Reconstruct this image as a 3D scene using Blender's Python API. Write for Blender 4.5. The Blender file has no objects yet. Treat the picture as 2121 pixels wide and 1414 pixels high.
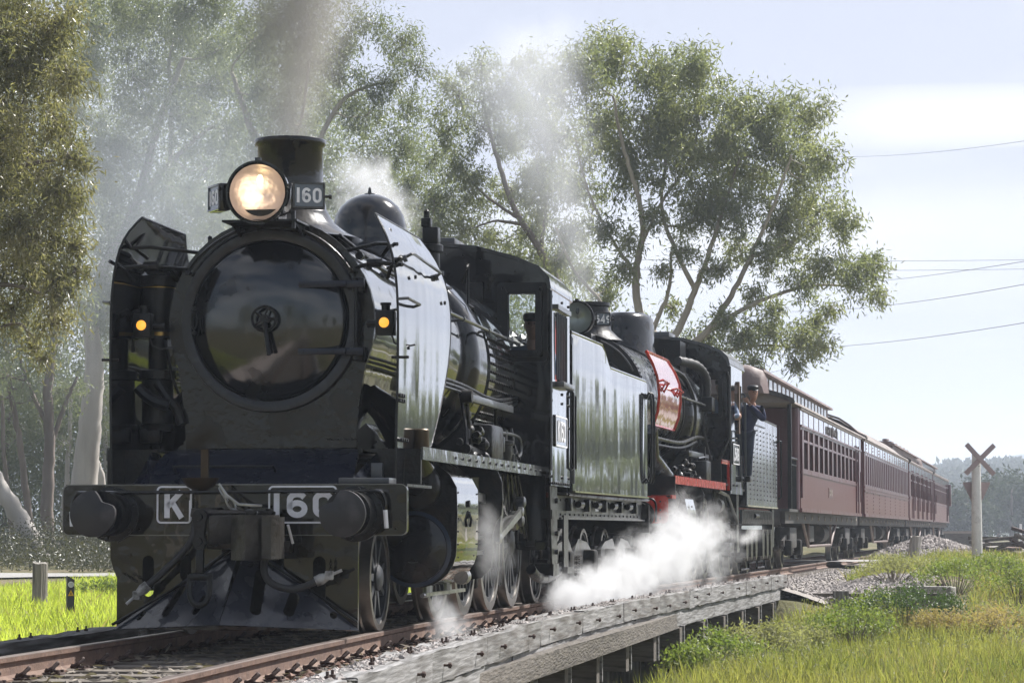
import bpy, bmesh, math, random
import numpy as np
from mathutils import Vector, Matrix
R = math.radians
SC = bpy.context.scene
COL = SC.collection
rng = np.random.default_rng(7)
random.seed(7)

# ------------------------------------------------------------------ camera
CAM_F, CAM_H, PITCH = 5741.0, 0.788, R(4.0033)      # focal length in pixels of a 2121 px wide frame
cd = bpy.data.cameras.new('camera'); cam = bpy.data.objects.new('camera', cd); COL.objects.link(cam)
cd.sensor_width = 36; cd.lens = CAM_F / 2121 * 36; cd.clip_start = .1; cd.clip_end = 12000
cam.location = (0, 0, CAM_H); cam.rotation_euler = (R(90) + PITCH, 0, 0)
SC.camera = cam
# ------------------------------------------------------------------ sky, sun, exposure
SUN = Vector((.50, .46, .735)).normalized()
sun_el = math.asin(SUN.z); sun_az = math.atan2(SUN.x, SUN.y)
W = bpy.data.worlds.new('World'); SC.world = W; W.use_nodes = True
nt = W.node_tree; nt.nodes.clear()
def wn(t, **k):
    n = nt.nodes.new(t)
    for a, b in k.items(): setattr(n, a, b)
    return n
sky = wn('ShaderNodeTexSky', sky_type='NISHITA', sun_disc=False, sun_elevation=sun_el, sun_rotation=sun_az,
         altitude=200, air_density=1.0, dust_density=1.6, ozone_density=1.6)
tc = wn('ShaderNodeTexCoord'); mp = wn('ShaderNodeMapping'); mp.inputs['Scale'].default_value = (1.2, 1.2, 7)
no = wn('ShaderNodeTexNoise'); no.inputs['Scale'].default_value = 2.2; no.inputs['Detail'].default_value = 7; no.inputs['Roughness'].default_value = .55
cr = wn('ShaderNodeValToRGB'); cr.color_ramp.elements[0].position = .44; cr.color_ramp.elements[1].position = .66
sx = wn('ShaderNodeSeparateXYZ'); mx = wn('ShaderNodeMixRGB'); mx.inputs[2].default_value = (13.6, 13.7, 13.9, 1)
mul = wn('ShaderNodeMath', operation='MULTIPLY'); mul.inputs[1].default_value = .75
base = wn('ShaderNodeMixRGB'); base.inputs[0].default_value = .84; base.inputs[2].default_value = (9.4, 9.9, 11.9, 1)   # thin high haze
bg = wn('ShaderNodeBackground'); bg.inputs[1].default_value = .043; out = wn('ShaderNodeOutputWorld')
L = nt.links.new
L(tc.outputs['Generated'], mp.inputs[0]); L(mp.outputs[0], no.inputs[0]); L(no.outputs[0], cr.inputs[0]); L(cr.outputs[0], mul.inputs[0]); L(tc.outputs['Generated'], sx.inputs[0])
def wm(op, a, b, c=None, cl=False):
    n = wn('ShaderNodeMath', operation=op, use_clamp=cl)
    for i, q in enumerate((a, b, c)):
        if isinstance(q, (int, float)): n.inputs[i].default_value = q
        elif q is not None: L(q, n.inputs[i])
    return n.outputs[0]
el = wm('ADD', sx.outputs[2], wm('MULTIPLY', wm('SUBTRACT', no.outputs[0], .5), .012))          # a long thin bank of cloud low in the sky
bank = wm('SUBTRACT', 1, wm('MULTIPLY', wm('ABSOLUTE', wm('SUBTRACT', el, .1475), 0), 85), None, True)
side = wm('MULTIPLY', wm('SUBTRACT', wm('DIVIDE', sx.outputs[0], sx.outputs[1]), .095), 22, None, True)
bank = wm('MULTIPLY', wm('POWER', bank, .6), side); allc = wm('MAXIMUM', mul.outputs[0], bank)
L(sky.outputs[0], base.inputs[1])
whit = wm('ADD', .46, wm('MULTIPLY', .52, wm('ADD', wm('MULTIPLY', sx.outputs[0], .4), wm('MULTIPLY', sx.outputs[1], .92))), None, True)   # milky towards the sun, bluer away from it and overhead
L(wm('MULTIPLY', whit, wm('SUBTRACT', 1, wm('MULTIPLY', sx.outputs[2], .55))), base.inputs[0]); L(base.outputs[0], mx.inputs[1]); L(allc, mx.inputs[0]); L(mx.outputs[0], bg.inputs[0]); L(bg.outputs[0], out.inputs[0])
sd = bpy.data.lights.new('sun', 'SUN'); sd.energy = 5; sd.angle = R(.5); sd.color = (1, .965, .92)
so = bpy.data.objects.new('sun', sd); COL.objects.link(so); so.rotation_euler = (-SUN).to_track_quat('-Z', 'Y').to_euler()
vs = SC.view_settings; vs.view_transform = 'Standard'; vs.look = 'None'; vs.exposure = .9; vs.gamma = 1; vs.use_curve_mapping = False
cy = SC.cycles
SC.render.engine = 'CYCLES'
cy.max_bounces = 6; cy.diffuse_bounces = 2; cy.glossy_bounces = 3; cy.transmission_bounces = 4; cy.volume_bounces = 1; cy.transparent_max_bounces = 8
cy.use_denoising = True; cy.volume_step_rate = 1; cy.volume_max_steps = 256; cy.use_adaptive_sampling = True; cy.adaptive_threshold = .02
try: cy.sample_clamp_indirect = 6
except Exception: pass

# ------------------------------------------------------------------ track alignment
_ts = np.arange(-80, 420, .1)
_h = np.radians(3.8609 + (10.9089 - 3.8609) * np.clip((_ts + 10.7647) / 25, 0, 1))
_x = np.concatenate([[0], np.cumsum(np.sin(_h) * .1)[:-1]]); _y = np.concatenate([[0], np.cumsum(np.cos(_h) * .1)[:-1]])
_x += -2.1191 - np.interp(0, _ts, _x); _y += 21.5338 - np.interp(0, _ts, _y)
def rise(t): return .0018 * max(t, 0)
def tk(t, l=0., z=0.):                       # track coordinates: distance along, sideways, height over rail top
    h = float(np.interp(t, _ts, _h)); c = np.array([np.interp(t, _ts, _x), np.interp(t, _ts, _y)])
    return Vector((c[0] + l * math.cos(h), c[1] - l * math.sin(h), rise(t) + z))
def frame(a, b):                             # straight frame of a vehicle on the curve: local x sideways, y along, z up
    A, B = tk(a), tk(b); d = (B - A).normalized(); o = A - d * a
    r = Vector((d.y, -d.x, 0)).normalized(); u = r.cross(d)
    return Matrix(((r.x, d.x, u.x, o.x), (r.y, d.y, u.y, o.y), (r.z, d.z, u.z, o.z), (0, 0, 0, 1)))

# ------------------------------------------------------------------ materials
MATS = {}
def mat(name, col, rough=.5, metal=0, coat=0, bump=0, bscale=8, var=0, vscale=4, dirt=None, dscale=3, damt=.5, spec=.5, sub=0, stretch=None, emis=None, estr=0, trans=0, bdist=.02, bdet=None):
    if name in MATS: return MATS[name]
    if max(col) < .03 and not metal: spec *= .4
    m = bpy.data.materials.new(name); m.use_nodes = True; t = m.node_tree; b = t.nodes['Principled BSDF']; ln = t.links.new
    b.inputs['Base Color'].default_value = (*col, 1); b.inputs['Roughness'].default_value = rough; b.inputs['Metallic'].default_value = metal
    b.inputs['Coat Weight'].default_value = coat; b.inputs['Coat Roughness'].default_value = .03; b.inputs['Specular IOR Level'].default_value = spec
    if trans: b.inputs['Transmission Weight'].default_value = trans
    if emis: b.inputs['Emission Color'].default_value = (*emis, 1); b.inputs['Emission Strength'].default_value = estr
    tx = t.nodes.new('ShaderNodeTexCoord'); mpn = t.nodes.new('ShaderNodeMapping'); ln(tx.outputs['Object'], mpn.inputs[0])
    if stretch: mpn.inputs['Scale'].default_value = stretch
    def noise(sc, det=5):
        n = t.nodes.new('ShaderNodeTexNoise'); n.inputs['Scale'].default_value = sc; n.inputs['Detail'].default_value = det; ln(mpn.outputs[0], n.inputs[0]); return n
    last = None
    if var or dirt:
        cin = None
        if var:
            n = noise(vscale); r = t.nodes.new('ShaderNodeMapRange'); r.inputs[1].default_value = .3; r.inputs[2].default_value = .7; r.inputs[3].default_value = 1 - var; r.inputs[4].default_value = 1 + var
            ln(n.outputs[0], r.inputs[0]); h = t.nodes.new('ShaderNodeVectorMath'); h.operation = 'SCALE'; h.inputs[0].default_value = col; ln(r.outputs[0], h.inputs['Scale']); cin = h.outputs[0]
        if dirt:
            n = noise(dscale, 8); r = t.nodes.new('ShaderNodeValToRGB'); r.color_ramp.elements[0].position = .62 - .3 * damt; r.color_ramp.elements[1].position = .82 - .2 * damt
            ln(n.outputs[0], r.inputs[0]); x = t.nodes.new('ShaderNodeMixRGB'); ln(r.outputs[0], x.inputs[0]); x.inputs[2].default_value = (*dirt, 1)
            if cin: ln(cin, x.inputs[1])
            else: x.inputs[1].default_value = (*col, 1)
            cin = x.outputs[0]
            rr = t.nodes.new('ShaderNodeMapRange'); rr.inputs[3].default_value = rough; rr.inputs[4].default_value = min(1, rough + .35); ln(r.outputs[0], rr.inputs[0]); ln(rr.outputs[0], b.inputs['Roughness'])
            if coat:
                cc = t.nodes.new('ShaderNodeMapRange'); cc.inputs[3].default_value = coat; cc.inputs[4].default_value = 0; ln(r.outputs[0], cc.inputs[0]); ln(cc.outputs[0], b.inputs['Coat Weight'])
        ln(cin, b.inputs['Base Color'])
    if bump:
        n = noise(bscale, bdet if bdet is not None else (2 if bscale < 12 else 8)); bp = t.nodes.new('ShaderNodeBump'); bp.inputs['Strength'].default_value = bump; bp.inputs['Distance'].default_value = bdist
        ln(n.outputs[0], bp.inputs['Height']); ln(bp.outputs[0], b.inputs['Normal']); ln(bp.outputs[0], b.inputs['Coat Normal'])
    MATS[name] = m; return m
BLACK = mat('gloss black enamel', (.006, .0065, .009), .12, coat=1, bump=.25, bscale=2.2, dirt=(.03, .028, .024), dscale=5, damt=.18, bdist=.012)
DOORB = mat('polished black door paint', (.004, .005, .008), .16, coat=1, bump=.3, bscale=3.4, bdist=.01, bdet=5, dirt=(.012, .011, .010), dscale=3, damt=.1)
DOORB.node_tree.nodes['Principled BSDF'].inputs['Coat IOR'].default_value = 1.75; DOORB.node_tree.nodes['Principled BSDF'].inputs['Coat Roughness'].default_value = .11
PANEL = mat('polished black side sheet', (.008, .009, .012), .08, metal=.25, coat=1, bump=.5, bscale=1.5, bdist=.028, bdet=1, stretch=(1, 1.3, .2), spec=.9)
TANK = mat('polished black tank sheet', (.010, .011, .014), .10, metal=.25, coat=1, bump=.5, bscale=1.35, bdist=.03, bdet=1.6, stretch=(1, 1.2, .2), spec=.9, dirt=(.03, .03, .028), dscale=1.2, damt=.12)
SATIN = mat('satin black paint', (.006, .0065, .008), .33, coat=.3, bump=.35, bscale=30, dirt=(.022, .018, .014), dscale=6, damt=.35)
SMOKEB = mat('heat worn smokebox black', (.007, .0075, .010), .22, coat=.8, bump=.3, bscale=12, dirt=(.036, .026, .014), dscale=2.4, damt=.45)
SOOT = mat('oily underframe black', (.008, .0075, .007), .5, bump=.5, bscale=40, dirt=(.03, .025, .02), dscale=7, damt=.5)
APRON = mat('blue black apron paint', (.010, .013, .027), .26, coat=.5, bump=.25, bscale=10, dirt=(.02, .023, .034), dscale=3, damt=.3)
BEAMB = mat('buffer beam black', (.009, .008, .006), .14, coat=1, bump=.3, bscale=3, dirt=(.018, .014, .008), dscale=4, damt=.25)
GREASE = mat('greasy steel casting', (.05, .045, .04), .38, metal=.5, bump=.6, bscale=22, dirt=(.012, .011, .010), dscale=5, damt=.6)
STEEL = mat('bright rod steel', (.33, .33, .33), .32, metal=.9, var=.25, vscale=9)
TYRE = mat('worn wheel tyre', (.20, .185, .17), .33, metal=.85, var=.3, vscale=6)
WHEELB = mat('wheel centre grey', (.035, .038, .045), .42, bump=.2, bscale=20, dirt=(.10, .09, .08), dscale=6, damt=.3)
WHITE = mat('white sign paint', (.82, .82, .86), .45, var=.05, vscale=20)
REDP = mat('red enamel', (.46, .022, .012), .25, coat=.7, dirt=(.16, .02, .015), dscale=6, damt=.3)
REDL = mat('weathered red beam', (.34, .05, .045), .45, dirt=(.12, .05, .045), dscale=6, damt=.4)
REDG = mat('glossy red lifting plate', (.50, .10, .10), .10, coat=1, metal=.2, bump=.4, bscale=3, bdist=.012, spec=.9)
BRASS = mat('tarnished brass', (.42, .27, .08), .3, metal=.95, var=.3)
BRONZE = mat('dull bronze casting', (.07, .05, .03), .45, metal=.7, var=.3)
GREYM = mat('grey painted metal', (.055, .06, .07), .35, coat=.4, dirt=(.10, .095, .09), dscale=6, damt=.3)
GREYF = mat('grey tender frame', (.035, .037, .042), .38, coat=.3, bump=.3, bscale=20, dirt=(.12, .11, .10), dscale=5, damt=.35)
RUBBER = mat('rubber hose', (.028, .028, .03), .6, bump=.3, bscale=40)
COAL = mat('lump coal', (.012, .012, .013), .25, coat=.3)
JBLACK = mat('second engine black', (.009, .010, .013), .24, coat=.6, bump=.3, bscale=4, dirt=(.03, .027, .025), dscale=5, damt=.3)
JTANK = mat('second tender sheet', (.03, .032, .036), .2, coat=.8, metal=.2, bump=.5, bscale=3, bdist=.015, stretch=(1, 2.5, .4), spec=.8, dirt=(.07, .068, .065), dscale=3, damt=.3)
LEATHER = mat('leather flap', (.1, .06, .04), .6)
def glass_mat(name, tint, rough=.02, fac=.25):
    m = bpy.data.materials.new(name); m.use_nodes = True; t = m.node_tree; b = t.nodes['Principled BSDF']; o = t.nodes['Material Output']
    b.inputs['Base Color'].default_value = (*tint, 1); b.inputs['Roughness'].default_value = rough; b.inputs['Coat Weight'].default_value = 1
    tr = t.nodes.new('ShaderNodeBsdfTransparent'); tr.inputs[0].default_value = (.92, .95, .95, 1); fr = t.nodes.new('ShaderNodeFresnel'); fr.inputs[0].default_value = 1.5
    ad = t.nodes.new('ShaderNodeMath'); ad.operation = 'ADD'; ad.inputs[1].default_value = fac; ad.use_clamp = True
    mxs = t.nodes.new('ShaderNodeMixShader'); t.links.new(fr.outputs[0], ad.inputs[0]); t.links.new(ad.outputs[0], mxs.inputs[0]); t.links.new(tr.outputs[0], mxs.inputs[1]); t.links.new(b.outputs[0], mxs.inputs[2]); t.links.new(mxs.outputs[0], o.inputs[0])
    return m
GLASS = glass_mat('window glass', (.02, .024, .025), .02, .06)
LENS = glass_mat('lamp lens glass', (.10, .11, .10), .03, .10)

# ------------------------------------------------------------------ mesh helpers
SPLIT = dict(window_pillars='window_pillar', boiler_pipes='boiler_pipe', sand_pipes='sand_pipe', slide_bars='slide_bar', axles='axle', window_bars='window_bar', pump_pipes='pump_pipe', deflector_bolts='deflector_bolt', beam_bolts='beam_bolt', side_bolts='cab_bolt', cab_bolts='cab_bolt',
    valance_bolts='valance_bolt', sign_bolts='sign_bolt', battery_box='underframe_box', small_chain='chain_link', hose_clip='hose_band', plough_edge='plough_rib', injector_pipes='injector_pipe', lifting_chain='link', truss_rods='truss_rod', deflector_stays='deflector_stay')
BUNDLE = {'brake_pipe', 'steam_fittings', 'injector', 'feed_pump', 'frame_fittings', 'rim_bolts', 'pump_bracket', 'brake_gear', 'reversing_arm', 'drain_cocks', 'cladding_fittings', 'cladding_rivets', 'frame_plates', 'platform_gate', 'side_door', 'plate_grab', 'stems', 'disc_print', 'tender_steps'}
class MB:
    def __init__(s): s.v = []; s.f = []
    def add(s, vs, fs):
        o = len(s.v); s.v += [tuple(v) for v in vs]; s.f += [tuple(i + o for i in f) for f in fs]; return s
    def box(s, x0, x1, y0, y1, z0, z1, b=0):
        if b <= 0:
            return s.add([(x, y, z) for x in (x0, x1) for y in (y0, y1) for z in (z0, z1)], [(0, 1, 3, 2), (4, 6, 7, 5), (0, 4, 5, 1), (2, 3, 7, 6), (0, 2, 6, 4), (1, 5, 7, 3)])
        bm = bmesh.new(); bmesh.ops.create_cube(bm, size=1)
        for v in bm.verts: v.co = Vector(((x0 + x1) / 2 + v.co.x * (x1 - x0), (y0 + y1) / 2 + v.co.y * (y1 - y0), (z0 + z1) / 2 + v.co.z * (z1 - z0)))
        bmesh.ops.bevel(bm, geom=bm.edges[:], offset=b, segments=2, affect='EDGES', profile=.5)
        bm.verts.index_update(); s.add([v.co[:] for v in bm.verts], [[v.index for v in f.verts] for f in bm.faces]); bm.free(); return s
    def rings(s, rings, cap0=True, cap1=True, close=True):
        n = len(rings[0]); vs = [p for r in rings for p in r]; fs = []
        for i in range(len(rings) - 1):
            for j in range(n if close else n - 1):
                k = (j + 1) % n; fs.append((i * n + j, i * n + k, (i + 1) * n + k, (i + 1) * n + j))
        if cap0 and close: fs.append(tuple(range(n))[::-1])
        if cap1 and close: fs.append(tuple(range((len(rings) - 1) * n, len(rings) * n)))
        return s.add(vs, fs)
    def tube(s, pts, r, n=8, r1=None):
        P = [Vector(p) for p in pts]; rs = r if isinstance(r, (list, tuple)) else [r + ((r1 if r1 is not None else r) - r) * i / max(len(P) - 1, 1) for i in range(len(P))]
        rr = []; up = None
        for i, p in enumerate(P):
            d = (P[min(i + 1, len(P) - 1)] - P[max(i - 1, 0)]).normalized()
            if up is None: up = d.orthogonal().normalized()
            up = (up - d * up.dot(d)).normalized(); sd_ = d.cross(up)
            rr.append([p + (up * math.cos(a) + sd_ * math.sin(a)) * rs[i] for a in (2 * math.pi * k / n for k in range(n))])
        return s.rings(rr)
    def lathe(s, prof, o, ax=(0, 1, 0), n=32, cap0=True, cap1=True):     # prof: (distance along axis, radius)
        ax = Vector(ax).normalized(); u = Vector((0, 0, 1)) if abs(ax.z) < .9 else Vector((1, 0, 0)); u = (u - ax * u.dot(ax)).normalized(); w = ax.cross(u); o = Vector(o)
        return s.rings([[o + ax * a + (u * math.cos(q) + w * math.sin(q)) * r for q in (2 * math.pi * k / n for k in range(n))] for a, r in prof], cap0, cap1)
    def cyl(s, a, b, r, n=16, r1=None): return s.tube([a, b], r, n, r1)
    def prism(s, poly, y0, y1):                          # poly in (x, z), pushed along y
        return s.rings([[(x, y0, z) for x, z in poly], [(x, y1, z) for x, z in poly]])
    def prismx(s, poly, x0, x1):                         # poly in (y, z)
        return s.rings([[(x0, y, z) for y, z in poly], [(x1, y, z) for y, z in poly]])
    def bolts(s, pts, r=.015, h=.012, ax=(0, -1, 0), n=6):
        for p in pts:
            p = Vector(p); s.lathe([(-.003, r), (h, r * .85)], p, ax, n)
        return s
    def xf(s, M):
        s.v = [tuple(M @ Vector(v)) for v in s.v]; return s
    def mesh(s, name, m, smooth=40):
        me = bpy.data.meshes.new(name); me.from_pydata(s.v, [], s.f)
        bm = bmesh.new(); bm.from_mesh(me); bmesh.ops.recalc_face_normals(bm, faces=bm.faces[:]); bm.to_mesh(me); bm.free()
        if smooth: me.shade_smooth(); me.set_sharp_from_angle(angle=R(smooth))
        me.materials.append(m); return me
    def obj(s, name, m, parent=None, smooth=40, label=None, kind=None):
        if name in SPLIT:
            par = list(range(len(s.v)))
            def fd(i):
                while par[i] != i: par[i] = par[par[i]]; i = par[i]
                return i
            for f in s.f:
                a = fd(f[0])
                for j in f[1:]: par[fd(j)] = a
            g = {}
            for f in s.f: g.setdefault(fd(f[0]), []).append(f)
            for fs in g.values():
                ix = sorted({i for f in fs for i in f}); mp_ = {i: k for k, i in enumerate(ix)}; q = MB(); q.v = [s.v[i] for i in ix]; q.f = [tuple(mp_[i] for i in f) for f in fs]; o = q.obj(SPLIT[name], m, parent, smooth)
            return o
        if name in BUNDLE: kind = 'stuff'
        o = bpy.data.objects.new(name, s.mesh(name, m, smooth)); COL.objects.link(o)
        if parent: o.parent = parent
        if label: o['label'] = label
        if kind: o['kind'] = kind
        return o
def tag(o, label, cat, group=None, kind=None):
    o['label'] = label; o['category'] = cat
    if group: o['group'] = group
    if kind: o['kind'] = kind
    return o
def root(name, M=None, label=None, cat=None, group=None):
    e = bpy.data.objects.new(name, None); COL.objects.link(e); e.empty_display_size = .2
    if M is not None: e.matrix_world = M if isinstance(M, Matrix) else Matrix.Translation(M)
    if label: tag(e, label, cat, group)
    return e
def rebase(rt, y):                                   # move a vehicle's root to its base without moving its parts
    M = rt.matrix_world.copy(); off = Matrix.Translation((0, y, 0)); rt.matrix_world = M @ off
    for c in rt.children: c.matrix_parent_inverse = off.inverted()
def kids(o): return [c for c in COL.objects if c.parent == o]
def copy_tree(o, parent=None, children=None):
    c = o.copy(); COL.objects.link(c); c.parent = parent
    for ch in (children or {}).get(o.name, []): copy_tree(ch, c, children)
    return c
def child_map():
    d = {}
    for o in COL.objects:
        if o.parent: d.setdefault(o.parent.name, []).append(o)
    return d
def rrect(x0, x1, z0, z1, r, n=5):
    P = []
    for cx, cz, a in ((x1 - r, z1 - r, 0), (x0 + r, z1 - r, 90), (x0 + r, z0 + r, 180), (x1 - r, z0 + r, 270)):
        P += [(cx + r * math.cos(R(a + 90 * i / n)), cz + r * math.sin(R(a + 90 * i / n))) for i in range(n + 1)]
    return P
def plate(outline, holes, thick, M=None):                # flat plate with real holes, built in the (x, z) plane, pushed along y
    cu = bpy.data.curves.new('plate', 'CURVE'); cu.dimensions = '2D'; cu.fill_mode = 'BOTH'; cu.extrude = thick / 2
    for P in [outline] + list(holes):
        sp = cu.splines.new('POLY'); sp.points.add(len(P) - 1)
        for i, (x, z) in enumerate(P): sp.points[i].co = (x, z, 0, 1)
        sp.use_cyclic_u = True
    ob = bpy.data.objects.new('plate', cu); me = ob.to_mesh()
    A = Matrix(((1, 0, 0, 0), (0, 0, 1, 0), (0, 1, 0, 0), (0, 0, 0, 1)))
    if M is not None: A = M @ A
    mb = MB().add([tuple(A @ v.co) for v in me.vertices], [tuple(p.vertices) for p in me.polygons])
    ob.to_mesh_clear(); bpy.data.objects.remove(ob); bpy.data.curves.remove(cu)
    # weld
    bm = bmesh.new(); vs_ = [bm.verts.new(v) for v in mb.v]
    for f_ in mb.f:
        try: bm.faces.new([vs_[i] for i in f_])
        except ValueError: pass
    bmesh.ops.remove_doubles(bm, verts=bm.verts[:], dist=1e-5); bm.verts.index_update()
    r = MB(); r.v = [v.co[:] for v in bm.verts]; r.f = [tuple(v.index for v in f.verts) for f in bm.faces]; bm.free(); return r
def arc(cx, cz, rx, rz, a0, a1, n=12): return [(cx + rx * math.cos(R(a0 + (a1 - a0) * i / n)), cz + rz * math.sin(R(a0 + (a1 - a0) * i / n))) for i in range(n + 1)]
GL = {'1': [[(.5, 0), (.5, 1)]], 'I': [[(.5, 0), (.5, 1)]], 'K': [[(.12, 0), (.12, 1)], [(.88, 1), (.14, .42)], [(.38, .60), (.9, 0)]],
      '6': [[(.86, .84)] + arc(.5, .72, .38, .28, 40, 180) + arc(.5, .29, .38, .29, 180, 540, 20)],
      '0': [arc(.5, .72, .38, .28, 0, 180) + arc(.5, .28, .38, .28, 180, 360) + [(.88, .72)]],
      '5': [[(.85, 1), (.2, 1), (.16, .56)] + arc(.48, .32, .38, .32, 110, -140)], '4': [[(.7, 0), (.7, 1), (.1, .3), (.95, .3)]],
      '9': [arc(.5, .71, .38, .29, 0, 360, 20) + arc(.5, .28, .38, .28, 0, -140)], 'J': [[(.75, 1), (.75, .28)] + arc(.43, .28, .32, .28, 0, -170)],
      'S': [arc(.5, .75, .36, .25, 30, 250) + arc(.5, .25, .36, .27, 80, -150)], 'H': [[(.12, 0), (.12, 1)], [(.88, 0), (.88, 1)], [(.12, .5), (.88, .5)]],
      'E': [[(.88, 1), (.12, 1), (.12, 0), (.88, 0)], [(.12, .5), (.75, .5)]], 'V': [[(.05, 1), (.5, 0), (.95, 1)]], 'A': [[(.05, 0), (.5, 1), (.95, 0)], [(.25, .35), (.75, .35)]],
      'R': [[(.12, 0), (.12, 1), (.55, 1)] + arc(.55, .75, .3, .25, 90, -90) + [(.12, .5)], [(.5, .5), (.9, 0)]], 'N': [[(.12, 0), (.12, 1), (.88, 0), (.88, 1)]],
      'O': [arc(.5, .5, .4, .5, 0, 360, 20)], 'B': [[(.12, 0), (.12, 1), (.5, 1)] + arc(.5, .76, .3, .24, 90, -90) + [(.5, .52)] + arc(.5, .26, .34, .26, 90, -90) + [(.12, 0)]],
      'G': [arc(.5, .5, .4, .5, 50, 360) + [(.55, .48)]], ' ': []}
def ribbon(mb, pts, w, d, to3):
    P = [Vector((a, b)) for a, b in pts]; n = len(P); Lf = []; Rt = []
    for i in range(n):
        a = (P[i] - P[i - 1]).normalized() if i else (P[1] - P[0]).normalized(); b = (P[i + 1] - P[i]).normalized() if i < n - 1 else a
        nn = Vector((-(a + b).y, (a + b).x));
        if nn.length < 1e-6: nn = Vector((-a.y, a.x))
        nn.normalize(); k = 1 / max(.5, nn.dot(Vector((-a.y, a.x)))); Lf.append(P[i] + nn * w / 2 * k); Rt.append(P[i] - nn * w / 2 * k)
    vs_ = [to3(*q, 0) for q in Lf] + [to3(*q, 0) for q in Rt] + [to3(*q, d) for q in Lf] + [to3(*q, d) for q in Rt]; fs = []
    for i in range(n - 1):
        fs += [(i, i + 1, n + i + 1, n + i), (2 * n + i, 3 * n + i, 3 * n + i + 1, 2 * n + i + 1), (i, 2 * n + i, 2 * n + i + 1, i + 1), (n + i, n + i + 1, 3 * n + i + 1, 3 * n + i)]
    fs += [(0, n, 3 * n, 2 * n), (n - 1, 3 * n - 1, 4 * n - 1, 2 * n - 1)]
    mb.add(vs_, fs)
def lettering(txt, o, ux, uz, h, w, gap, sw, d=.006):    # raised strokes; o lower left corner, ux/uz unit directions
    mb = MB(); o = Vector(o); ux = Vector(ux).normalized(); uz = Vector(uz).normalized(); nn = ux.cross(uz).normalized(); x = 0
    for ch in txt:
        cw = w * (.45 if ch in '1I' else 1)
        for st in GL[ch]:
            ribbon(mb, [(x + a * cw, b * (h - sw) + sw / 2 if ch not in '1IKHNJ4V' else b * h) for a, b in st], sw, d, lambda a, b, c: o + ux * a + uz * b + nn * c)
        x += cw + gap
    return mb
def numplate(parent, name, txt, o, ux, uz, W_, H_, th, tw, gap, sw, backm, border=.014, label=None, rad=.03):
    o = Vector(o); ux = Vector(ux).normalized(); uz = Vector(uz).normalized(); nn = ux.cross(uz).normalized()
    M = Matrix(((ux.x, nn.x, uz.x, o.x), (ux.y, nn.y, uz.y, o.y), (ux.z, nn.z, uz.z, o.z), (0, 0, 0, 1)))
    bk = MB().prism(rrect(0, W_, 0, H_, rad), -.006, .006).xf(M).obj(name, backm, parent)
    if label: bk['label'] = label
    mb = MB(); P = rrect(border, W_ - border, border, H_ - border, rad); P.append(P[0])
    ribbon(mb, P, border, .006, lambda a, b, c: M @ Vector((a, .0065 + c, b))); mb.obj('border', WHITE, bk)
    tot = sum(tw * (.45 if c in '1I' else 1) for c in txt) + gap * (len(txt) - 1)
    lettering(txt, M @ Vector(((W_ - tot) / 2, .0065, (H_ - th) / 2)), ux, uz, th, tw, gap, sw).obj('lettering', WHITE, bk)
    return bk
# ------------------------------------------------------------------ wheels
def wheel(parent, t, r, spokes=14, side=1, lat=.80, cw=0, rot=0, solid=False, cm=None):
    c = MB()
    o = Vector((side * lat, t, r)); s_ = side
    prof = [(-.075, r * .87), (-.075, r + .028), (-.045, r + .026), (-.035, r + .002), (.06, r - .008), (.062, r * .87), (-.075, r * .87)]
    if solid: c.lathe([(.0, .001), (.03, r * .15), (.035, r * .3), (-.02, r * .6), (-.01, r * .88)], o, (s_, 0, 0), 24, False, False)
    else:
        c.lathe([(-.08, .12 * r + .05), (.05, .12 * r + .055), (.075, .12 * r + .02), (.075, .001)], o, (s_, 0, 0), 20, True, False)
        c.lathe([(-.06, r * .80), (.045, r * .80), (.045, r * .88), (-.06, r * .88), (-.06, r * .80)], o, (s_, 0, 0), 36, False, False)
        for k in range(spokes):
            a = 2 * math.pi * k / spokes + rot; u = Vector((0, math.cos(a), math.sin(a))); w = Vector((0, -math.sin(a), math.cos(a))); X = Vector((s_, 0, 0))
            r0, r1 = .12 * r + .03, r * .82; w0, w1 = .032, .021
            vs_ = [o + u * rr + w * ww * q + X * e for rr, ww in ((r0, w0), (r1, w1)) for q in (-1, 1) for e in (-.035, .03)]
            c.add(vs_, [(0, 1, 3, 2), (4, 6, 7, 5), (0, 4, 5, 1), (2, 3, 7, 6), (0, 2, 6, 4), (1, 5, 7, 3)])
        if cw:
            P = arc(0, 0, r * .81, r * .81, 270 - 38 + math.degrees(rot), 270 + 38 + math.degrees(rot), 10)
            vs_ = [o + Vector((e * s_, y, z)) for e in (-.04, .055) for y, z in P]; n = len(P)
            c.add(vs_, [tuple(range(n)), tuple(range(n, 2 * n))[::-1]] + [(i, (i + 1) % n, n + (i + 1) % n, n + i) for i in range(n)])
    w_ = c.obj('wheel', cm or WHEELB, parent)
    MB().lathe(prof, o, (s_, 0, 0), 48, False, False).obj('tyre', TYRE, w_)
    return w_
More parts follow.
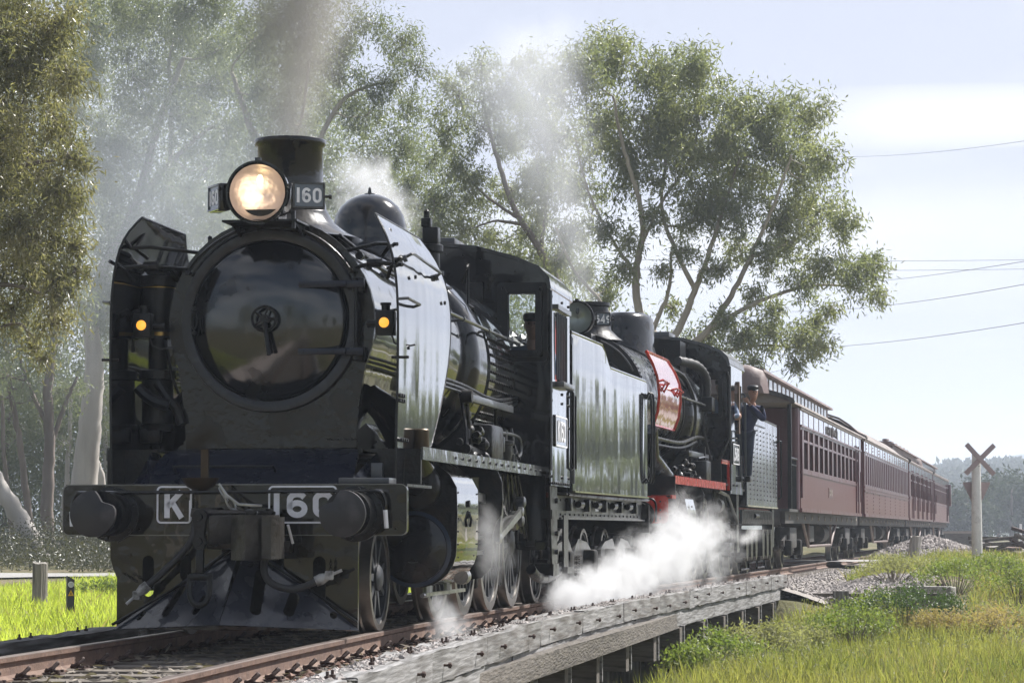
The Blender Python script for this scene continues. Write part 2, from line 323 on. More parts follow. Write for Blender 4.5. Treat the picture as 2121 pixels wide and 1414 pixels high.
def bogie(parent, t, wb=1.8, r=.43, lat=.80, frame_m=None, style=0, side_lat=1.12, label=None):
    fm = frame_m or SOOT; f = MB()
    for s in (-1, 1):
        x = s * side_lat
        f.prismx([(t - wb / 2 - .45, r + .16), (t - wb / 2 - .1, r + .26), (t - .35, r + .30), (t, r + .12), (t + .35, r + .30), (t + wb / 2 + .1, r + .26), (t + wb / 2 + .45, r + .16), (t + wb / 2 + .4, r + .06), (t + wb / 2 - .25, r - .02), (t + .3, r - .16), (t - .3, r - .16), (t - wb / 2 + .25, r - .02), (t - wb / 2 - .4, r + .06)], x - .03, x + .03)
    f.box(-.9, .9, t - .25, t + .25, r - .05, r + .2)
    for q in (-.5, .5): f.cyl((-1, t + wb * q, r), (1, t + wb * q, r), .07, 10)
    fo = f.obj('bogie_frame', fm, parent)
    for s in (-1, 1):
        for q in (-.5, .5):
            y = t + wb * q
            MB().box(min(s * side_lat, s * (side_lat + .17)), max(s * side_lat, s * (side_lat + .17)), y - .13, y + .13, r - .17, r + .17, .035).obj('axlebox', SOOT, fo)
            wheel(parent, y, r, 9, s, lat, rot=random.random() * 3)
        b = MB()
        for k in range(3):
            yy = t - .2 + .2 * k; zig = [(s * side_lat + s * .04 + .05 * math.cos(a), yy + .05 * math.sin(a), r - .12 + .22 * i / 28) for i, a in enumerate([j * .9 for j in range(29)])]
            b.tube(zig, .013, 5)
        b.obj('spring', GREASE, fo)
    return fo
def rod(parent, name, a, b, h0, h1, th, m, ends=.09):
    a = Vector(a); b = Vector(b); d = (b - a).normalized(); up = Vector((1, 0, 0)).cross(d); X = Vector((1, 0, 0))
    mb = MB(); vs_ = [p + up * (h * q) + X * (th * e) for p, h in ((a, h0), (b, h1)) for q in (-.5, .5) for e in (-.5, .5)]
    mb.add(vs_, [(0, 1, 3, 2), (4, 6, 7, 5), (0, 4, 5, 1), (2, 3, 7, 6), (0, 2, 6, 4), (1, 5, 7, 3)])
    for p in (a, b):
        if ends: mb.lathe([(-th * .8, ends), (th * .8, ends), (th * 1.1, ends * .6), (th * 1.1, .001)], p, (1 if a.x > 0 else -1, 0, 0), 18)
    return mb.obj(name, m, parent)

def smokebox_outline(r, cz, neckw, zb, n=14, x0=0):
    a = -24; P = [(x0 + r * math.cos(R(q)), cz + r * math.sin(R(q))) for q in np.linspace(a, 180 - a, n * 2)]
    lx, lz = P[-1]
    right = [(x0 + neckw + (r * math.cos(R(a)) - neckw) * (1 - k) ** 1.8, cz + r * math.sin(R(a)) + (zb - cz - r * math.sin(R(a))) * k) for k in (.15, .3, .5, .7, .85, 1)]
    left = [(2 * x0 - x, z) for x, z in right]
    return right[::-1] + P + left            # from bottom right up and over to bottom left
def headlamp(parent, o, r, depth, txt, lit, boxw=.27, boxh=.22, ang=22, rm=BEAMB):
    o = Vector(o)
    b = MB().lathe([(0, r * 1.05), (0, r * 1.12), (.05, r * 1.12), (.05, r * 1.02), (depth * .6, r * .98), (depth, r * .55), (depth, .001)], o, (0, 1, 0), 40, False).obj('headlamp_body', rm, parent)
    refl = mat('lamp reflector' + ('' if lit else ' dull'), (.62, .57, .60) if lit else (.42, .44, .42), .34, metal=.7, bump=.6, bscale=7)
    MB().lathe([(.0, r * .99), (.06, r * .93), (.13, r * .72), (.18, r * .4), (.2, .001)], o + Vector((0, .01, 0)), (0, 1, 0), 40, False, False).obj('reflector', refl, b)
    MB().lathe([(-.012, .001), (-.010, r * .5), (.002, r * 1.0)], o, (0, 1, 0), 40, False, False).obj('lens', LENS, b)
    rb = MB(); rb.bolts([(o.x + r * 1.06 * math.cos(a), o.y, o.z + r * 1.06 * math.sin(a)) for a in np.linspace(0, 6.28, 13)[:-1]], .009, .008)
    rb.cyl(o + Vector((0, .03, r * 1.08)), o + Vector((0, .03, r * 1.22)), .03, 8); rb.obj('rim_bolts', rm, b)
    MB().lathe([(0, .015), (.03, .028), (.06, .028), (.09, .01)], o + Vector((0, .1, r * .66)), (0, 0, -1), 12).obj('bulb', mat('lit bulb', (1, .8, .5), .3, emis=(1, .72, .35), estr=2.5) if lit else GREYM, b)
    if lit:
        ld = bpy.data.lights.new('lamp_light', 'POINT'); ld.energy = .5; ld.color = (1, .70, .42); ld.shadow_soft_size = .05
        lo = bpy.data.objects.new('lamp_light', ld); COL.objects.link(lo); lo.parent = b; lo.location = o + Vector((0, .06, .02))
    for s in (1, -1):
        bx = root_part = MB()
        an = ang if s > 0 else -(ang + 34); ux = Vector((math.cos(R(an)), math.sin(R(an)), 0))
        c0 = o + Vector((s * r * (1.2 if s > 0 else 1.36), .05, -boxh / 2 - .02))
        if s < 0: c0 = c0 - ux * boxw
        nn = ux.cross(Vector((0, 0, 1)))
        M = Matrix(((ux.x, nn.x, 0, c0.x), (ux.y, nn.y, 0, c0.y), (0, 0, 1, c0.z), (0, 0, 0, 1)))
        bx.box(0, boxw, -.09, 0, 0, boxh, .008).xf(M); bo = bx.obj('number_box', rm, b)
        MB().box(.02, boxw - .02, .001, .006, .02, boxh - .02).xf(M).obj('number_panel', mat('number glass', (.10, .125, .16), .2, coat=.6), bo)
        fr = MB(); P = rrect(.012, boxw - .012, .012, boxh - .012, .004, 1); P.append(P[0]); ribbon(fr, P, .016, .016, lambda a, q, c: M @ Vector((a, c, q)))
        if s > 0: fr.cyl(M @ Vector((boxw, -.05, boxh * .5)), M @ Vector((boxw + .05, -.05, boxh * .5)), .012, 8); fr.lathe([(0, .02), (.02, .02)], M @ Vector((boxw + .04, -.05, boxh * .5)), ux, 8)
        else: fr.cyl(M @ Vector((0, -.05, boxh * .5)), M @ Vector((-.05, -.05, boxh * .5)), .012, 8)
        fr.obj('box_frame', rm, bo)
        th = boxh * .55; tw = th * .55; tot = sum(tw * (.45 if c in '1I' else 1) for c in txt) + .02 * (len(txt) - 1)
        lettering(txt, M @ Vector(((boxw - tot) / 2, .0065, (boxh - th) / 2)), ux, (0, 0, 1), th, tw, .02, .022, .004).obj('lettering', WHITE, bo)
    return b
def marker_lamp(parent, o, s=1):
    o = Vector(o); b = MB(); b.box(o.x - .075, o.x + .075, o.y, o.y + .13, o.z - .10, o.z + .10, .012); b.cyl(o + Vector((0, .065, .10)), o + Vector((0, .065, .15)), .035, 10); b.lathe([(0, .045), (.02, .045)], o + Vector((0, .065, .145)), (0, 0, 1), 10)
    b.cyl(o + Vector((-s * .02, .08, 0)), o + Vector((-s * .16, .12, 0)), .03, 8); b.lathe([(-.012, .055), (.01, .055)], o + Vector((0, 0, .0)), (0, -1, 0), 20)
    bo = b.obj('marker_lamp', SATIN, parent)
    MB().lathe([(.006, .046), (.016, .035), (.022, .001)], o, (0, -1, 0), 20, False, False).obj('amber_lens', mat('amber lens', (.75, .33, .03), .15, coat=1, emis=(1, .42, .05), estr=.7), bo)
    MB().tube([o + Vector((.05, .07, -.10)), o + Vector((.07, .08, -.16)), o + Vector((.13, .12, -.19)), o + Vector((.22, .18, -.17))], .008, 6).obj('lamp_cable', RUBBER, bo)
    return bo
def buffer(parent, x, z, s, m=SATIN):
    b = MB(); b.lathe([(0, .215), (-.05, .215), (-.055, .17), (-.30, .165), (-.33, .18), (-.36, .18), (-.36, .11)], (x, 0, z), (0, 1, 0), 28)
    b.bolts([(x + .19 * math.cos(a), -.052, z + .19 * math.sin(a)) for a in np.linspace(.4, 6.6, 7)[:-1]], .018, .014)
    bo = b.obj('buffer', m, parent)
    P = []; n = 34; r = .178
    for k in range(n):
        a = 360 * k / n; rr = r
        inn = 128 if s > 0 else 52                  # the notch cut out of the upper inner edge
        dlt = abs((a - inn + 180) % 360 - 180)
        if dlt < 34: rr = r * (.64 + .36 * (dlt / 34) ** 1.5)
        P.append((x + rr * math.cos(R(a)), z + rr * math.sin(R(a))))
    h = MB(); cx = [(x + (px - x) * .55, z + (pz - z) * .55) for px, pz in P]
    h.rings([[(a, -.36, c) for a, c in cx], [(a, -.50, c) for a, c in P], [(a, -.545, c) for a, c in P], [(x + (a - x) * .6, -.562, z + (c - z) * .6) for a, c in P], [(x + (a - x) * .05, -.568, z + (c - z) * .05) for a, c in P]])
    h.obj('buffer_head', mat('rubbed buffer steel', (.035, .035, .038), .42, metal=.4, dirt=(.12, .11, .115), dscale=3.5, damt=.25), bo, 30)
    return bo
def hose(parent, pts, r=.028, white=True):
    b = MB().tube(smooth_pts(pts, 24), r, 10).obj('brake_hose', RUBBER, parent)
    a, c = Vector(pts[-2]), Vector(pts[-1]); d = (c - a).normalized()
    g = MB().tube([c, c + d * .05, c + d * .10], [.04, .045, .03], 10); g.box(c.x + d.x * .12 - .03, c.x + d.x * .12 + .03, c.y - .03, c.y + .03, c.z + d.z * .12 - .035, c.z + d.z * .12 + .035, .01)
    g.cyl(c + d * .13, c + d * .22, .012, 6); g.obj('hose_coupling', mat('chalky white metal', (.42, .42, .42), .5, metal=.3, dirt=(.06, .055, .05), dscale=14, damt=.6), b)
    cl = MB()
    for k in range(4): cl.lathe([(-.008, r + .006), (.008, r + .006)], Vector(pts[0]).lerp(Vector(pts[1]), .25 + .18 * k), Vector(pts[1]) - Vector(pts[0]), 10)
    cl.obj('hose_clip', GREASE, b); return b
def smooth_pts(P, n):
    P = [Vector(p) for p in P]; out = []; m = len(P) - 1
    for i in range(n + 1):
        u = m * i / n; k = min(int(u), m - 1); f = u - k
        p0, p1, p2, p3 = P[max(k - 1, 0)], P[k], P[k + 1], P[min(k + 2, m)]
        out.append(.5 * ((2 * p1) + (p2 - p0) * f + (2 * p0 - 5 * p1 + 4 * p2 - p3) * f * f + (3 * p1 - p0 - 3 * p2 + p3) * f ** 3))
    return out
def link(mb, c, u, w, a, b, r):                      # chain link: long half-axis a along u, half-axis b along w
    c = Vector(c); u = Vector(u).normalized(); w = Vector(w).normalized()
    P = [c + u * (a * math.cos(q)) + w * (b * math.sin(q)) for q in np.linspace(0, 2 * math.pi, 17)]; mb.tube(P, r, 6)

# ------------------------------------------------------------------ first engine
FK = frame(1.5, 10)
def build_k():
    K = root('steam_locomotive', FK, 'glossy black steam engine numbered K 160 with lit headlamp, leading the train', 'locomotive', 'steam engines of the double header')
    # frames and buffer beam
    MB().prismx([(.05, 1.12), (1.0, 1.12), (1.6, 1.4), (9.5, 1.4), (9.5, .75), (3, .75), (1.2, .62), (.05, .80)], -.55, .55).obj('main_frame', SOOT, K)
    bb = MB().prism(rrect(-1.37, 1.37, .79, 1.185, .05), -.02, .03).obj('buffer_beam', BEAMB, K)
    for s in (-1, 1): buffer(bb, s * .97, .955, s)
    ed = MB(); P = rrect(-1.368, 1.368, .792, 1.183, .05); P.append(P[0]); ribbon(ed, P, .007, .002, lambda a, b, c: Vector((a, -.0215 - c, b))); ed.obj('edge_lining', mat('pale edge metal', (.2, .2, .19), .4, metal=.5), bb)  # thin pale line laid along the beam edge
    bl = MB().bolts([(x, -.02, z) for x in (-1.2, -.75, -.22, -.12, .05, .15, .22, 1.28, .86) for z in (.84, 1.13) if random.random() < .8], .013, .01); bl.obj('beam_bolts', SATIN, bb)
    gr = MB().tube([(-1.22, -.02, 1.13), (-1.22, -.11, 1.12), (1.14, -.11, 1.13)], .014, 8)
    gr.tube(smooth_pts([(1.10, -.11, 1.13), (1.18, -.11, 1.12), (1.215, -.11, 1.05), (1.215, -.11, .98)], 10), .014, 8); gr.cyl((1.22, -.02, 1.13), (1.14, -.11, 1.13), .012, 8)
    gr.tube(smooth_pts([(-1.22, -.11, 1.12), (-1.26, -.11, 1.06), (-1.27, -.11, .97)], 8), .014, 8); gr.obj('beam_handrail', BEAMB, bb)
    MB().cyl((1.215, -.11, .985), (1.225, -.11, .845), .018, 8).obj('handrail_tip', WHITE, bb); MB().cyl((-1.27, -.11, .975), (-1.265, -.11, .86), .018, 8).obj('handrail_tip', WHITE, bb)
    numplate(bb, 'number_plate', 'K', (-.615, -.03, .875), (1, 0, 0), (0, 0, 1), .295, .305, .205, .15, .02, .043, BEAMB, label='white bordered plate with the letter K')
    numplate(bb, 'number_plate', '160', (.275, -.03, .875), (1, 0, 0), (0, 0, 1), .555, .305, .205, .155, .05, .045, BEAMB, label='white bordered plate with the number 160')
    # automatic coupler
    c = MB(); c.box(-.30, .02, -.30, -.02, .74, .80, .015); c.box(-.30, .10, -.34, -.02, 1.0, 1.04, .015); c.box(-.22, .0, -.55, -.05, .78, 1.0, .03); c.box(-.27, -.20, -.38, -.02, .76, 1.03, .02)
    c.lathe([(0, .15), (.03, .17), (.05, .15)], (-.13, -.28, .985), (0, 0, 1), 20)
    co = c.obj('coupler', GREASE, bb); co.location.x = .155; co.location.z = -.055
    k = MB(); k.rings([[(x, y, z) for x, y in ((-.02, -.18), (.10, -.14), (.26, -.24), (.30, -.42), (.22, -.60), (.10, -.66), (-.03, -.58), (-.06, -.4))] for z in (.66, .74, .95, 1.0)])
    k.obj('knuckle', GREASE, co, 50)
    MB().rings([[(x, y, z) for x, y in ((.245, -.36), (.34, -.40), (.345, -.60), (.30, -.67), (.22, -.64), (.23, -.5))] for z in (.67, .74, .93, .985)]).obj('coupler_jaw', GREASE, co, 50)
    pl = MB().cyl((.19, -.3, .99), (.19, -.3, 1.05), .024, 10); pl.box(.15, .24, -.36, -.26, 1.0, 1.03, .01); pl.obj('lock_pin', GREASE, co)
    sh = MB(); sh.prism([(-.375, 1.0), (-.34, 1.04), (-.29, 1.04), (-.255, 1.0), (-.275, .9), (-.28, .85), (-.26, .79), (-.285, .74), (-.345, .74), (-.37, .79), (-.35, .85), (-.355, .9)], -.44, -.38); sh.bolts([(-.315, -.44, .985), (-.315, -.44, .80)], .03, .02, n=12)
    sh.box(-.345, -.285, -.43, -.38, .54, .74, .01); sh.box(-.40, -.22, -.45, -.36, .50, .56, .02); sh.obj('drawhook_hanger', SATIN, co)
    us = MB(); us.tube(smooth_pts([(-.385, -.42, .55), (-.39, -.43, .42), (-.36, -.44, .34), (-.31, -.445, .315), (-.26, -.44, .34), (-.235, -.43, .42), (-.24, -.42, .55)], 24), .024, 8); us.obj('shackle', SATIN, co)
    ch = MB(); link(ch, (-.19, -.2, 1.16), (.5, 0, -.8), (0, 1, 0), .06, .03, .009); link(ch, (-.12, -.24, 1.09), (.5, 0, -.8), (.8, 0, .5), .06, .026, .009); link(ch, (-.05, -.27, 1.03), (.9, 0, -.3), (0, 1, 0), .06, .03, .009)
    link(ch, (.04, -.29, 1.015), (1, 0, 0), (0, .5, .8), .06, .026, .009); ch.tube([(-.22, -.22, 1.24), (-.15, -.24, 1.15), (-.04, -.3, 1.08), (.14, -.3, 1.07)], .012, 6); ch.obj('lifting_chain', STEEL, co)
    lb = MB().box(-.295, -.235, .10, .13, 1.2, 1.46); lb.rings([[(-.265 + .15 * q * math.cos(a), -.02 + .1 * math.sin(a) * q, z) for a in np.linspace(0, math.pi * 2, 17)[:-1]] for q, z in ((.3, 1.13), (.75, 1.17), (1, 1.23), (1.02, 1.235), (.95, 1.235))]); lb.obj('lamp_bracket', BRONZE, K)
    hose(bb, [(-.27, -.06, .96), (-.27, -.12, .90), (-.29, -.16, .76), (-.38, -.17, .64), (-.52, -.20, .50), (-.62, -.22, .41)])
    hose(bb, [(.38, -.14, .74), (.33, -.24, .66), (.31, -.3, .55), (.36, -.32, .44), (.50, -.32, .385), (.62, -.30, .40), (.71, -.28, .44)])
    hp = MB().tube([(-.27, -.02, .97), (-.2, -.06, .98), (-.1, -.1, .98)], .025, 8); hp.box(-.32, -.23, -.12, -.04, .93, 1.0, .012); hp.box(.36, .48, -.16, -.02, .66, .75, .015); hp.cyl((.38, -.1, .74), (.30, -.12, .78), .03, 8); hp.obj('brake_pipe', GREASE, bb)
    MB().cyl((-.325, -.1, .90), (-.315, -.13, 1.06), .010, 6).obj('cock_handle', WHITE, bb); MB().cyl((.50, -.14, .73), (.475, -.2, .87), .012, 6).obj('cock_handle', WHITE, bb)
    cc = MB()
    for i in range(7): link(cc, (.79, -.1, .60 - .022 * i), (0, 0, 1), (1, 0, 0) if i % 2 else (0, 1, 0), .017, .009, .004)
    for i in range(5): link(cc, (-.82 + .02 * i, -.14, .49 - .012 * i), (1, 0, -.4), (0, 1, 0) if i % 2 else (.4, 0, 1), .017, .009, .004)
    cc.obj('small_chain', SOOT, bb)
    # pilot: backing plate with slots and a ploughed cowcatcher
    def slot(x, z0, z1, w=.045, lean=0): return [(x + w * math.cos(R(a)), z0 + w * math.sin(R(a))) for a in range(180, 361, 30)] + [(x + lean + w * math.cos(R(a)), z1 + w * math.sin(R(a))) for a in range(0, 181, 30)]
    ol = [(-.93, .06), (.985, .06), (.985, .82), (-.96, .82), (-.985, .74), (-.985, .62), (-.96, .53), (-.93, .46)]
    pb = plate(ol, [slot(-.68, .36, .59), slot(-.38, .48, .60), slot(.68, .30, .58, .05), slot(.36, .55, .68, .03)], .02, Matrix.Translation((0, .0, 0))).obj('pilot_plate', BEAMB, K)
    def panel(A, B, C, holes, name, m):                 # A lower outer, B lower middle, C apex
        A, B, C = Vector(A), Vector(B), Vector(C); ux = (B - A).normalized(); nn = ux.cross(C - A).normalized(); uz = nn.cross(ux)
        M = Matrix(((ux.x, nn.x, uz.x, A.x), (ux.y, nn.y, uz.y, A.y), (ux.z, nn.z, uz.z, A.z), (0, 0, 0, 1)))
        Lb = (B - A).length; cxz = ((C - A).dot(ux), (C - A).dot(uz))
        return plate([(0, 0), (Lb, 0), (cxz[0] + .02, cxz[1]), (cxz[0] - .06, cxz[1])] if cxz[0] > Lb * .5 else [(0, 0), (Lb, 0), (cxz[0] + .06, cxz[1]), (cxz[0] - .02, cxz[1])], holes, .014, M).obj(name, m, pb)
    pm = mat('plough blue black', (.018, .021, .032), .25, coat=.6, bump=.3, bscale=6, dirt=(.05, .05, .06), dscale=5, damt=.3)
    panel((-.955, -.03, .06), (.02, -.52, .115), (.06, -.10, .70), [slot(.24, .10, .13, .03, .02), slot(.50, .13, .34, .042, .06), slot(.80, .14, .24, .04, .04)], 'plough_panel', pm)
    panel((.02, -.52, .115), (1.0, -.03, .06), (.14, -.10, .70), [slot(.29, .14, .44, .046, .06), slot(.55, .14, .26, .045, .05), slot(.90, .12, .125, .03)], 'plough_panel', pm)
    bt = MB().tube([(-.95, -.06, .10), (-.3, -.1, .46), (.04, -.14, .70)], .012, 6); bt.tube([(.99, -.06, .13), (.5, -.1, .46), (.12, -.14, .70)], .012, 6); bt.obj('plough_edge', SATIN, pb)
    MB().box(-.82, .9, .12, .24, .36, .80).obj('pilot_dark_backing', SOOT, pb); MB().box(-.7, .7, .5, .6, .2, .7).obj('truck_frame', SOOT, K)  # first box is a dark backing added so the pilot slots look dark
    # apron, steps
    ap = MB(); prof = [(.42, 1.19), (.50, 1.21), (.72, 1.33), (.92, 1.44), (1.02, 1.475), (1.22, 1.495)]
    ap.rings([[(x, y, z), (x, y + .02, z - .03)] for x in (-.86,) for y, z in prof] and [[(-.95 + .18 * (i / 5.) ** .7, y, z), (.86 - .1 * (i / 5.) ** .7, y, z), (.86 - .1 * (i / 5.) ** .7, y + .02, z - .03), (-.95 + .18 * (i / 5.) ** .7, y + .02, z - .03)] for i, (y, z) in enumerate(prof)])
    apo = ap.obj('front_apron', APRON, K, 30)
    for s in (-1, 1):
        q = MB(); xx = .80 * s; q.rings([[(xx + s * .10 * math.sin(k / 8 * 1.57) * 1.6, .42 + .8 * k / 8, 1.19 + .30 * math.sin(k / 8 * 1.57)), (xx + s * (.10 * math.sin(k / 8 * 1.57) * 1.6 + .012), .42 + .8 * k / 8, 1.19 + .30 * math.sin(k / 8 * 1.57) + .01), (xx + s * .25, .42 + .8 * k / 8, 1.16), (xx, .42 + .8 * k / 8, 1.16)] for k in range(9)]); q.obj('apron_side', APRON, apo)
    ah = MB().tube([(-.64, .62, 1.30), (-.64, .54, 1.335), (.18, .54, 1.335), (.18, .62, 1.30)], .013, 8); ah.obj('apron_handrail', SATIN, apo)
    MB().box(-1.36, 1.36, .03, 1.1, 1.165, 1.187).obj('front_footplate', SATIN, K)
    MB().box(.80, 1.20, .12, .42, 1.19, 1.235, .006).obj('step_box', GREYM, K); MB().box(.97, 1.06, .55, .62, 1.23, 1.36, .004).obj('identity_plate', GREYM, K)
    for s in (-1, 1):
        x0, x1 = sorted((s * .93, s * 1.30)); MB().box(x0, x1, .93, .97, 1.20, 1.46).obj('footplate_riser', SATIN, K)
        x0, x1 = sorted((s * .88, s * 1.30)); rb = MB().box(x0, x1, .95, 8.0, 1.46, 1.485); rbo = rb.obj('running_board', SATIN, K)
        MB().box(min(s * 1.30, s * 1.315), max(s * 1.30, s * 1.315), .95, 8.0, 1.395, 1.50).obj('valance', mat('valance sheet', (.035, .037, .042), .22, coat=.8, bump=.6, bscale=4, dirt=(.075, .08, .085), dscale=7, damt=.3), rbo)
        bl = MB().bolts([(s * 1.316, y, 1.45) for y in np.arange(2.5, 7.9, .38)], .014, .012, (s, 0, 0)); bl.obj('valance_bolts', SATIN, rbo)
    # smokebox
    P = smokebox_outline(.865, 2.53, .715, 1.5)
    fr = MB().prism(P, 1.2, 1.26); sb = fr.obj('smokebox_front', SMOKEB, K, 30)
    P2 = [(x * .985, z if z < 1.6 else 2.53 + (z - 2.53) * .985) for x, z in P]
    MB().rings([[(x, 1.26, z) for x, z in P2], [(x, 3.2, z) for x, z in P2]]).obj('smokebox_shell', BLACK, K, 30)
    sad = MB(); sad.rings([[(x + (.28 * s_ * k ** 2), y, z) for (x, z, s_, k) in ((-.62, 2.0, -1, 0), (-.66, 1.75, -1, .3), (-.7, 1.5, -1, .85), (-.72, 1.46, -1, 1.2), (.72, 1.46, 1, 1.2), (.7, 1.5, 1, .85), (.66, 1.75, 1, .3), (.62, 2.0, 1, 0))] for y in (1.6, 3.0)]); sad.obj('saddle', BLACK, K, 50)
    sp = MB().tube([(.74, 1.55, 1.95), (.86, 1.65, 1.84), (1.0, 1.9, 1.55), (1.05, 2.2, 1.35)], [.10, .13, .14, .14], 16); sp.obj('steam_pipe', BLACK, K)
    MB().tube([(-.74, 1.55, 1.95), (-.86, 1.65, 1.84), (-1.0, 1.9, 1.55), (-1.05, 2.2, 1.35)], [.10, .13, .14, .14], 16).obj('steam_pipe', BLACK, K)
    MB().bolts([(s * (.72 + .0) + s * .03 * k, 1.195, 1.57) for s in (1,) for k in range(-8, 1)], .012, .012).obj('saddle_bolts', SATIN, sb)
    dz = 2.545
    MB().lathe([(.0, .66), (-.045, .665), (-.055, .69), (-.05, .745), (-.0, .757)], (-.0, 1.2, dz), (0, 1, 0), 64, False, False).obj('door_ring', mat('door ring', (.022, .023, .028), .3, coat=.5, bump=.3, bscale=14, dirt=(.06, .06, .065), dscale=6, damt=.4), sb)
    dr = MB().lathe([(.03, .668), (-.02, .655), (-.045, .62), (-.085, .52), (-.115, .40), (-.135, .27), (-.145, .14), (-.148, .02), (-.148, .001)], (0, 1.17, dz), (0, 1, 0), 72, False, False).obj('smokebox_door', DOORB, sb, 60)
    wh = MB(); P = [(.10 * math.cos(a), .95, dz + .10 * math.sin(a)) for a in np.linspace(0, 6.2832, 25)]; wh.tube(P, .013, 8)
    for a in np.linspace(0, 6.2832, 6)[:-1]: wh.cyl((0, .95, dz), (.095 * math.cos(a), .95, dz + .095 * math.sin(a)), .010, 6)
    wh.lathe([(-.03, .001), (-.03, .03), (.12, .035)], (0, .95, dz), (0, 1, 0), 14); wh.obj('door_wheel', SATIN, dr)
    lv = MB().cyl((.005, .93, dz - .03), (.055, .90, dz - .30), .016, 8, .02); lv.cyl((.005, .99, dz - .03), (.03, .97, dz - .29), .014, 8); lv.obj('door_lever', SATIN, dr)
    for z in (dz + .285, dz - .265):
        h = MB().box(.26, .66, 1.035, 1.055, z - .026, z + .026, .008); h.box(.60, .80, 1.06, 1.11, z - .03, z + .03, .008); h.bolts([(.3, 1.035, z), (.42, 1.035, z), (.55, 1.035, z)], .014, .01); h.obj('hinge_strap', APRON, dr)
    hb = MB().cyl((.735, 1.10, dz - .33), (.735, 1.10, dz + .33), .02, 10); hb.box(.70, .79, 1.09, 1.19, dz + .22, dz + .34, .01); hb.box(.70, .79, 1.09, 1.19, dz - .34, dz - .22, .01); hb.obj('hinge_post', SATIN, sb)
    dh = MB().tube([(-.62 + .03 * math.sin(a) * 0, 1.04, dz + .08 * math.cos(a)) if 0 else (-.615 + .022 * math.sin(a), 1.06, dz + .07 * math.cos(a)) for a in np.linspace(0, 6.283, 17)], .008, 6); dh.bolts([(-.615, 1.075, dz + .10), (-.615, 1.075, dz - .10)], .02, .02); dh.obj('door_handle', SATIN, dr)
    for s in (-1, 1):
        g = MB(); A = [(s * .80 * math.sin(q), 1.10, dz - .02 + .80 * math.cos(q)) for q in np.linspace(.30, 1.02, 10)]; g.tube(A, .013, 8)
        for p in (A[0], A[-1]): g.cyl(p, (p[0], 1.2, p[2]), .016, 8); g.lathe([(-.02, .022), (.02, .022)], p, (0, 1, 0), 8)
        g.obj('door_handrail', SATIN, sb)
    MB().bolts([(r_ * math.cos(a), 1.2, dz + r_ * math.sin(a)) for r_ in (.815,) for a in np.linspace(-.3, 3.44, 34)], .008, .005).obj('smokebox_rivets', SMOKEB, sb, kind='stuff')
    # headlamp with shelf
    shf = MB().box(-.30, .32, .72, 1.22, 3.315, 3.33); shf.prismx([(.80, 3.32), (1.2, 3.32), (1.2, 3.22)], -.26, -.24); shf.prismx([(.80, 3.32), (1.2, 3.32), (1.2, 3.22)], .26, .28); shf.box(-.15, .15, .80, 1.1, 3.33, 3.42); shf.tube([(.12, .75, 3.34), (.26, .75, 3.39), (.29, .8, 3.30)], .008, 6); shf.box(.27, .30, .74, .77, 3.26, 3.40); so_ = shf.obj('lamp_shelf', SATIN, K)
    headlamp(K, (0, .68, 3.545), .232, .5, '160', True)
    # chimney, dome
    MB().lathe([(0, .62), (.05, .50), (.14, .38), (.26, .31), (.40, .285), (.78, .278), (.80, .30), (.835, .31), (.85, .30), (.85, .24), (.5, .22)], (0, 1.85, 3.28), (0, 0, 1), 48, False, False).obj('chimney', SMOKEB, K, 50)
    MB().lathe([(0, .50), (.05, .42), (.15, .375), (.32, .36), (.42, .358), (.52, .335), (.61, .285), (.68, .21), (.725, .12), (.735, .05), (.745, .05), (.75, .02), (.80, .012), (.81, .001)], (0, 5.25, 3.34), (0, 0, 1), 48, False, False).obj('steam_dome', BLACK, K, 60)
    # boiler, firebox
    MB().lathe([(3.2, .85), (3.24, .87), (5.6, .90)], (0, 0, 2.53), (0, 1, 0), 64).obj('boiler', BLACK, K)
    for y in (3.6, 4.5, 5.4): MB().lathe([(y, .885), (y + .001, .893 + .012), (y + .05, .893 + .012), (y + .051, .885)], (0, 0, 2.53), (0, 1, 0), 64, False, False).obj('boiler_band', BLACK, K)
    MB().lathe([(5.55, .93), (5.56, .96), (5.60, 1.0), (5.68, 1.02), (7.95, 1.02)], (0, 0, 2.46), (0, 1, 0), 64).obj('firebox', BLACK, K, 60)
    MB().box(-.86, .86, 5.8, 7.9, 1.0, 2.3, .03).obj('firebox_side', SATIN, K)
    st = MB().bolts([(1.02 * math.cos(a) + .0, y, 2.46 + 1.02 * math.sin(a)) for y in np.arange(6.35, 7.8, .11) for a in ()], .01)
    for y in np.arange(6.3, 7.85, .115):
        for a in np.linspace(-.55, .28, 11):
            ca, sa = math.cos(a), math.sin(a); st.lathe([(-.002, .017), (.022, .015)], (1.02 * ca, y, 2.46 + 1.02 * sa), (ca, 0, sa), 5)
    st.obj('stay_bolts', SATIN, K, kind='stuff')
    MB().lathe([(6.15, 1.02), (6.151, 1.035), (6.22, 1.035), (6.221, 1.02)], (0, 0, 2.46), (0, 1, 0), 64, False, False).obj('boiler_band', BLACK, K)
    # turret, safety valves, whistle
    sv = MB().lathe([(0, .13), (.04, .13), (.05, .09), (.22, .085), (.24, .12), (.30, .12), (.31, .10)], (.42, 6.3, 3.38), (0, 0, 1), 16); sv.box(.34, .50, 6.22, 6.38, 3.69, 3.86, .01); sv.box(.33, .43, 6.2, 6.3, 3.86, 3.95, .01); sv.lathe([(0, .03), (.07, .03), (.09, .01)], (.38, 6.25, 3.95), (0, 0, 1), 10); sv.obj('safety_valve', SATIN, K)
    wv = MB().lathe([(0, .05), (.1, .05), (.11, .07), (.17, .07), (.18, .03), (.25, .02)], (.62, 4.4, 3.15), (0, 0, 1), 12); wv.box(.56, .70, 4.3, 4.7, 3.12, 3.18, .01); wv.obj('whistle', SATIN, K)
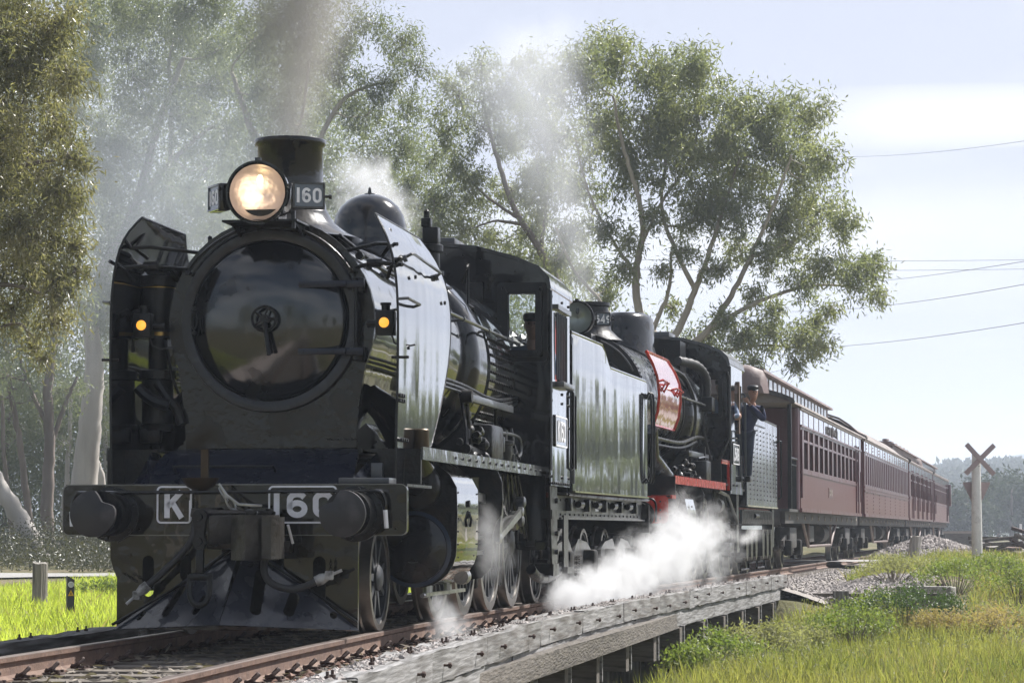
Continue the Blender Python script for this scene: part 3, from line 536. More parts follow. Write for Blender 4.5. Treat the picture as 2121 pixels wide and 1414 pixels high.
    # handrails, pipes along the boiler
    for s in (-1, 1):
        x = s * 1.06; h = MB().cyl((x, 1.6, 2.79), (x, 7.95, 2.79), .017, 8)
        for y in (2.6, 4.4, 5.9, 7.1): h.cyl((x, y, 2.79), (s * .86, y, 2.76), .014, 6); h.lathe([(-.03, .028), (.03, .028)], (x, y, 2.79), (0, 1, 0), 8)
        h.obj('boiler_handrail', GREYM if s > 0 else SATIN, K)
        p = MB()
        for j in range(3): p.tube(smooth_pts([(s * (1.0 + .02 * j), 1.5, 2.20 - .045 * j), (s * (1.0 + .02 * j), 4.5, 2.20 - .045 * j), (s * (1.02 + .02 * j), 6.4, 2.14 - .05 * j), (s * 1.05, 7.9, 2.22 - .03 * j)], 20), .016, 6)
        p.obj('boiler_pipes', SATIN, K)
        p = MB().tube([(s * .7, 3.0, 3.15), (s * .72, 3.3, 3.1), (s * .85, 3.4, 2.9), (s * .95, 3.5, 2.6), (s * .98, 3.6, 2.2)], .014, 6); p.tube(smooth_pts([(s * .55, 1.3, 3.25), (s * .66, 1.8, 3.13), (s * .70, 2.3, 3.07), (s * .74, 3.1, 3.06), (s * .70, 5.8, 3.2)], 16), .02, 6)
        for y in (1.5, 2.1, 2.8): p.lathe([(-.04, .035), (.04, .035)], (s * .68, y, 3.10), (0, 1, 0), 8)
        p.tube([(s * .80, 5.9, 3.26), (s * .86, 5.9, 3.40), (s * .86, 5.9, 3.05), (s * .93, 5.8, 3.0)], .016, 6); p.obj('steam_fittings', SATIN, K)
    # smoke deflectors
    for s in (-1, 1):
        prof = [(1.165, 1.20), (1.17, 1.475), (1.18, 1.9), (1.185, 2.4), (1.175, 2.75), (1.14, 3.0), (1.07, 3.2), (.97, 3.36)]
        rings = []; prof = [(v.x, v.y) for v in smooth_pts([(a, b, 0) for a, b in prof], 18)]
        for x, z in prof:
            u = (z - 1.46) / 1.92; y0 = .58 + .16 * max(0, (u - .85) / .15) ** 2; y1 = .92 if z < 1.46 else (2.02 if s > 0 or u < .8 else 2.02 - .7 * (u - .8) / .2) + 1.03 * math.sin(min(1, max(u, 0) * 1.5) * 1.57) - .38 * max(0, (u - .65) / .35) ** 2
            n = 8; rings.append([(s * x, y0 + (y1 - y0) * k / n, z) for k in range(n + 1)] + [(s * (x - .014), y0 + (y1 - y0) * k / n, z) for k in range(n, -1, -1)])
        d = MB().rings(rings).obj('smoke_deflector', PANEL, K, 35)
        n = 8; e = MB(); r0 = [r_[0] for r_ in rings]; e.tube([Vector(p) + Vector((-s * .006, 0, 0)) for p in r0] + [Vector(p) + Vector((-s * .006, 0, 0)) for p in rings[-1][:9]] + [Vector(r_[8]) + Vector((-s * .006, 0, 0)) for r_ in rings[::-1]], .011, 6); e.obj('deflector_edge', SATIN, d)
        g = MB(); xo = s * 1.235
        g.tube([(s * 1.13, 1.0, 3.02), (s * 1.20, 1.02, 3.06), (s * 1.21, 1.1, 3.07), (s * 1.21, 2.35, 3.03), (s * 1.13, 2.5, 3.0)], .013, 8)
        g.tube([(s * 1.18, .56, 2.66), (s * 1.25, .62, 2.67), (s * 1.25, 1.15, 2.66), (s * 1.18, 1.25, 2.65)], .013, 8); g.lathe([(0, .03), (.03, .03)], (s * 1.14, 1.0, 3.02), (s, 0, .3), 8); g.lathe([(0, .03), (.03, .03)], (s * 1.14, 2.47, 3.0), (s, 0, .3), 8); g.obj('deflector_grab', GREYM, d)
        MB().bolts([(s * 1.18, y, z) for y, z in ((1.3, 2.9), (2.7, 2.8), (.63, 1.9), (.72, 1.9), (.81, 1.9), (.63, 1.86), (.72, 1.86), (.81, 1.86), (1.0, 2.3), (.7, 1.55), (.78, 1.55), (.86, 1.55), (.94, 1.55))], .018, .016, (s, 0, 0)).obj('deflector_bolts', SATIN, d)
        sty = MB().tube([(s * 1.13, .8, 3.12), (s * .95, .9, 3.14), (s * .62, 1.25, 3.12)], .016, 8); sty.tube([(s * 1.18, .75, 2.95), (s * .95, .85, 2.98), (s * .72, 1.2, 2.98)], .018, 8); sty.lathe([(-.06, .035), (.06, .035)], (s * .93, .87, 2.98), (1, 0, 0), 8)
        sty.tube([(s * 1.03, 1.0, 3.26), (s * 1.06, .85, 3.12), (s * .98, .95, 3.05)], .016, 8); sty.tube([(s * 1.2, .6, 3.0), (s * 1.1, .7, 2.93), (s * 1.05, .8, 2.85)], .016, 8); sty.cyl((s * 1.26, .62, 2.2), (s * 1.12, .62, 2.2), .012, 6); sty.obj('deflector_stays', SATIN, d)
        marker_lamp(K, (s * 1.0 - (.02 if s < 0 else .0), .92, 2.50), s)
    # air pump on the far side
    ap = MB().lathe([(0, .14), (.05, .15), (.06, .13), (.42, .13), (.43, .155), (.5, .155), (.51, .12)], (-1.0, 1.35, 1.65), (0, 0, 1), 20)
    ap.lathe([(0, .08), (.35, .08)], (-1.0, 1.35, 2.15), (0, 0, 1), 12); ap.lathe([(0, .14), (.42, .14), (.44, .16), (.52, .16), (.53, .1)], (-1.02, 1.4, 2.42), (0, 0, 1), 20); ap.box(-1.1, -.92, 1.3, 1.5, 2.95, 3.02, .02)
    apo = ap.obj('air_pump', SATIN, K)
    MB().lathe([(0, .148), (.03, .148)], (-1.02, 1.4, 2.84), (0, 0, 1), 20).obj('pump_band', BRASS, apo); MB().lathe([(0, .148), (.03, .148)], (-1.02, 1.4, 2.44), (0, 0, 1), 20).obj('pump_band', BRASS, apo)
    pp = MB().tube(smooth_pts([(-1.18, 1.2, 2.3), (-1.2, 1.15, 2.5), (-1.14, 1.15, 2.62), (-1.05, 1.2, 2.6)], 12), .03, 8); pp.tube(smooth_pts([(-.95, 1.15, 2.05), (-.85, 1.15, 1.9), (-.78, 1.15, 1.82), (-.74, 1.15, 1.7)], 12), .04, 8); pp.tube(smooth_pts([(-1.1, 1.1, 2.0), (-.98, 1.1, 1.9), (-.84, 1.12, 1.85)], 8), .05, 8); pp.tube([(-.9, 1.2, 2.4), (-.84, 1.2, 2.1), (-.78, 1.2, 1.95)], .014, 6)
    for k in range(6): pp.tube(smooth_pts([(-1.15 + .05 * k, 1.25 + .05 * k, 2.96 + .02 * (k % 3)), (-1.0 + .04 * k, 1.3, 3.02 - .03 * (k % 2)), (-.85, 1.35 + .04 * k, 2.9)], 6), .016, 5)
    pp.obj('pump_pipes', SATIN, K)
    MB().box(-1.12, -.94, 1.22, 1.3, 1.55, 1.68, .02).obj('pump_bracket', SATIN, K)
    # cylinders
    for s in (-1, 1):
        P = [(s * 1.05 + s * .22 * math.cos(a), 1.22 + .22 * math.sin(a)) for a in np.linspace(math.pi, .75, 12)] + [(s * 1.30, 1.30), (s * 1.36, 1.19), (s * 1.366, .95), (s * 1.36, .72)] + [(s * 1.03 + s * .33 * math.cos(a), .68 + .33 * math.sin(a)) for a in np.linspace(.05, -math.pi, 14)] + [(s * .7, .9)]
        cyl_m = mat('polished cylinder clothing', (.010, .011, .012), .05, metal=.5, coat=1, bump=.5, bscale=1.8, bdist=.01, spec=1)
        co = MB().prism(P, 2.3, 3.42).obj('cylinder_cladding', cyl_m, K, 30)
        ef = MB().prism([(1.03 * s + (x - 1.03 * s) * 1.012, .95 + (z - .95) * 1.012) for x, z in P], 2.275, 2.299).obj('cylinder_end_plate', SATIN, co)
        MB().lathe([(0, .29), (-.06, .285), (-.08, .25), (-.085, .12), (-.11, .11), (-.115, .001)], (s * 1.0, 2.275, .67), (0, 1, 0), 40, False, False).obj('cylinder_cover', SMOKEB, co, 50)
        MB().lathe([(0, .325), (-.03, .325), (-.032, .29)], (s * 1.0, 2.275, .67), (0, 1, 0), 40, False, False).obj('cover_ring', mat('cover ring blue', (.03, .045, .08), .25, coat=.8), co, 50)
        MB().lathe([(0, .20), (-.10, .195), (-.13, .17), (-.14, .08), (-.16, .07), (-.165, .001)], (s * 1.04, 2.275, 1.20), (0, 1, 0), 32, False, False).obj('valve_cover', SATIN, co, 50)
        rv = MB().bolts([(s * 1.362, y, z) for y in (2.36, 3.36) for z in np.arange(.6, 1.2, .11)], .008, .008, (s, 0, 0)); rv.box(min(s * 1.36, s * 1.372), max(s * 1.36, s * 1.372), 2.85, 2.9, .93, 1.0); rv.lathe([(0, .03), (.02, .03)], (s * 1.362, 2.87, 1.06), (s, 0, 0), 10); rv.tube([(s * 1.37, 2.88, .99), (s * 1.39, 2.88, .92), (s * 1.38, 2.88, .86)], .012, 6); rv.obj('cladding_rivets', SATIN, co)
        for k in range(2): MB().prism([(-.04, 0), (0, .045), (.04, 0), (0, -.045)], -.004, .004).xf(Matrix.Translation((s * 1.235, 2.62 + .26 * k, 1.402)) @ Matrix.Rotation(R(40 * s), 4, 'Y') @ Matrix.Rotation(R(90), 4, 'X') @ Matrix.Rotation(R(0), 4, 'Y')).obj('diamond_opening', SOOT, co)
        dc = MB()
        for y in (2.35, 3.35): dc.cyl((s * 1.1, y, .42), (s * 1.1, y, .26), .022, 8); dc.lathe([(0, .04), (.06, .04)], (s * 1.1, y, .30), (0, 0, 1), 8)
        dc.box(min(s * 1.08, s * 1.12), max(s * 1.08, s * 1.12), 2.2, 4.2, .27, .30); dc.cyl((s * 1.1, 2.1, .28), (s * 1.1, 2.3, .28), .02, 8); dc.obj('drain_cocks', STEEL, K)
        bx = MB().lathe([(-.09, .07), (.09, .07), (.10, .03)], (s * 1.22, 3.42, .42), (0, 1, 0), 14); bx.box(min(s * 1.16, s * 1.28), max(s * 1.16, s * 1.28), 3.36, 3.46, .36, .48, .02); bx.obj('drain_valve', STEEL, K)
        # crosshead bracket plate
        hol = [(s * x, z) for x, z in ((.98, .98), (1.12, .98), (1.12, 1.33), (.98, 1.33))]
        ol = [(s * x, z) for x, z in ((.86, 1.44), (.86, .62), (.90, .45), (1.0, .36), (1.14, .38), (1.235, .48), (1.25, .62), (1.25, .80), (1.28, .90), (1.335, .98), (1.345, 1.10), (1.34, 1.28), (1.30, 1.38), (1.22, 1.44))]
        mbk = plate(ol, [hol], .03, Matrix.Translation((0, 5.0, 0))); br = mbk.obj('motion_bracket', SATIN, K)
        sb_ = MB().box(min(s * .98, s * 1.16), max(s * .98, s * 1.16), 3.42, 5.0, .60, .64); sb_.box(min(s * .98, s * 1.16), max(s * .98, s * 1.16), 3.42, 5.0, .74, .78); sb_.obj('slide_bars', STEEL, K)
        MB().box(min(s * .99, s * 1.15), max(s * .99, s * 1.15), 4.1, 4.5, .55, .82, .02).obj('crosshead', STEEL, K); MB().cyl((s * 1.06, 3.4, .69), (s * 1.06, 4.2, .69), .03, 10).obj('piston_rod', STEEL, K)
        rod(K, 'connecting_rod', (s * 1.10, 4.3, .70), (s * 1.10, 7.3, .93), .09, .13, .055, STEEL, .10)
        rod(K, 'side_rod', (s * .98, 4.2, .93), (s * .98, 8.85, .93), .10, .10, .05, STEEL, .085)
        rod(K, 'radius_rod', (s * 1.16, 3.4, 1.18), (s * 1.16, 5.3, 1.12), .07, .09, .04, STEEL, .05)
        ex = MB(); ex.prism([(s * 1.14, 1.35), (s * 1.20, 1.35), (s * 1.22, 1.0), (s * 1.20, .72), (s * 1.14, .72)], 5.7, 5.85); ex.obj('expansion_link', GREYM, K)
        rod(K, 'eccentric_rod', (s * 1.18, 5.8, .75), (s * 1.18, 7.3, 1.02), .06, .08, .03, STEEL, .05); rod(K, 'return_crank', (s * 1.16, 7.3, .93), (s * 1.16, 7.42, 1.12), .12, .09, .05, GREYM, .06)
        wheel(K, 1.49, .44, 9, s, .80, rot=.3)
        for t_ in (4.2, 5.72, 7.3, 8.85): wheel(K, t_, .70, 15, s, .80, cw=1, rot=math.pi * .5)
        br_ = MB()
        for t_ in (4.95, 6.5, 8.08): br_.box(min(s * .76, s * .86), max(s * .76, s * .86), t_ - .05, t_ + .05, .25, .8, .02); br_.cyl((s * .8, t_, 1.2), (s * .8, t_, .5), .03, 6)
        br_.obj('brake_gear', SOOT, K)
        # reservoir, ashpan fittings behind the last driver
        rs = MB().lathe([(0, .15), (.06, .17), (.08, .17), (.10, .15), (.85, .15), (.9, .12)], (s * 1.12, 8.55, .62), (0, 0, 1), 20); rs.box(s * 1.12 - .05, s * 1.12 + .05, 8.35, 8.45, .66, .74, .01); rs.obj('reservoir', SATIN, K)
        vp = MB().tube(smooth_pts([(s * 1.2, 7.9, .42), (s * 1.22, 8.3, .33), (s * 1.22, 9.2, .32), (s * 1.22, 10.2, .42)], 14), .055, 10); vp.obj('feed_pipe', SATIN, K)
        sl = MB()
        for k in range(5): sl.tube(smooth_pts([(s * 1.1, 6.6 + .25 * k, 1.4), (s * (1.05 + .02 * k), 7.0 + .22 * k, 1.05), (s * 1.1, 7.4 + .25 * k, .9 - .05 * k), (s * 1.05, 7.9 + .1 * k, 1.0)], 10), .014, 5)
        sl.obj('sand_pipes', SATIN, K)
    # running board fittings (near side)
    tb = MB().box(.98, 1.24, 5.05, 5.75, 1.49, 1.84, .04).obj('lubricator_tank', SATIN, K, 30)
    ml = MB().lathe([(0, .10), (.10, .12), (.18, .12), (.20, .14), (.23, .14), (.24, .07), (.34, .07)], (1.1, 6.45, 1.49), (0, 0, 1), 16)
    for y, h in ((6.0, .34), (6.15, .28), (7.0, .38), (7.2, .22), (7.35, .16)): ml.lathe([(0, .045), (h * .3, .045), (h * .32, .03), (h * .7, .04), (h, .02)], (1.12, y, 1.49), (0, 0, 1), 10); ml.lathe([(-.05, .02), (.05, .02)], (1.12, y, 1.49 + h * .5), (1, 0, 0), 8)
    ml.obj('feed_pump', SATIN, K)
    MB().tube(smooth_pts([(1.15, 5.8, 1.78), (1.15, 6.6, 1.80), (1.15, 7.3, 1.79), (1.15, 7.5, 1.74), (1.15, 7.5, 1.62), (1.15, 7.3, 1.58)], 20), .016, 8).obj('pump_handrail', GREYM, K)
    it = MB()
    for k in range(22): y = 4.25 + .75 * random.random(); z = 1.49 + .28 * random.random(); it.lathe([(-.04, .03), (.02, .045 * (.6 + random.random() * .7)), (.05, .02)], (1.0 + .2 * random.random(), y, z), random.choice([(1, 0, 0), (0, 1, 0), (0, 0, 1)]), 9)
    it.cyl((1.1, 4.3, 1.58), (1.1, 5.05, 1.55), .05, 12); it.tube([(1.1, 4.3, 1.5), (1.1, 4.35, 1.75), (1.02, 4.5, 2.1)], .018, 6); it.obj('injector', SATIN, K)
    MB().lathe([(0, .075), (.01, .08), (.16, .08), (.17, .07)], (1.2, 1.42, 1.49), (0, 0, 1), 16).obj('oil_pot', BRONZE, K)
    rc = MB().box(1.08, 1.12, 4.4, 7.2, 2.03, 2.10, .004); rc.obj('reversing_rod', GREYM, K); rcb = MB().lathe([(-.05, .06), (.05, .06)], (1.1, 4.4, 2.07), (1, 0, 0), 12); rcb.cyl((1.1, 4.4, 2.0), (1.12, 4.55, 1.5), .018, 8); rcb.cyl((1.1, 6.1, 2.03), (1.1, 6.2, 1.6), .02, 6); rcb.box(1.05, 1.2, 6.0, 6.1, 1.6, 1.75, .01); rcb.obj('reversing_arm', SATIN, K)
    rv = MB().bolts([(1.312, y, 1.40) for y in (1.1,)], .01); 
    # cab
    W_ = 1.39
    roofline = [(W_, 3.36), (W_ - .02, 3.48), (1.26, 3.60), (1.0, 3.71), (.6, 3.82), (0, 3.87)]
    rl = roofline + [(-x, z) for x, z in roofline[-2::-1]]
    ol = [(W_, 1.45)] + rl + [(-W_, 1.45)]
    fw = plate(ol, [[(.96, 2.73), (1.24, 2.73), (1.24, 3.32), (.96, 3.32)], [(-1.24, 2.73), (-.96, 2.73), (-.96, 3.32), (-1.24, 3.32)]], .025, Matrix.Translation((0, 7.97, 0))).obj('cab_front', BLACK, K, 30)
    for s in (-1, 1):
        a, b = sorted((s * .955, s * 1.245)); wf = MB()
        P = rrect(a - .035, b + .035, 2.69, 3.36, .01, 1); P.append(P[0]); ribbon(wf, P, .07, .05, lambda x, z, c: Vector((x, 7.955 - c, z))); P = rrect(a - .10, b + .10, 2.63, 3.42, .02, 2); P.append(P[0]); ribbon(wf, P, .05, .02, lambda x, z, c: Vector((x, 7.957 - c, z)))
        wfo = wf.obj('cab_window_frame', SATIN, fw); MB().box(a, b, 7.93, 7.935, 2.73, 3.32).obj('pane', GLASS, wfo)
    P = [(x, z + .005) for x, z in rl]; rb = MB(); ribbon(rb, P, .035, .05, lambda x, z, c: Vector((x, 7.955 - c, z))); rb.obj('roof_beading', BLACK, fw)
    MB().bolts([(x * .93, 7.957, z - .10) for x, z in [(1.1, 3.66), (.9, 3.74), (.7, 3.80), (.5, 3.84), (.3, 3.86)]], .014, .012).obj('cab_bolts', SATIN, fw)
    hb_ = MB().box(.50, .68, 7.92, 7.955, 3.10, 3.45, .01).obj('inspection_hatch', SATIN, fw)
    ro = MB(); r0 = [(x * 1.015, z + .02) for x, z in rl]; r1 = [(x * .99, z - .01) for x, z in rl]
    ro.rings([[(x, y, z) for x, z in r0 + r1[::-1]] for y in (7.94, 9.75)]); roof = ro.obj('cab_roof', BLACK, K)
    MB().box(-.5, .35, 8.1, 8.9, 3.88, 3.95, .01).obj('roof_vent', GREYM, roof)
    for s in (-1, 1):
        M = Matrix(((0, s, 0, s * W_), (1, 0, 0, 0), (0, 0, 1, 0), (0, 0, 0, 1)))
        sdp = plate([(7.985, 1.30), (9.55, 1.30), (9.55, 3.38), (7.985, 3.38)], [[(8.35, 2.42), (9.3, 2.42), (9.3, 3.18), (8.35, 3.18)]], .02, M).obj('cab_side', PANEL, K, 30)
        bb_ = MB()
        for y in (8.42, 8.55, 8.7, 8.85, 9.02, 9.2): bb_.cyl((s * (W_ + .02), y, 2.44), (s * (W_ + .02), y, 3.16), .012, 6)
        bb_.box(min(s * W_, s * (W_ + .05)), max(s * W_, s * (W_ + .05)), 8.3, 9.4, 3.19, 3.24); bb_.obj('window_bars', GREYM if s > 0 else SATIN, sdp)
        MB().box(min(s * (W_ - .02), s * (W_ + .10)), max(s * (W_ - .02), s * (W_ + .10)), 8.4, 9.3, 2.36, 2.42, .01).obj('arm_rest', GREYM, sdp)
        MB().box(min(s * 1.3, s * 1.34), max(s * 1.3, s * 1.34), 8.6, 8.95, 2.42, 3.1).obj('window_shutter', REDL, sdp)
        MB().bolts([(s * (W_ + .01), y, z) for y in (8.05, 8.9, 9.45) for z in (1.4, 1.95, 2.2, 2.3, 3.3)] + [(s * (W_ + .01), y, 1.33) for y in np.arange(8.1, 9.5, .15)], .016, .014, (s, 0, 0)).obj('side_bolts', SATIN, sdp)
        MB().cyl((s * 1.40, 7.97, 1.46), (s * 1.40, 7.97, 3.36), .02, 8).obj('cab_corner_beading', BLACK, sdp)
        hr = MB().tube([(s * 1.40, 9.6, 1.5), (s * 1.43, 9.62, 1.52), (s * 1.43, 9.62, 2.35), (s * 1.40, 9.6, 2.4)], .016, 8); hr.obj('cab_handrail', SATIN, sdp)
        if s > 0: numplate(sdp, 'cab_number_plate', 'K160', (W_ + .02, 8.25, 1.72), (0, 1, 0), (0, 0, 1), .95, .34, .22, .15, .03, .035, BLACK, label='side number plate reading K160')
        stp = MB().prismx([(8.35, 1.30), (8.55, .40), (8.62, .34), (8.95, .34), (8.95, 1.30)], s * 1.33 - .01, s * 1.33 + .01)
        stp.box(s * 1.33 - .16, s * 1.33 + .02, 8.45, 9.0, .95, 1.05); stp.box(s * 1.33 - .18, s * 1.33 + .02, 8.55, 9.0, .35, .47)
        for z in (.6, .8, 1.15): stp.lathe([(-.01, .03), (.03, .03)], (s * 1.34, 8.8, z), (s, 0, 0), 8)
        stp.obj('cab_steps', SATIN, K)
    MB().box(-1.35, 1.35, 8.0, 9.9, 1.42, 1.46).obj('cab_floor', SOOT, K)
    bh = MB().lathe([(7.99, .95), (8.15, .93), (8.2, .8)], (0, 0, 2.46), (0, 1, 0), 32); bh.obj('backhead', SOOT, K)
    MB().cyl((-.6, .95, .93 - .23), (.6, .95, .70), .05, 8) if 0 else None
    ax = MB()
    for t_, r_ in ((1.49, .44), (4.2, .7), (5.72, .7), (7.3, .7), (8.85, .7)): ax.cyl((-.8, t_, r_), (.8, t_, r_), .09, 12)
    ax.obj('axles', SOOT, K)
    return K
def coal_heap(parent, x0, x1, y0, y1, zf, n, size=.10, name='coal_load', label=None):
    mb = MB(); nx, ny = 10, 20
    mb.rings([[(x0 + (x1 - x0) * i / nx, y0 + (y1 - y0) * j / ny, zf(x0 + (x1 - x0) * i / nx, y0 + (y1 - y0) * j / ny)) for i in range(nx + 1)] for j in range(ny + 1)], False, False, False)
    for k in range(n):
        x = x0 + (x1 - x0) * random.random(); y = y0 + (y1 - y0) * random.random(); z = zf(x, y); r = size * (.5 + random.random())
        c = [Vector((x, y, z)) + Vector([random.uniform(-1, 1) for _ in range(3)]).normalized() * r * random.uniform(.6, 1) for _ in range(6)]
        vs_ = [Vector((x, y, z)) + Vector(d) * r * random.uniform(.55, 1) for d in ((1, 0, .2), (-1, .1, 0), (0, 1, -.1), (.1, -1, .1), (0, .1, 1), (0, 0, -1))]
        mb.add(vs_, [(0, 2, 4), (2, 1, 4), (1, 3, 4), (3, 0, 4), (2, 0, 5), (1, 2, 5), (3, 1, 5), (0, 3, 5)])
    return mb.obj(name, COAL, parent, 0, kind='stuff')
FKT = frame(12, 17.5)
def build_k_tender():
    T = root('tender', FKT, 'black coal and water tender with streaky polished side, behind engine K 160', 'tender')
    zt = [(10.1, 3.06), (12.35, 3.06), (12.55, 3.0), (12.85, 2.84), (13.0, 2.82), (16.1, 2.82)]
    for s in (-1, 1):
        x = s * 1.40
        rg = []
        for y in [10.06, 10.10, 10.2] + list(np.linspace(10.5, 16.12, 26)):
            z1 = float(np.interp(y, [a for a, b in zt], [b for a, b in zt]))
            if y < 10.2: z1 -= (.12 if y < 10.08 else .03)
            rg.append([(x, y, 1.26), (x, y, 1.9), (x, y, 2.5), (x, y, z1 - .04), (x - s * .02, y, z1), (x - s * .05, y, z1), (x - s * .06, y, z1 - .05), (x - s * .06, y, 1.26)])
        sd_ = MB().rings(rg).obj('tank_side', TANK, T, 35)
        cp = MB().tube([(x - s * .03, y, z + .005) for y, z in zt], .022, 8); cp.obj('top_beading', BLACK, sd_)
        MB().box(min(s * 1.39, s * 1.425), max(s * 1.39, s * 1.425), 10.1, 16.1, 1.255, 1.275).obj('tank_foot', mat('mossy tank foot', (.09, .10, .04), .7, var=.4, vscale=10), sd_)
        hr = MB().tube(smooth_pts([(x, 16.0, 2.58), (x + s * .07, 16.0, 2.6), (x + s * .07, 16.0, 1.55), (x, 16.0, 1.52)], 14), .016, 8); hr.tube(smooth_pts([(x, 16.25, 2.58), (x + s * .07, 16.25, 2.6), (x + s * .07, 16.25, 1.55), (x, 16.25, 1.52)], 14), .016, 8); hr.obj('tender_ladder', SATIN, T)
        pr = MB().cyl((x - s * .02, 9.92, 1.35), (x - s * .02, 9.92, 2.35), .07, 12); pr.tube([(x, 9.98, 1.5), (x + s * .04, 10.02, 1.52), (x + s * .04, 10.02, 2.33), (x, 9.98, 2.35)], .015, 8); pr.obj('front_handrail', SATIN, T)
        f = MB().box(min(s * 1.22, s * 1.25), max(s * 1.22, s * 1.25), 9.9, 16.6, .96, 1.22)
        f.box(min(s * 1.22, s * 1.30), max(s * 1.22, s * 1.30), 9.9, 16.6, .955, .975); f.box(min(s * 1.22, s * 1.36), max(s * 1.22, s * 1.36), 9.9, 16.6, 1.225, 1.245); fo = f.obj('sole_bar', GREYF, T)
        ft = MB()
        for k in range(9): y = 10.5 + .65 * k; ft.lathe([(-.1, .04), (.1, .05), (.12, .02)], (s * 1.30, y, 1.13), (0, 1, 0), 10) if k % 2 else ft.box(min(s * 1.25, s * 1.32), max(s * 1.25, s * 1.32), y - .06, y + .06, 1.05, 1.2, .01)
        ft.tube([(s * 1.36, 10, 1.235), (s * 1.38, 13, 1.22), (s * 1.36, 16.4, 1.235)], .02, 6); ft.bolts([(s * 1.25, y, z) for y in np.arange(10.1, 16.5, .32) for z in (1.01, 1.17)], .014, .012, (s, 0, 0)); ft.obj('frame_fittings', SATIN, fo)
        MB().box(min(s * 1.251, s * 1.254), max(s * 1.251, s * 1.254), 12.6, 12.85, 1.06, 1.18).obj('data_panel', WHITE, fo)
        sp = MB(); sp.box(min(s * 1.2, s * 1.36), max(s * 1.2, s * 1.36), 9.95, 10.35, .35, .42); sp.box(s * 1.30 - .01, s * 1.30 + .01, 10.0, 10.3, .35, 1.0); sp.obj('tender_steps', SATIN, T)
    MB().box(-1.36, 1.36, 10.1, 16.1, 1.26, 2.3).obj('tank_body', SATIN, T); MB().box(-1.33, 1.33, 13.2, 16.1, 2.3, 2.62).obj('tank_top', SATIN, T)
    MB().box(-1.38, 1.38, 10.08, 10.12, 1.3, 2.9).obj('tank_front', SATIN, T); MB().box(-1.38, 1.38, 16.07, 16.12, 1.26, 2.8).obj('tank_back', SATIN, T)
    MB().box(-1.2, 1.2, 9.9, 16.6, 1.0, 1.2).obj('underframe', SOOT, T); MB().box(-1.35, 1.35, 16.6, 16.66, .8, 1.18).obj('rear_beam', SOOT, T)
    coal_heap(T, -1.3, 1.3, 10.2, 13.4, lambda x, y: 2.75 + .42 * math.cos(x * 1.15) * math.exp(-((y - 11.3) / 1.3) ** 2) - (.5 if y < 10.3 else 0), 700, .075)
    bogie(T, 11.6, 1.75, frame_m=GREYF); bogie(T, 15.0, 1.75, frame_m=GREYF)
    for s in (-1, 1): buf = MB().lathe([(0, .18), (.05, .16), (.3, .16), (.31, .2), (.36, .2)], (s * .97, 16.66, .955), (0, 1, 0), 20).obj('buffer', SATIN, T)
    return T
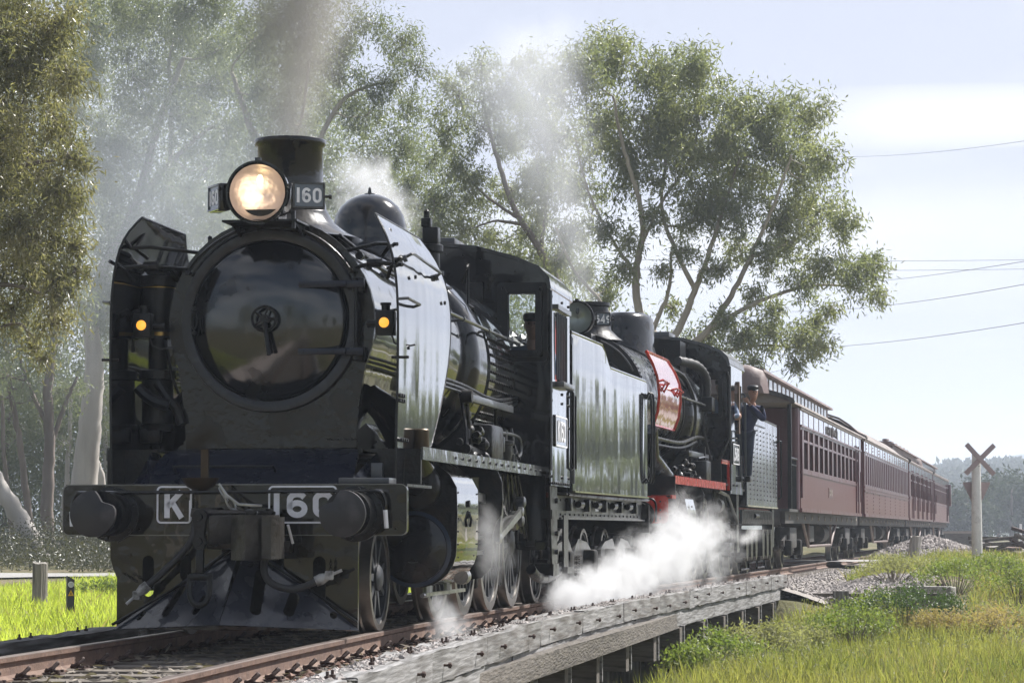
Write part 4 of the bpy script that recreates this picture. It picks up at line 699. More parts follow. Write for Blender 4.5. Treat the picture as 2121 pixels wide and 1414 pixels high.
# ------------------------------------------------------------------ second engine and its tender
FJ = frame(17.5, 26)
def build_j():
    J = root('steam_locomotive', FJ, 'black steam engine with red buffer beam, red side plates and number 549 by its headlamp', 'locomotive', 'steam engines of the double header')
    B = JBLACK
    MB().prismx([(18.55, 1.25), (19.4, 1.45), (27.8, 1.5), (27.8, .8), (21, .75), (18.55, .95)], -.55, .55).obj('main_frame', SOOT, J)
    bb = MB().prism(rrect(-1.36, 1.36, .93, 1.32, .05), 18.48, 18.53).obj('buffer_beam', REDP, J)
    for s in (-1, 1):
        MB().lathe([(18.48, .2), (18.42, .2), (18.40, .16), (18.12, .16), (18.11, .19), (18.06, .19)], (s * .97, 0, 1.05), (0, 1, 0), 24).obj('buffer', SATIN, bb)
        MB().tube(smooth_pts([(s * .9, 18.4, 1.27), (s * 1.12, 18.38, 1.28), (s * 1.2, 18.38, 1.2), (s * 1.2, 18.38, .95)], 12), .016, 8).obj('beam_handrail', SATIN, bb)
    MB().bolts([(x, 18.48, z) for x in (.7, 1.25, -.7) for z in (1.0, 1.12, 1.24)], .016, .012).obj('beam_bolts', SATIN, bb)
    MB().box(-.2, .2, 17.9, 18.48, .95, 1.2, .04).obj('coupler', GREASE, bb)
    MB().box(-1.38, 1.38, 18.52, 19.0, 1.30, 1.33).obj('front_footplate', SATIN, J)
    for s in (-1, 1):
        x0, x1 = sorted((s * .7, s * 1.40)); MB().box(x0, x1, 18.98, 19.02, 1.33, 1.61).obj('footplate_riser', SATIN, J)
        MB().box(min(s * 1.1, s * 1.41), max(s * 1.1, s * 1.41), 18.6, 18.98, 1.285, 1.335).obj('footplate_edge', REDP, J)
        x0, x1 = sorted((s * .85, s * 1.38)); rb = MB().box(x0, x1, 19.0, 26.0, 1.585, 1.61).obj('running_board', SATIN, J)
        MB().box(min(s * 1.38, s * 1.40), max(s * 1.38, s * 1.40), 19.0, 25.4, 1.50, 1.62).obj('valance', REDP, rb)
        sup = MB().box(min(s * .9, s * 1.38), max(s * .9, s * 1.38), 24.9, 24.93, 1.61, 1.98).obj('step_bulkhead', SATIN, J); MB().box(min(s * .9, s * 1.40), max(s * .9, s * 1.40), 24.9, 26, 1.97, 1.99).obj('raised_footplate', SATIN, J)
        MB().box(min(s * 1.38, s * 1.40), max(s * 1.38, s * 1.40), 24.9, 26.0, 1.93, 2.0).obj('valance', REDP, J); MB().box(min(s * 1.36, s * 1.40), max(s * 1.36, s * 1.40), 25.92, 26.0, 1.5, 1.93).obj('valance_end', REDP, J)
        # cylinders
        P = [(s * 1.02 + s * .24 * math.cos(a), 1.30 + .24 * math.sin(a)) for a in np.linspace(math.pi, .4, 10)] + [(s * 1.34, 1.3), (s * 1.385, 1.1), (s * 1.385, .8)] + [(s * 1.04 + s * .34 * math.cos(a), .72 + .34 * math.sin(a)) for a in np.linspace(.05, -math.pi, 12)] + [(s * .7, 1)]
        co = MB().prism(P, 20.5, 21.5).obj('cylinder_cladding', MATS['polished cylinder clothing'], J, 30)
        MB().prism([(1.02 * s + (x - 1.02 * s) * 1.01, 1 + (z - 1) * 1.01) for x, z in P], 20.47, 20.498).obj('cylinder_end_plate', B, co)
        MB().lathe([(0, .22), (-.09, .21), (-.12, .16), (-.13, .001)], (s * 1.03, 20.47, 1.28), (0, 1, 0), 28, False, False).obj('valve_cover', GREYM, co)
        MB().lathe([(0, .235), (-.03, .235), (-.032, .2)], (s * 1.03, 20.47, 1.28), (0, 1, 0), 28, False, False).obj('valve_ring', STEEL, co)
        MB().lathe([(0, .30), (-.06, .29), (-.09, .22), (-.1, .001)], (s * 1.02, 20.47, .72), (0, 1, 0), 28, False, False).obj('cylinder_cover', B, co)
        g = MB().tube([(s * 1.39, 20.95, 1.10), (s * 1.41, 20.97, 1.02), (s * 1.40, 21.05, .97)], .012, 6); g.box(min(s * 1.385, s * 1.40), max(s * 1.385, s * 1.40), 20.9, 21.0, 1.17, 1.2); g.obj('cladding_fittings', SATIN, co)
        for k in range(2): MB().box(-.035, .035, -.035, .035, -.003, .003).xf(Matrix.Translation((s * 1.22, 20.75 + .3 * k, 1.435)) @ Matrix.Rotation(R(30 * s), 4, 'Y') @ Matrix.Rotation(R(45), 4, 'Z')).obj('diamond_opening', SOOT, co)
        ol = [(s * x, z) for x, z in ((.86, 1.56), (.86, .7), (.95, .5), (1.1, .42), (1.2, .5), (1.22, .75), (1.22, .98), (1.26, 1.08), (1.33, 1.18), (1.34, 1.4), (1.28, 1.53), (1.2, 1.56))]
        plate(ol, [[(s * .98, 1.05), (s * 1.12, 1.05), (s * 1.12, 1.4), (s * .98, 1.4)]], .03, Matrix.Translation((0, 22.9, 0))).obj('motion_bracket', B, J)
        rod(J, 'connecting_rod', (s * 1.10, 22.2, .76), (s * 1.10, 24.6, .62), .1, .13, .055, STEEL, .1); rod(J, 'side_rod', (s * .98, 22.6, .6), (s * .98, 27, .6), .1, .1, .05, STEEL, .085)
        sb = MB().box(min(s * .98, s * 1.16), max(s * .98, s * 1.16), 21.5, 22.9, .66, .70); sb.box(min(s * .98, s * 1.16), max(s * .98, s * 1.16), 21.5, 22.9, .82, .86); sb.obj('slide_bars', STEEL, J)
        wheel(J, 19.9, .45, 9, s, .80)
        for t_ in (22.4, 23.9, 25.4, 26.9): wheel(J, t_, .70, 15, s, .80, cw=1, rot=math.pi * .3)
        # red rimmed lifting plates
        prof = [(1.04, 2.36), (1.12, 2.55), (1.16, 2.8), (1.15, 3.05), (1.10, 3.22), (1.02, 3.40)]; rg = []
        for x, z in prof:
            u = (z - 2.36) / 1.04; y0 = 19.30 - .55 * u; y1 = 21.55 - .2 * (u) - .35 * max(0, u - .75) / .25; rg.append([(s * x, y0 + (y1 - y0) * k / 6, z) for k in range(7)] + [(s * (x - .012), y0 + (y1 - y0) * k / 6, z) for k in range(6, -1, -1)])
        d = MB().rings(rg).obj('lifting_plate', REDG, J, 35)
        e = MB(); r0 = [Vector(r_[0]) for r_ in rg]; e.tube(r0 + [Vector(p) for p in rg[-1][1:7]] + [Vector(r_[6]) for r_ in rg[::-1]] + [Vector(p) for p in rg[0][5::-1]], .022, 6); e.obj('plate_rim', REDP, d)
        g = MB(); g.tube([(s * 1.16, 19.0, 2.98), (s * 1.22, 19.05, 3.0), (s * 1.22, 19.7, 2.98), (s * 1.17, 19.8, 2.97)], .018, 6); g.tube([(s * 1.16, 20.5, 2.93), (s * 1.22, 20.55, 2.95), (s * 1.22, 21.3, 2.93), (s * 1.17, 21.4, 2.92)], .018, 6)
        for y in (19.3, 19.6, 20.8, 21.1): g.cyl((s * 1.22, y, 2.97), (s * 1.15, y, 2.84), .014, 5)
        g.obj('plate_grab', REDP, d)
        h = MB().cyl((s * 1.1, 21.3, 2.9), (s * 1.1, 25.9, 2.9), .018, 8)
        for y in (22.5, 24.4, 25.6): h.lathe([(-.04, .03), (.04, .03)], (s * 1.1, y, 2.9), (0, 1, 0), 8); h.cyl((s * 1.1, y, 2.9), (s * .9, y, 2.88), .014, 6)
        h.obj('boiler_handrail', GREYM if s > 0 else SATIN, J)
        p = MB(); p.tube(smooth_pts([(s * .98, 19.3, 2.2), (s * 1.0, 22.5, 2.2), (s * 1.02, 24.5, 2.35), (s * 1.05, 25.9, 2.35)], 16), .03, 8); p.tube(smooth_pts([(s * .98, 19.3, 2.1), (s * 1.0, 22.5, 2.12), (s * 1.02, 24.5, 2.28)], 12), .02, 6)
        p.tube(smooth_pts([(s * .75, 23.4, 3.4), (s * .9, 23.8, 3.3), (s * 1.03, 24.1, 2.9), (s * 1.0, 24.2, 2.4), (s * .9, 24.1, 2.0)], 16), .045, 8)
        p.tube(smooth_pts([(s * .80, 24.5, 3.55), (s * .95, 25.0, 3.5), (s * 1.02, 25.2, 3.3), (s * 1.02, 25.2, 2.9), (s * 1.05, 25.3, 2.4), (s * 1.15, 25.5, 1.9), (s * 1.2, 25.6, 1.65)], 20), .035, 8)
        p.tube([(s * .82, 21.7, 3.45), (s * .87, 21.7, 3.62), (s * .9, 21.8, 3.3)], .018, 6); p.obj('boiler_pipes', SATIN, J)
        w = MB(); A = smooth_pts([(s * .75, 24.3, 3.6), (s * .98, 24.9, 3.55), (s * 1.1, 25.2, 3.35), (s * 1.1, 25.25, 3.0)], 22); w.tube(A, [.07 + .012 * (i % 2) for i in range(len(A))], 10); w.obj('lagged_pipe', RUBBER, J)
        MB().box(s * 1.12 - .1, s * 1.12 + .1, 25.1, 25.5, 2.8, 3.05, .03).obj('dynamo_box', SATIN, J)
        MB().tube([(s * 1.0, 19.2, 2.3), (s * .98, 19.5, 1.9), (s * 1.1, 20.2, 1.62)], .12, 14).obj('steam_pipe', B, J)
        MB().tube([(s * 1.37, 25.9, 3.5), (s * 1.40, 25.9, 3.4), (s * 1.40, 25.9, 2.4), (s * 1.22, 25.85, 1.95), (s * 1.15, 25.6, 1.7)], .03, 8).obj('cab_drain_pipe', SATIN, J)
        cl = MB()
        for k in range(6): cl.tube(smooth_pts([(s * 1.2, 25.3 + .3 * k, 1.5), (s * 1.22, 25.6 + .3 * k, 1.2 - .04 * k), (s * 1.18, 26.2 + .2 * k, .95), (s * 1.25, 26.8 + .1 * k, .75 + .05 * k)], 10), .03, 6)
        cl.box(min(s * 1.05, s * 1.3), max(s * 1.05, s * 1.3), 26.9, 27.5, .45, .62, .02); cl.lathe([(-.1, .13), (.25, .13), (.28, .08)], (s * 1.2, 25.6, 1.25), (0, 1, 0), 14); cl.obj('injector_pipes', SATIN, J)
        MB().tube([(s * 1.32, 25.0, 1.48), (s * 1.34, 26.2, 1.42), (s * 1.36, 27.2, 1.05), (s * 1.36, 27.5, .95)], .03, 8).obj('feed_pipe', GREYM, J)
        stp = MB().box(s * 1.33 - .14, s * 1.33 + .02, 27.5, 27.95, .45, .52); stp.box(s * 1.33 - .01, s * 1.33 + .01, 27.55, 27.9, .45, 1.5); stp.box(s * 1.36 - .05, s * 1.36 + .05, 27.6, 27.95, 1.55, 2.15, .02); stp.obj('cab_steps', SATIN, J)
    P = smokebox_outline(.90, 2.80, .72, 1.6)
    MB().prism(P, 19.25, 19.32).obj('smokebox_front', SATIN, J, 30); MB().rings([[(x * .985, y, z) for x, z in P] for y in (19.32, 21.3)]).obj('smokebox_shell', B, J, 30)
    MB().lathe([(.03, .70), (-.05, .68), (-.12, .45), (-.16, .001)], (0, 19.25, 2.75), (0, 1, 0), 48, False, False).obj('smokebox_door', B, J)
    MB().tube([(.84 * math.sin(q), 19.15, 2.8 + .84 * math.cos(q)) for q in np.linspace(.35, 1.15, 10)], .014, 6).obj('door_handrail', GREYM, J)
    rv = MB(); rv.bolts([(.88 * .985 * math.cos(a), y, 2.8 + .9 * .985 * math.sin(a)) for y in () for a in ()], .01)
    for y in (19.45, 21.2):
        for a in np.linspace(-.3, 1.3, 22): rv.lathe([(-.002, .018), (.014, .014)], (.888 * math.cos(a), y, 2.8 + .888 * math.sin(a)), (math.cos(a), 0, math.sin(a)), 5)
    rv.obj('smokebox_rivets', SATIN, J, kind='stuff')
    MB().lathe([(21.3, .90), (25.0, .94)], (0, 0, 2.78), (0, 1, 0), 56).obj('boiler', B, J); MB().lathe([(23.9, .93), (23.92, 1.0), (24.0, 1.04), (26.0, 1.04)], (0, 0, 2.72), (0, 1, 0), 56).obj('firebox', B, J, 60)
    for y in (21.9, 22.8, 23.6): MB().lathe([(y, .92), (y + .001, .945), (y + .06, .945), (y + .061, .92)], (0, 0, 2.78), (0, 1, 0), 56, False, False).obj('boiler_band', SATIN, J)
    MB().box(-.9, .9, 24.0, 26, 1.2, 2.6, .03).obj('firebox_side', SATIN, J)
    MB().lathe([(0, .5), (.06, .42), (.16, .32), (.3, .285), (.50, .275), (.52, .30), (.57, .30), (.57, .24)], (0, 19.95, 3.64), (0, 0, 1), 40, False, False).obj('chimney', SATIN, J, 50)
    dm = MB(); n = 32
    def ring(rx, ry, z): return [(rx * math.cos(a), 23.7 + ry * math.sin(a), z) for a in np.linspace(0, 2 * math.pi, n + 1)[:-1]]
    dm.rings([ring(.55, .85, 3.55), ring(.47, .76, 3.66), ring(.435, .70, 3.8), ring(.43, .69, 4.13), ring(.41, .66, 4.25), ring(.34, .58, 4.32), ring(.1, .2, 4.345)]); dm.obj('dome_casing', B, J, 60)
    MB().box(.25, .75, 24.6, 25.3, 3.45, 3.95).obj('sand_box', SATIN, J); MB().lathe([(0, .06), (.2, .05), (.25, .03)], (.0, 24.8, 4.2), (0, 0, 1), 8).obj('whistle', SATIN, J)
    hl = headlamp(J, (0, 18.75, 3.90), .225, .5, '549', False, .22, .2, 18, SATIN)
    MB().box(-.2, .2, 18.85, 19.5, 3.6, 3.68).obj('lamp_shelf', SATIN, J)
    rc = MB().box(1.08, 1.12, 22.8, 25.9, 2.0, 2.09, .004).obj('reversing_rod', GREYM, J); ra = MB().box(1.0, 1.15, 22.55, 22.9, 2.02, 2.08, .01); ra.box(1.02, 1.14, 24.7, 24.8, 1.9, 2.2); ra.cyl((1.1, 23.0, 2.0), (1.12, 23.1, 1.62), .02, 6); ra.obj('reversing_arm', SATIN, J)
    MB().box(1.02, 1.3, 23.6, 24.2, 1.62, 1.95, .03).obj('lubricator_tank', SATIN, J)
    it = MB()
    for k in range(26): it.lathe([(-.04, .03), (.02, .045 * (.6 + random.random() * .7)), (.05, .02)], (1.0 + .25 * random.random(), 21.7 + 1.7 * random.random(), 1.63 + .3 * random.random() ** 1.5), random.choice([(1, 0, 0), (0, 1, 0), (0, 0, 1)]), 8)
    for y in (24.35, 24.5): it.lathe([(0, .05), (.15, .05), (.2, .03), (.32, .04), (.36, .02)], (1.2, y, 1.62), (0, 0, 1), 8)
    it.obj('injector', SATIN, J); MB().tube(smooth_pts([(1.2, 23.3, 1.98), (1.2, 24.3, 2.02), (1.2, 24.6, 1.95), (1.2, 24.6, 1.8)], 12), .018, 6).obj('pipe_loop', GREYM, J)
    Wd = 1.40; rl = [(Wd, 3.62), (Wd - .03, 3.74), (1.25, 3.86), (1.0, 3.97), (.6, 4.08), (0, 4.13)]; rl = rl + [(-x, z) for x, z in rl[-2::-1]]
    fw = plate([(Wd, 1.45)] + rl + [(-Wd, 1.45)], [[(.90, 2.80), (1.22, 2.80), (1.22, 3.38), (.90, 3.38)]], .025, Matrix.Translation((0, 26.0, 0))).obj('cab_front', B, J, 30)
    P = rrect(.87, 1.25, 2.77, 3.41, .01, 1); P.append(P[0]); wf = MB(); ribbon(wf, P, .07, .03, lambda x, z, c: Vector((x, 25.985 - c, z))); wfo = wf.obj('cab_window_frame', SATIN, fw); MB().box(.90, 1.22, 25.96, 25.965, 2.80, 3.38).obj('pane', GLASS, wfo)
    MB().bolts([(x, 25.985, z - .09) for x, z in ((1.1, 3.9), (.9, 3.99), (.7, 4.05), (.45, 4.09))], .016, .012).obj('cab_bolts', SATIN, fw); MB().box(.52, .74, 25.94, 25.985, 3.45, 3.75).obj('inspection_hatch', SATIN, fw)
    ro = MB(); r1 = [(x * .985, z - .03) for x, z in rl]; ro.rings([[(x * 1.012, y, z + .015) for x, z in rl] + [(x, y, z) for x, z in r1[::-1]] for y in (25.96, 28.3)]); rf = ro.obj('cab_roof', GREYM, J); MB().box(-.3, .35, 26.2, 27, 4.13, 4.22, .01).obj('roof_vent', GREYM, rf)
    for s in (-1, 1):
        M = Matrix(((0, s, 0, s * Wd), (1, 0, 0, 0), (0, 0, 1, 0), (0, 0, 0, 1)))
        sp = plate([(26.02, 1.45), (27.9, 1.45), (27.9, 3.64), (26.02, 3.64)], [[(26.7, 2.55), (27.8, 2.55), (27.8, 3.35), (26.7, 3.35)]], .02, M).obj('cab_side', PANEL, J, 30)
        MB().box(min(s * (Wd + .01), s * (Wd + .04)), max(s * (Wd + .01), s * (Wd + .04)), 27.15, 27.3, 2.5, 3.4).obj('window_board', LEATHER, sp)
        MB().bolts([(s * (Wd + .01), y, z) for y in (26.5, 27.0) for z in (2.33, 2.40, 1.6)], .02, .02, (s, 0, 0)).obj('side_bolts', SATIN, sp)
        MB().cyl((s * 1.41, 26.0, 1.5), (s * 1.41, 26.0, 3.6), .02, 8).obj('cab_corner_beading', SATIN, sp)
        if s > 0: numplate(sp, 'cab_number_plate', 'J549', (Wd + .02, 26.3, 1.95), (0, 1, 0), (0, 0, 1), .95, .36, .22, .15, .03, .035, B, label='side number plate reading J 549')
        MB().tube([(s * 1.40, 28.0, 1.7), (s * 1.45, 28.02, 1.75), (s * 1.45, 28.02, 3.2), (s * 1.40, 28.0, 3.25)], .02, 8).obj('cab_handrail', GREYM, J)
    MB().box(-1.37, 1.37, 26.05, 28.6, 1.52, 1.56).obj('cab_floor', SOOT, J); MB().lathe([(26.02, 1.0), (26.2, .95)], (0, 0, 2.7), (0, 1, 0), 32).obj('backhead', SOOT, J)
    return J
FJT = frame(28, 33.5)
def build_j_tender():
    T = root('tender', FJT, 'grey riveted tender with red frame beam, behind engine 549', 'tender')
    zt = [(28.7, 3.12), (28.85, 3.16), (29.3, 3.14), (29.5, 2.98), (30.1, 2.93), (34.35, 2.90)]
    for s in (-1, 1):
        x = s * 1.40; rg = []
        for y in [28.7, 28.8] + list(np.linspace(29, 34.35, 20)):
            z1 = float(np.interp(y, [a for a, b in zt], [b for a, b in zt])); rg.append([(x, y, 1.27), (x, y, 2.2), (x, y, z1 - .04), (x - s * .02, y, z1), (x - s * .06, y, z1), (x - s * .06, y, 1.27)])
        sd_ = MB().rings(rg).obj('tank_side', JTANK, T, 35); MB().tube([(x - s * .02, y, z) for y, z in zt], .022, 8).obj('top_beading', SATIN, sd_)
        rv = MB().bolts([(x, y, z) for y in np.arange(29.3, 34.3, .62) for z in np.arange(1.4, 2.72, .085)], .018, .012, (s, 0, 0), 5); rv.obj('tank_rivets', SATIN, sd_, kind='stuff'); MB().box(min(x, x + s * .01), max(x, x + s * .01), 29.2, 32.0, 2.76, 2.78).obj('plate_seam', SATIN, sd_)
        MB().box(min(s * 1.38, s * 1.42), max(s * 1.38, s * 1.42), 28.7, 34.35, 1.255, 1.28).obj('tank_foot', mat('pale tank foot', (.22, .22, .16), .7, var=.3), sd_)
        fo = MB().box(min(s * 1.22, s * 1.26), max(s * 1.22, s * 1.26), 28.8, 34.2, .98, 1.24).obj('sole_bar', REDL, T); ft = MB().cyl((s * 1.30, 30.9, 1.1), (s * 1.30, 31.5, 1.1), .045, 8); ft.cyl((s * 1.3, 29, 1.2), (s * 1.3, 33.9, 1.2), .012, 6); ft.obj('frame_fittings', SATIN, fo)
        MB().tube([(x + s * .0, 34.2, 2.55), (x + s * .06, 34.2, 2.6), (x + s * .06, 34.6, 2.6), (x + s * .06, 34.6, 1.5), (x, 34.6, 1.45)], .018, 6).obj('tender_ladder', SATIN, T)
        st = MB().box(min(s * 1.1, s * 1.3), max(s * 1.1, s * 1.3), 34.3, 34.7, .5, 1.25).obj('end_step', SATIN, T)
    MB().box(-1.36, 1.36, 28.75, 34.3, 1.27, 2.6).obj('tank_body', SATIN, T); MB().box(-1.3, 1.3, 28.8, 34.7, .95, 1.2).obj('underframe', SOOT, T); MB().box(-1.38, 1.38, 34.3, 34.36, 1.27, 2.88).obj('tank_back', JBLACK, T)
    coal_heap(T, -1.25, 1.25, 29.0, 32, lambda x, y: 2.7 + .35 * math.cos(x * 1.1), 150, .09)
    for c in (30.1, 33.0):
        bogie(T, c, 1.6, r=.42); 
        for s in (-1, 1):
            b = MB()
            for q in (-.8, 0, .8): b.prismx([(c + q - .22, .75), (c + q - .16, .35), (c + q, .28), (c + q + .16, .35), (c + q + .22, .75), (c + q + .1, .85), (c + q - .1, .85)], min(s * 1.16, s * 1.34), max(s * 1.16, s * 1.34))
            b.tube([(s * 1.2, c - .7, .3), (s * 1.2, c - .7, .12), (s * 1.2, c + .7, .12), (s * 1.2, c + .7, .3)], .02, 6); b.obj('axle_guard', SATIN, T)
    return T
# ------------------------------------------------------------------ carriages
MAR = mat('faded maroon carriage boards', (.095, .026, .03), .36, coat=.35, bump=.35, bscale=14, var=.12, vscale=2, dirt=(.14, .065, .058), dscale=2.5, damt=.3)
MARP = mat('faded maroon board lining', (.115, .04, .04), .40, coat=.3, bump=1, bscale=9, bdist=.01, stretch=(1, 4, .12), var=.15, vscale=5)
MARD = mat('dark maroon trim', (.085, .02, .028), .3, coat=.5)
MARG = mat('glossy maroon frieze', (.14, .07, .075), .14, coat=1, metal=.15, bump=.5, bscale=3, bdist=.01, spec=.9)
ROOF = mat('weathered canvas roof', (.20, .175, .165), .75, var=.15, vscale=1.5, bump=.4, bscale=6, dirt=(.13, .10, .095), dscale=1.2, damt=.4)
ROOFD = mat('dusty purple brown roof', (.16, .115, .11), .6, var=.2, vscale=2, bump=.4, bscale=8, stretch=(1, .3, 1), dirt=(.3, .24, .22), dscale=3, damt=.3)
CREAM = mat('cream trim', (.25, .21, .18), .5, var=.1)
UNDER = mat('dusty underframe', (.045, .042, .042), .6, bump=.5, bscale=25, dirt=(.11, .10, .095), dscale=5, damt=.4)
INTER = mat('dim carriage interior', (.06, .035, .025), .8)
BLIND = mat('pale window blind', (.5, .46, .40), .7)
def roof_loft(parent, name, prof, y0, y1, m, end0=0., end1=0., n=10):
    ys = [y0] + [y0 + end0 * k / 5 for k in range(1, 6)] * (end0 > 0) + list(np.linspace(y0 + end0, y1 - end1, n)) + [y1 - end1 + end1 * k / 5 for k in range(1, 6)] * (end1 > 0)
    ys = sorted(set(round(y, 4) for y in ys)); zb = prof[0][1]; rg = []
    for y in ys:
        q = 1.
        if end0 and y < y0 + end0: q = math.sqrt(max(0, 1 - ((y0 + end0 - y) / end0) ** 2)) * .75 + .25
        if end1 and y > y1 - end1: q = math.sqrt(max(0, 1 - ((y - y1 + end1) / end1) ** 2)) * .75 + .25
        rg.append([(x, y, zb + (z - zb) * q) for x, z in prof])
    return MB().rings(rg).obj(name, m, parent, 50)
def coach(c0, c1, kind, label, b0, b1):
    M = frame(c0 + 2, c1 - 2); C_ = root('passenger_carriage', M, label, 'carriage', 'maroon carriages of the train'); Wd = 1.45
    zb, zs, zw, ze = 1.28, 2.12, 3.08, 3.46
    bd = MB().box(-Wd, -Wd + .05, b0, b1, zb, ze); bd.box(-Wd + .05, Wd - .06, b0, b0 + .05, zb, ze); bd.box(-Wd + .05, Wd - .06, b1 - .05, b1, zb, ze); bd.box(-Wd + .05, Wd - .06, b0 + .05, b1 - .05, zb, zb + .04)
    body = bd.obj('body_shell', MAR, C_); MB().box(-.1, 0, b0 + .1, b1 - .1, zb + .04, ze - .1).obj('corridor_wall', INTER, body)
    MB().box(Wd - .05, Wd, b0, b1, zb, zs - .06).obj('lower_panel', MARP, body)
    MB().box(Wd - .05, Wd + .018, b0, b1, zs - .06, zs).obj('waist_rail', MAR, body); MB().box(Wd - .04, Wd + .024, b0, b1, zb - .05, zb + .03).obj('bottom_rail', MAR, body)
    MB().box(Wd - .05, Wd - .004, b0, b1, zw, ze - .03).obj('frieze_panel', MARG, body); MB().box(Wd - .05, Wd + .03, b0 - .05, b1 + .05, ze - .03, ze + .03).obj('cornice', CREAM, body)
    fb = MB()
    for y in np.arange(b0 + .7, b1, 1.42): fb.box(Wd - .01, Wd + .004, y - .012, y + .012, zw, ze - .04)
    fb.obj('frieze_beads', MAR, body, kind='stuff')
    pitch = 1.42 if kind != 'steel' else 1.05; n = int((b1 - b0 - .5) / pitch); off = b0 + (b1 - b0 - n * pitch) / 2
    wf = None; doors = {'wood': (n - 1,), 'steel': (), 'door': tuple(range(1, n, 3)), 'guard': (0, n - 2)}[kind]
    for k in range(n):
        ya, yb = off + k * pitch + .17, off + (k + 1) * pitch - .17
        if kind == 'steel': ya, yb = off + k * pitch + .25, off + (k + 1) * pitch - .25
        w = MB(); P = [(ya, zs + .02), (yb, zs + .02), (yb, zw - .02), (ya, zw - .02), (ya, zs + .02)]
        ribbon(w, P, .07, .04, lambda y, z, c: Vector((Wd - .035 + c, y, z)))
        if kind != 'steel': w.box(Wd - .035, Wd - .0, ya, yb, zw - .32, zw - .27)
        wo = w.obj('window', MAR if kind != 'steel' else MARD, body); g = MB().box(Wd - .045, Wd - .04, ya, yb, zs, zw); g.obj('pane', GLASS, wo)
        if k < 4 and kind == 'wood': MB().box(Wd - .075, Wd - .07, ya + .06, yb - .06, zs + .05, zw - .34).obj('blind', BLIND, wo)
        if kind == 'wood' and k < n: MB().box(Wd - .03, Wd - .01, (ya + yb) / 2 - .02, (ya + yb) / 2 + .02, zw - .27, zw).obj('light_bar', MAR, wo)
    po = MB(); zz = off - .17
    for k in range(n + 1):
        y = off + k * pitch; h = .17 if kind != 'steel' else .25
        po.box(Wd - .05, Wd + (.004 if kind != 'steel' else 0), max(b0, y - h), min(b1, y + h), zs, zw)
    po.box(Wd - .05, Wd, b0, off - .1, zs, zw); po.box(Wd - .05, Wd, off + n * pitch + .1, b1, zs, zw); po.obj('window_pillars', MAR, body)
    for d in doors:
        y = off + d * pitch; D = MB().box(Wd, Wd + .03, y - .1, y - .04, zb, zw + .1); D.box(Wd, Wd + .03, y + .85, y + .91, zb, zw + .1); dd = D.obj('side_door', MARD, body); h = MB().cyl((Wd + .06, y - .02, zs - .5), (Wd + .06, y - .02, zs + .35), .02, 6); h.cyl((Wd + .07, y + .93, zs - .5), (Wd + .07, y + .93, zs + .35), .02, 6); h.obj('door_handrail', MARD, dd)
    if kind == 'steel':
        rv = MB().bolts([(Wd, y, z) for y in np.arange(b0 + 1, b1, 3.1) for z in list(np.arange(zb + .1, zs - .1, .11)) + list(np.arange(zw + .05, ze - .05, .1))], .022, .014, (1, 0, 0), 5); rv.obj('side_rivets', MARD, body, kind='stuff')
        MB().box(Wd, Wd + .02, b0, b1, zs - .16, zs - .12).obj('waist_moulding', MAR, body); MB().box(Wd, Wd + .02, b0, b1, zw + .02, zw + .05).obj('frieze_moulding', MAR, body)
    else: MB().box(Wd, Wd + .03, b0, b1, zw - .01, zw + .03).obj('window_head_rail', MAR, body)
    if kind == 'wood':
        lettering('SHEVRAN', (Wd - .002, 46.2, 3.14), (0, 1, 0), (0, 0, 1), .2, .42, .14, .07, .012).obj('name_lettering', mat('gilt black letters', (.04, .03, .03), .4), body)
        q = MB().box(Wd, Wd + .008, 46.9, 48.3, 1.62, 1.86).obj('class_panel', MAR, body); lettering('BE', (Wd + .01, 47.1, 1.67), (0, 1, 0), (0, 0, 1), .15, .4, .12, .05, .004).obj('class_lettering', CREAM, q)
    # roof
    lowp = [(Wd + .05, ze + .02), (Wd + .03, ze + .07), (1.25, ze + .17), (1.0, ze + .26), (.78, ze + .32)]; e0, e1 = c0 - .1, c1 - .1
    if kind == 'steel':
        pr = lowp[:3] + [(1.0, ze + .40), (.7, ze + .60), (.35, ze + .72), (0, ze + .76)]; pr = pr + [(-x, z) for x, z in pr[-2::-1]]; rf = roof_loft(C_, 'roof', pr, e0, e1, ROOF, 1.2, 1.2)
        ar = MB(); P = pr; ribbon(ar, P, .06, .5, lambda x, z, c: Vector((x, e0 + .45 + c, z + .04))); ar.obj('roof_end_hoop', ROOF, rf)
        MB().prism([(x * .96, z) for x, z in pr] , e0 + .9, e0 + .92).obj('roof_end_board', INTER, rf)
        for y in np.arange(c0 + 6, c1 - 3, 2.1): MB().box(-.3, .1, y - .45, y + .45, ze + .72, ze + .90, .03).obj('roof_ventilator', ROOFD, rf)
    else:
        pr = lowp + [(0, ze + .34)]; pr = pr + [(-x, z) for x, z in pr[-2::-1]]; rf = roof_loft(C_, 'roof', pr, e0, e1, ROOF, 0, 0)
        cl = MB().box(-.80, .80, e0 + .6, e1 - (4.2 if kind == 'wood' else 1.2), ze + .25, ze + .68).obj('clerestory', ROOFD, rf); cp = [(.92, ze + .66), (.90, ze + .72), (.6, ze + .80), (0, ze + .84)]; cp = cp + [(-x, z) for x, z in cp[-2::-1]]
        roof_loft(cl, 'clerestory_roof', cp, e0 - .1, e1 - (3.8 if kind == 'wood' else .6), ROOFD, .9 if 0 else 0, 0)
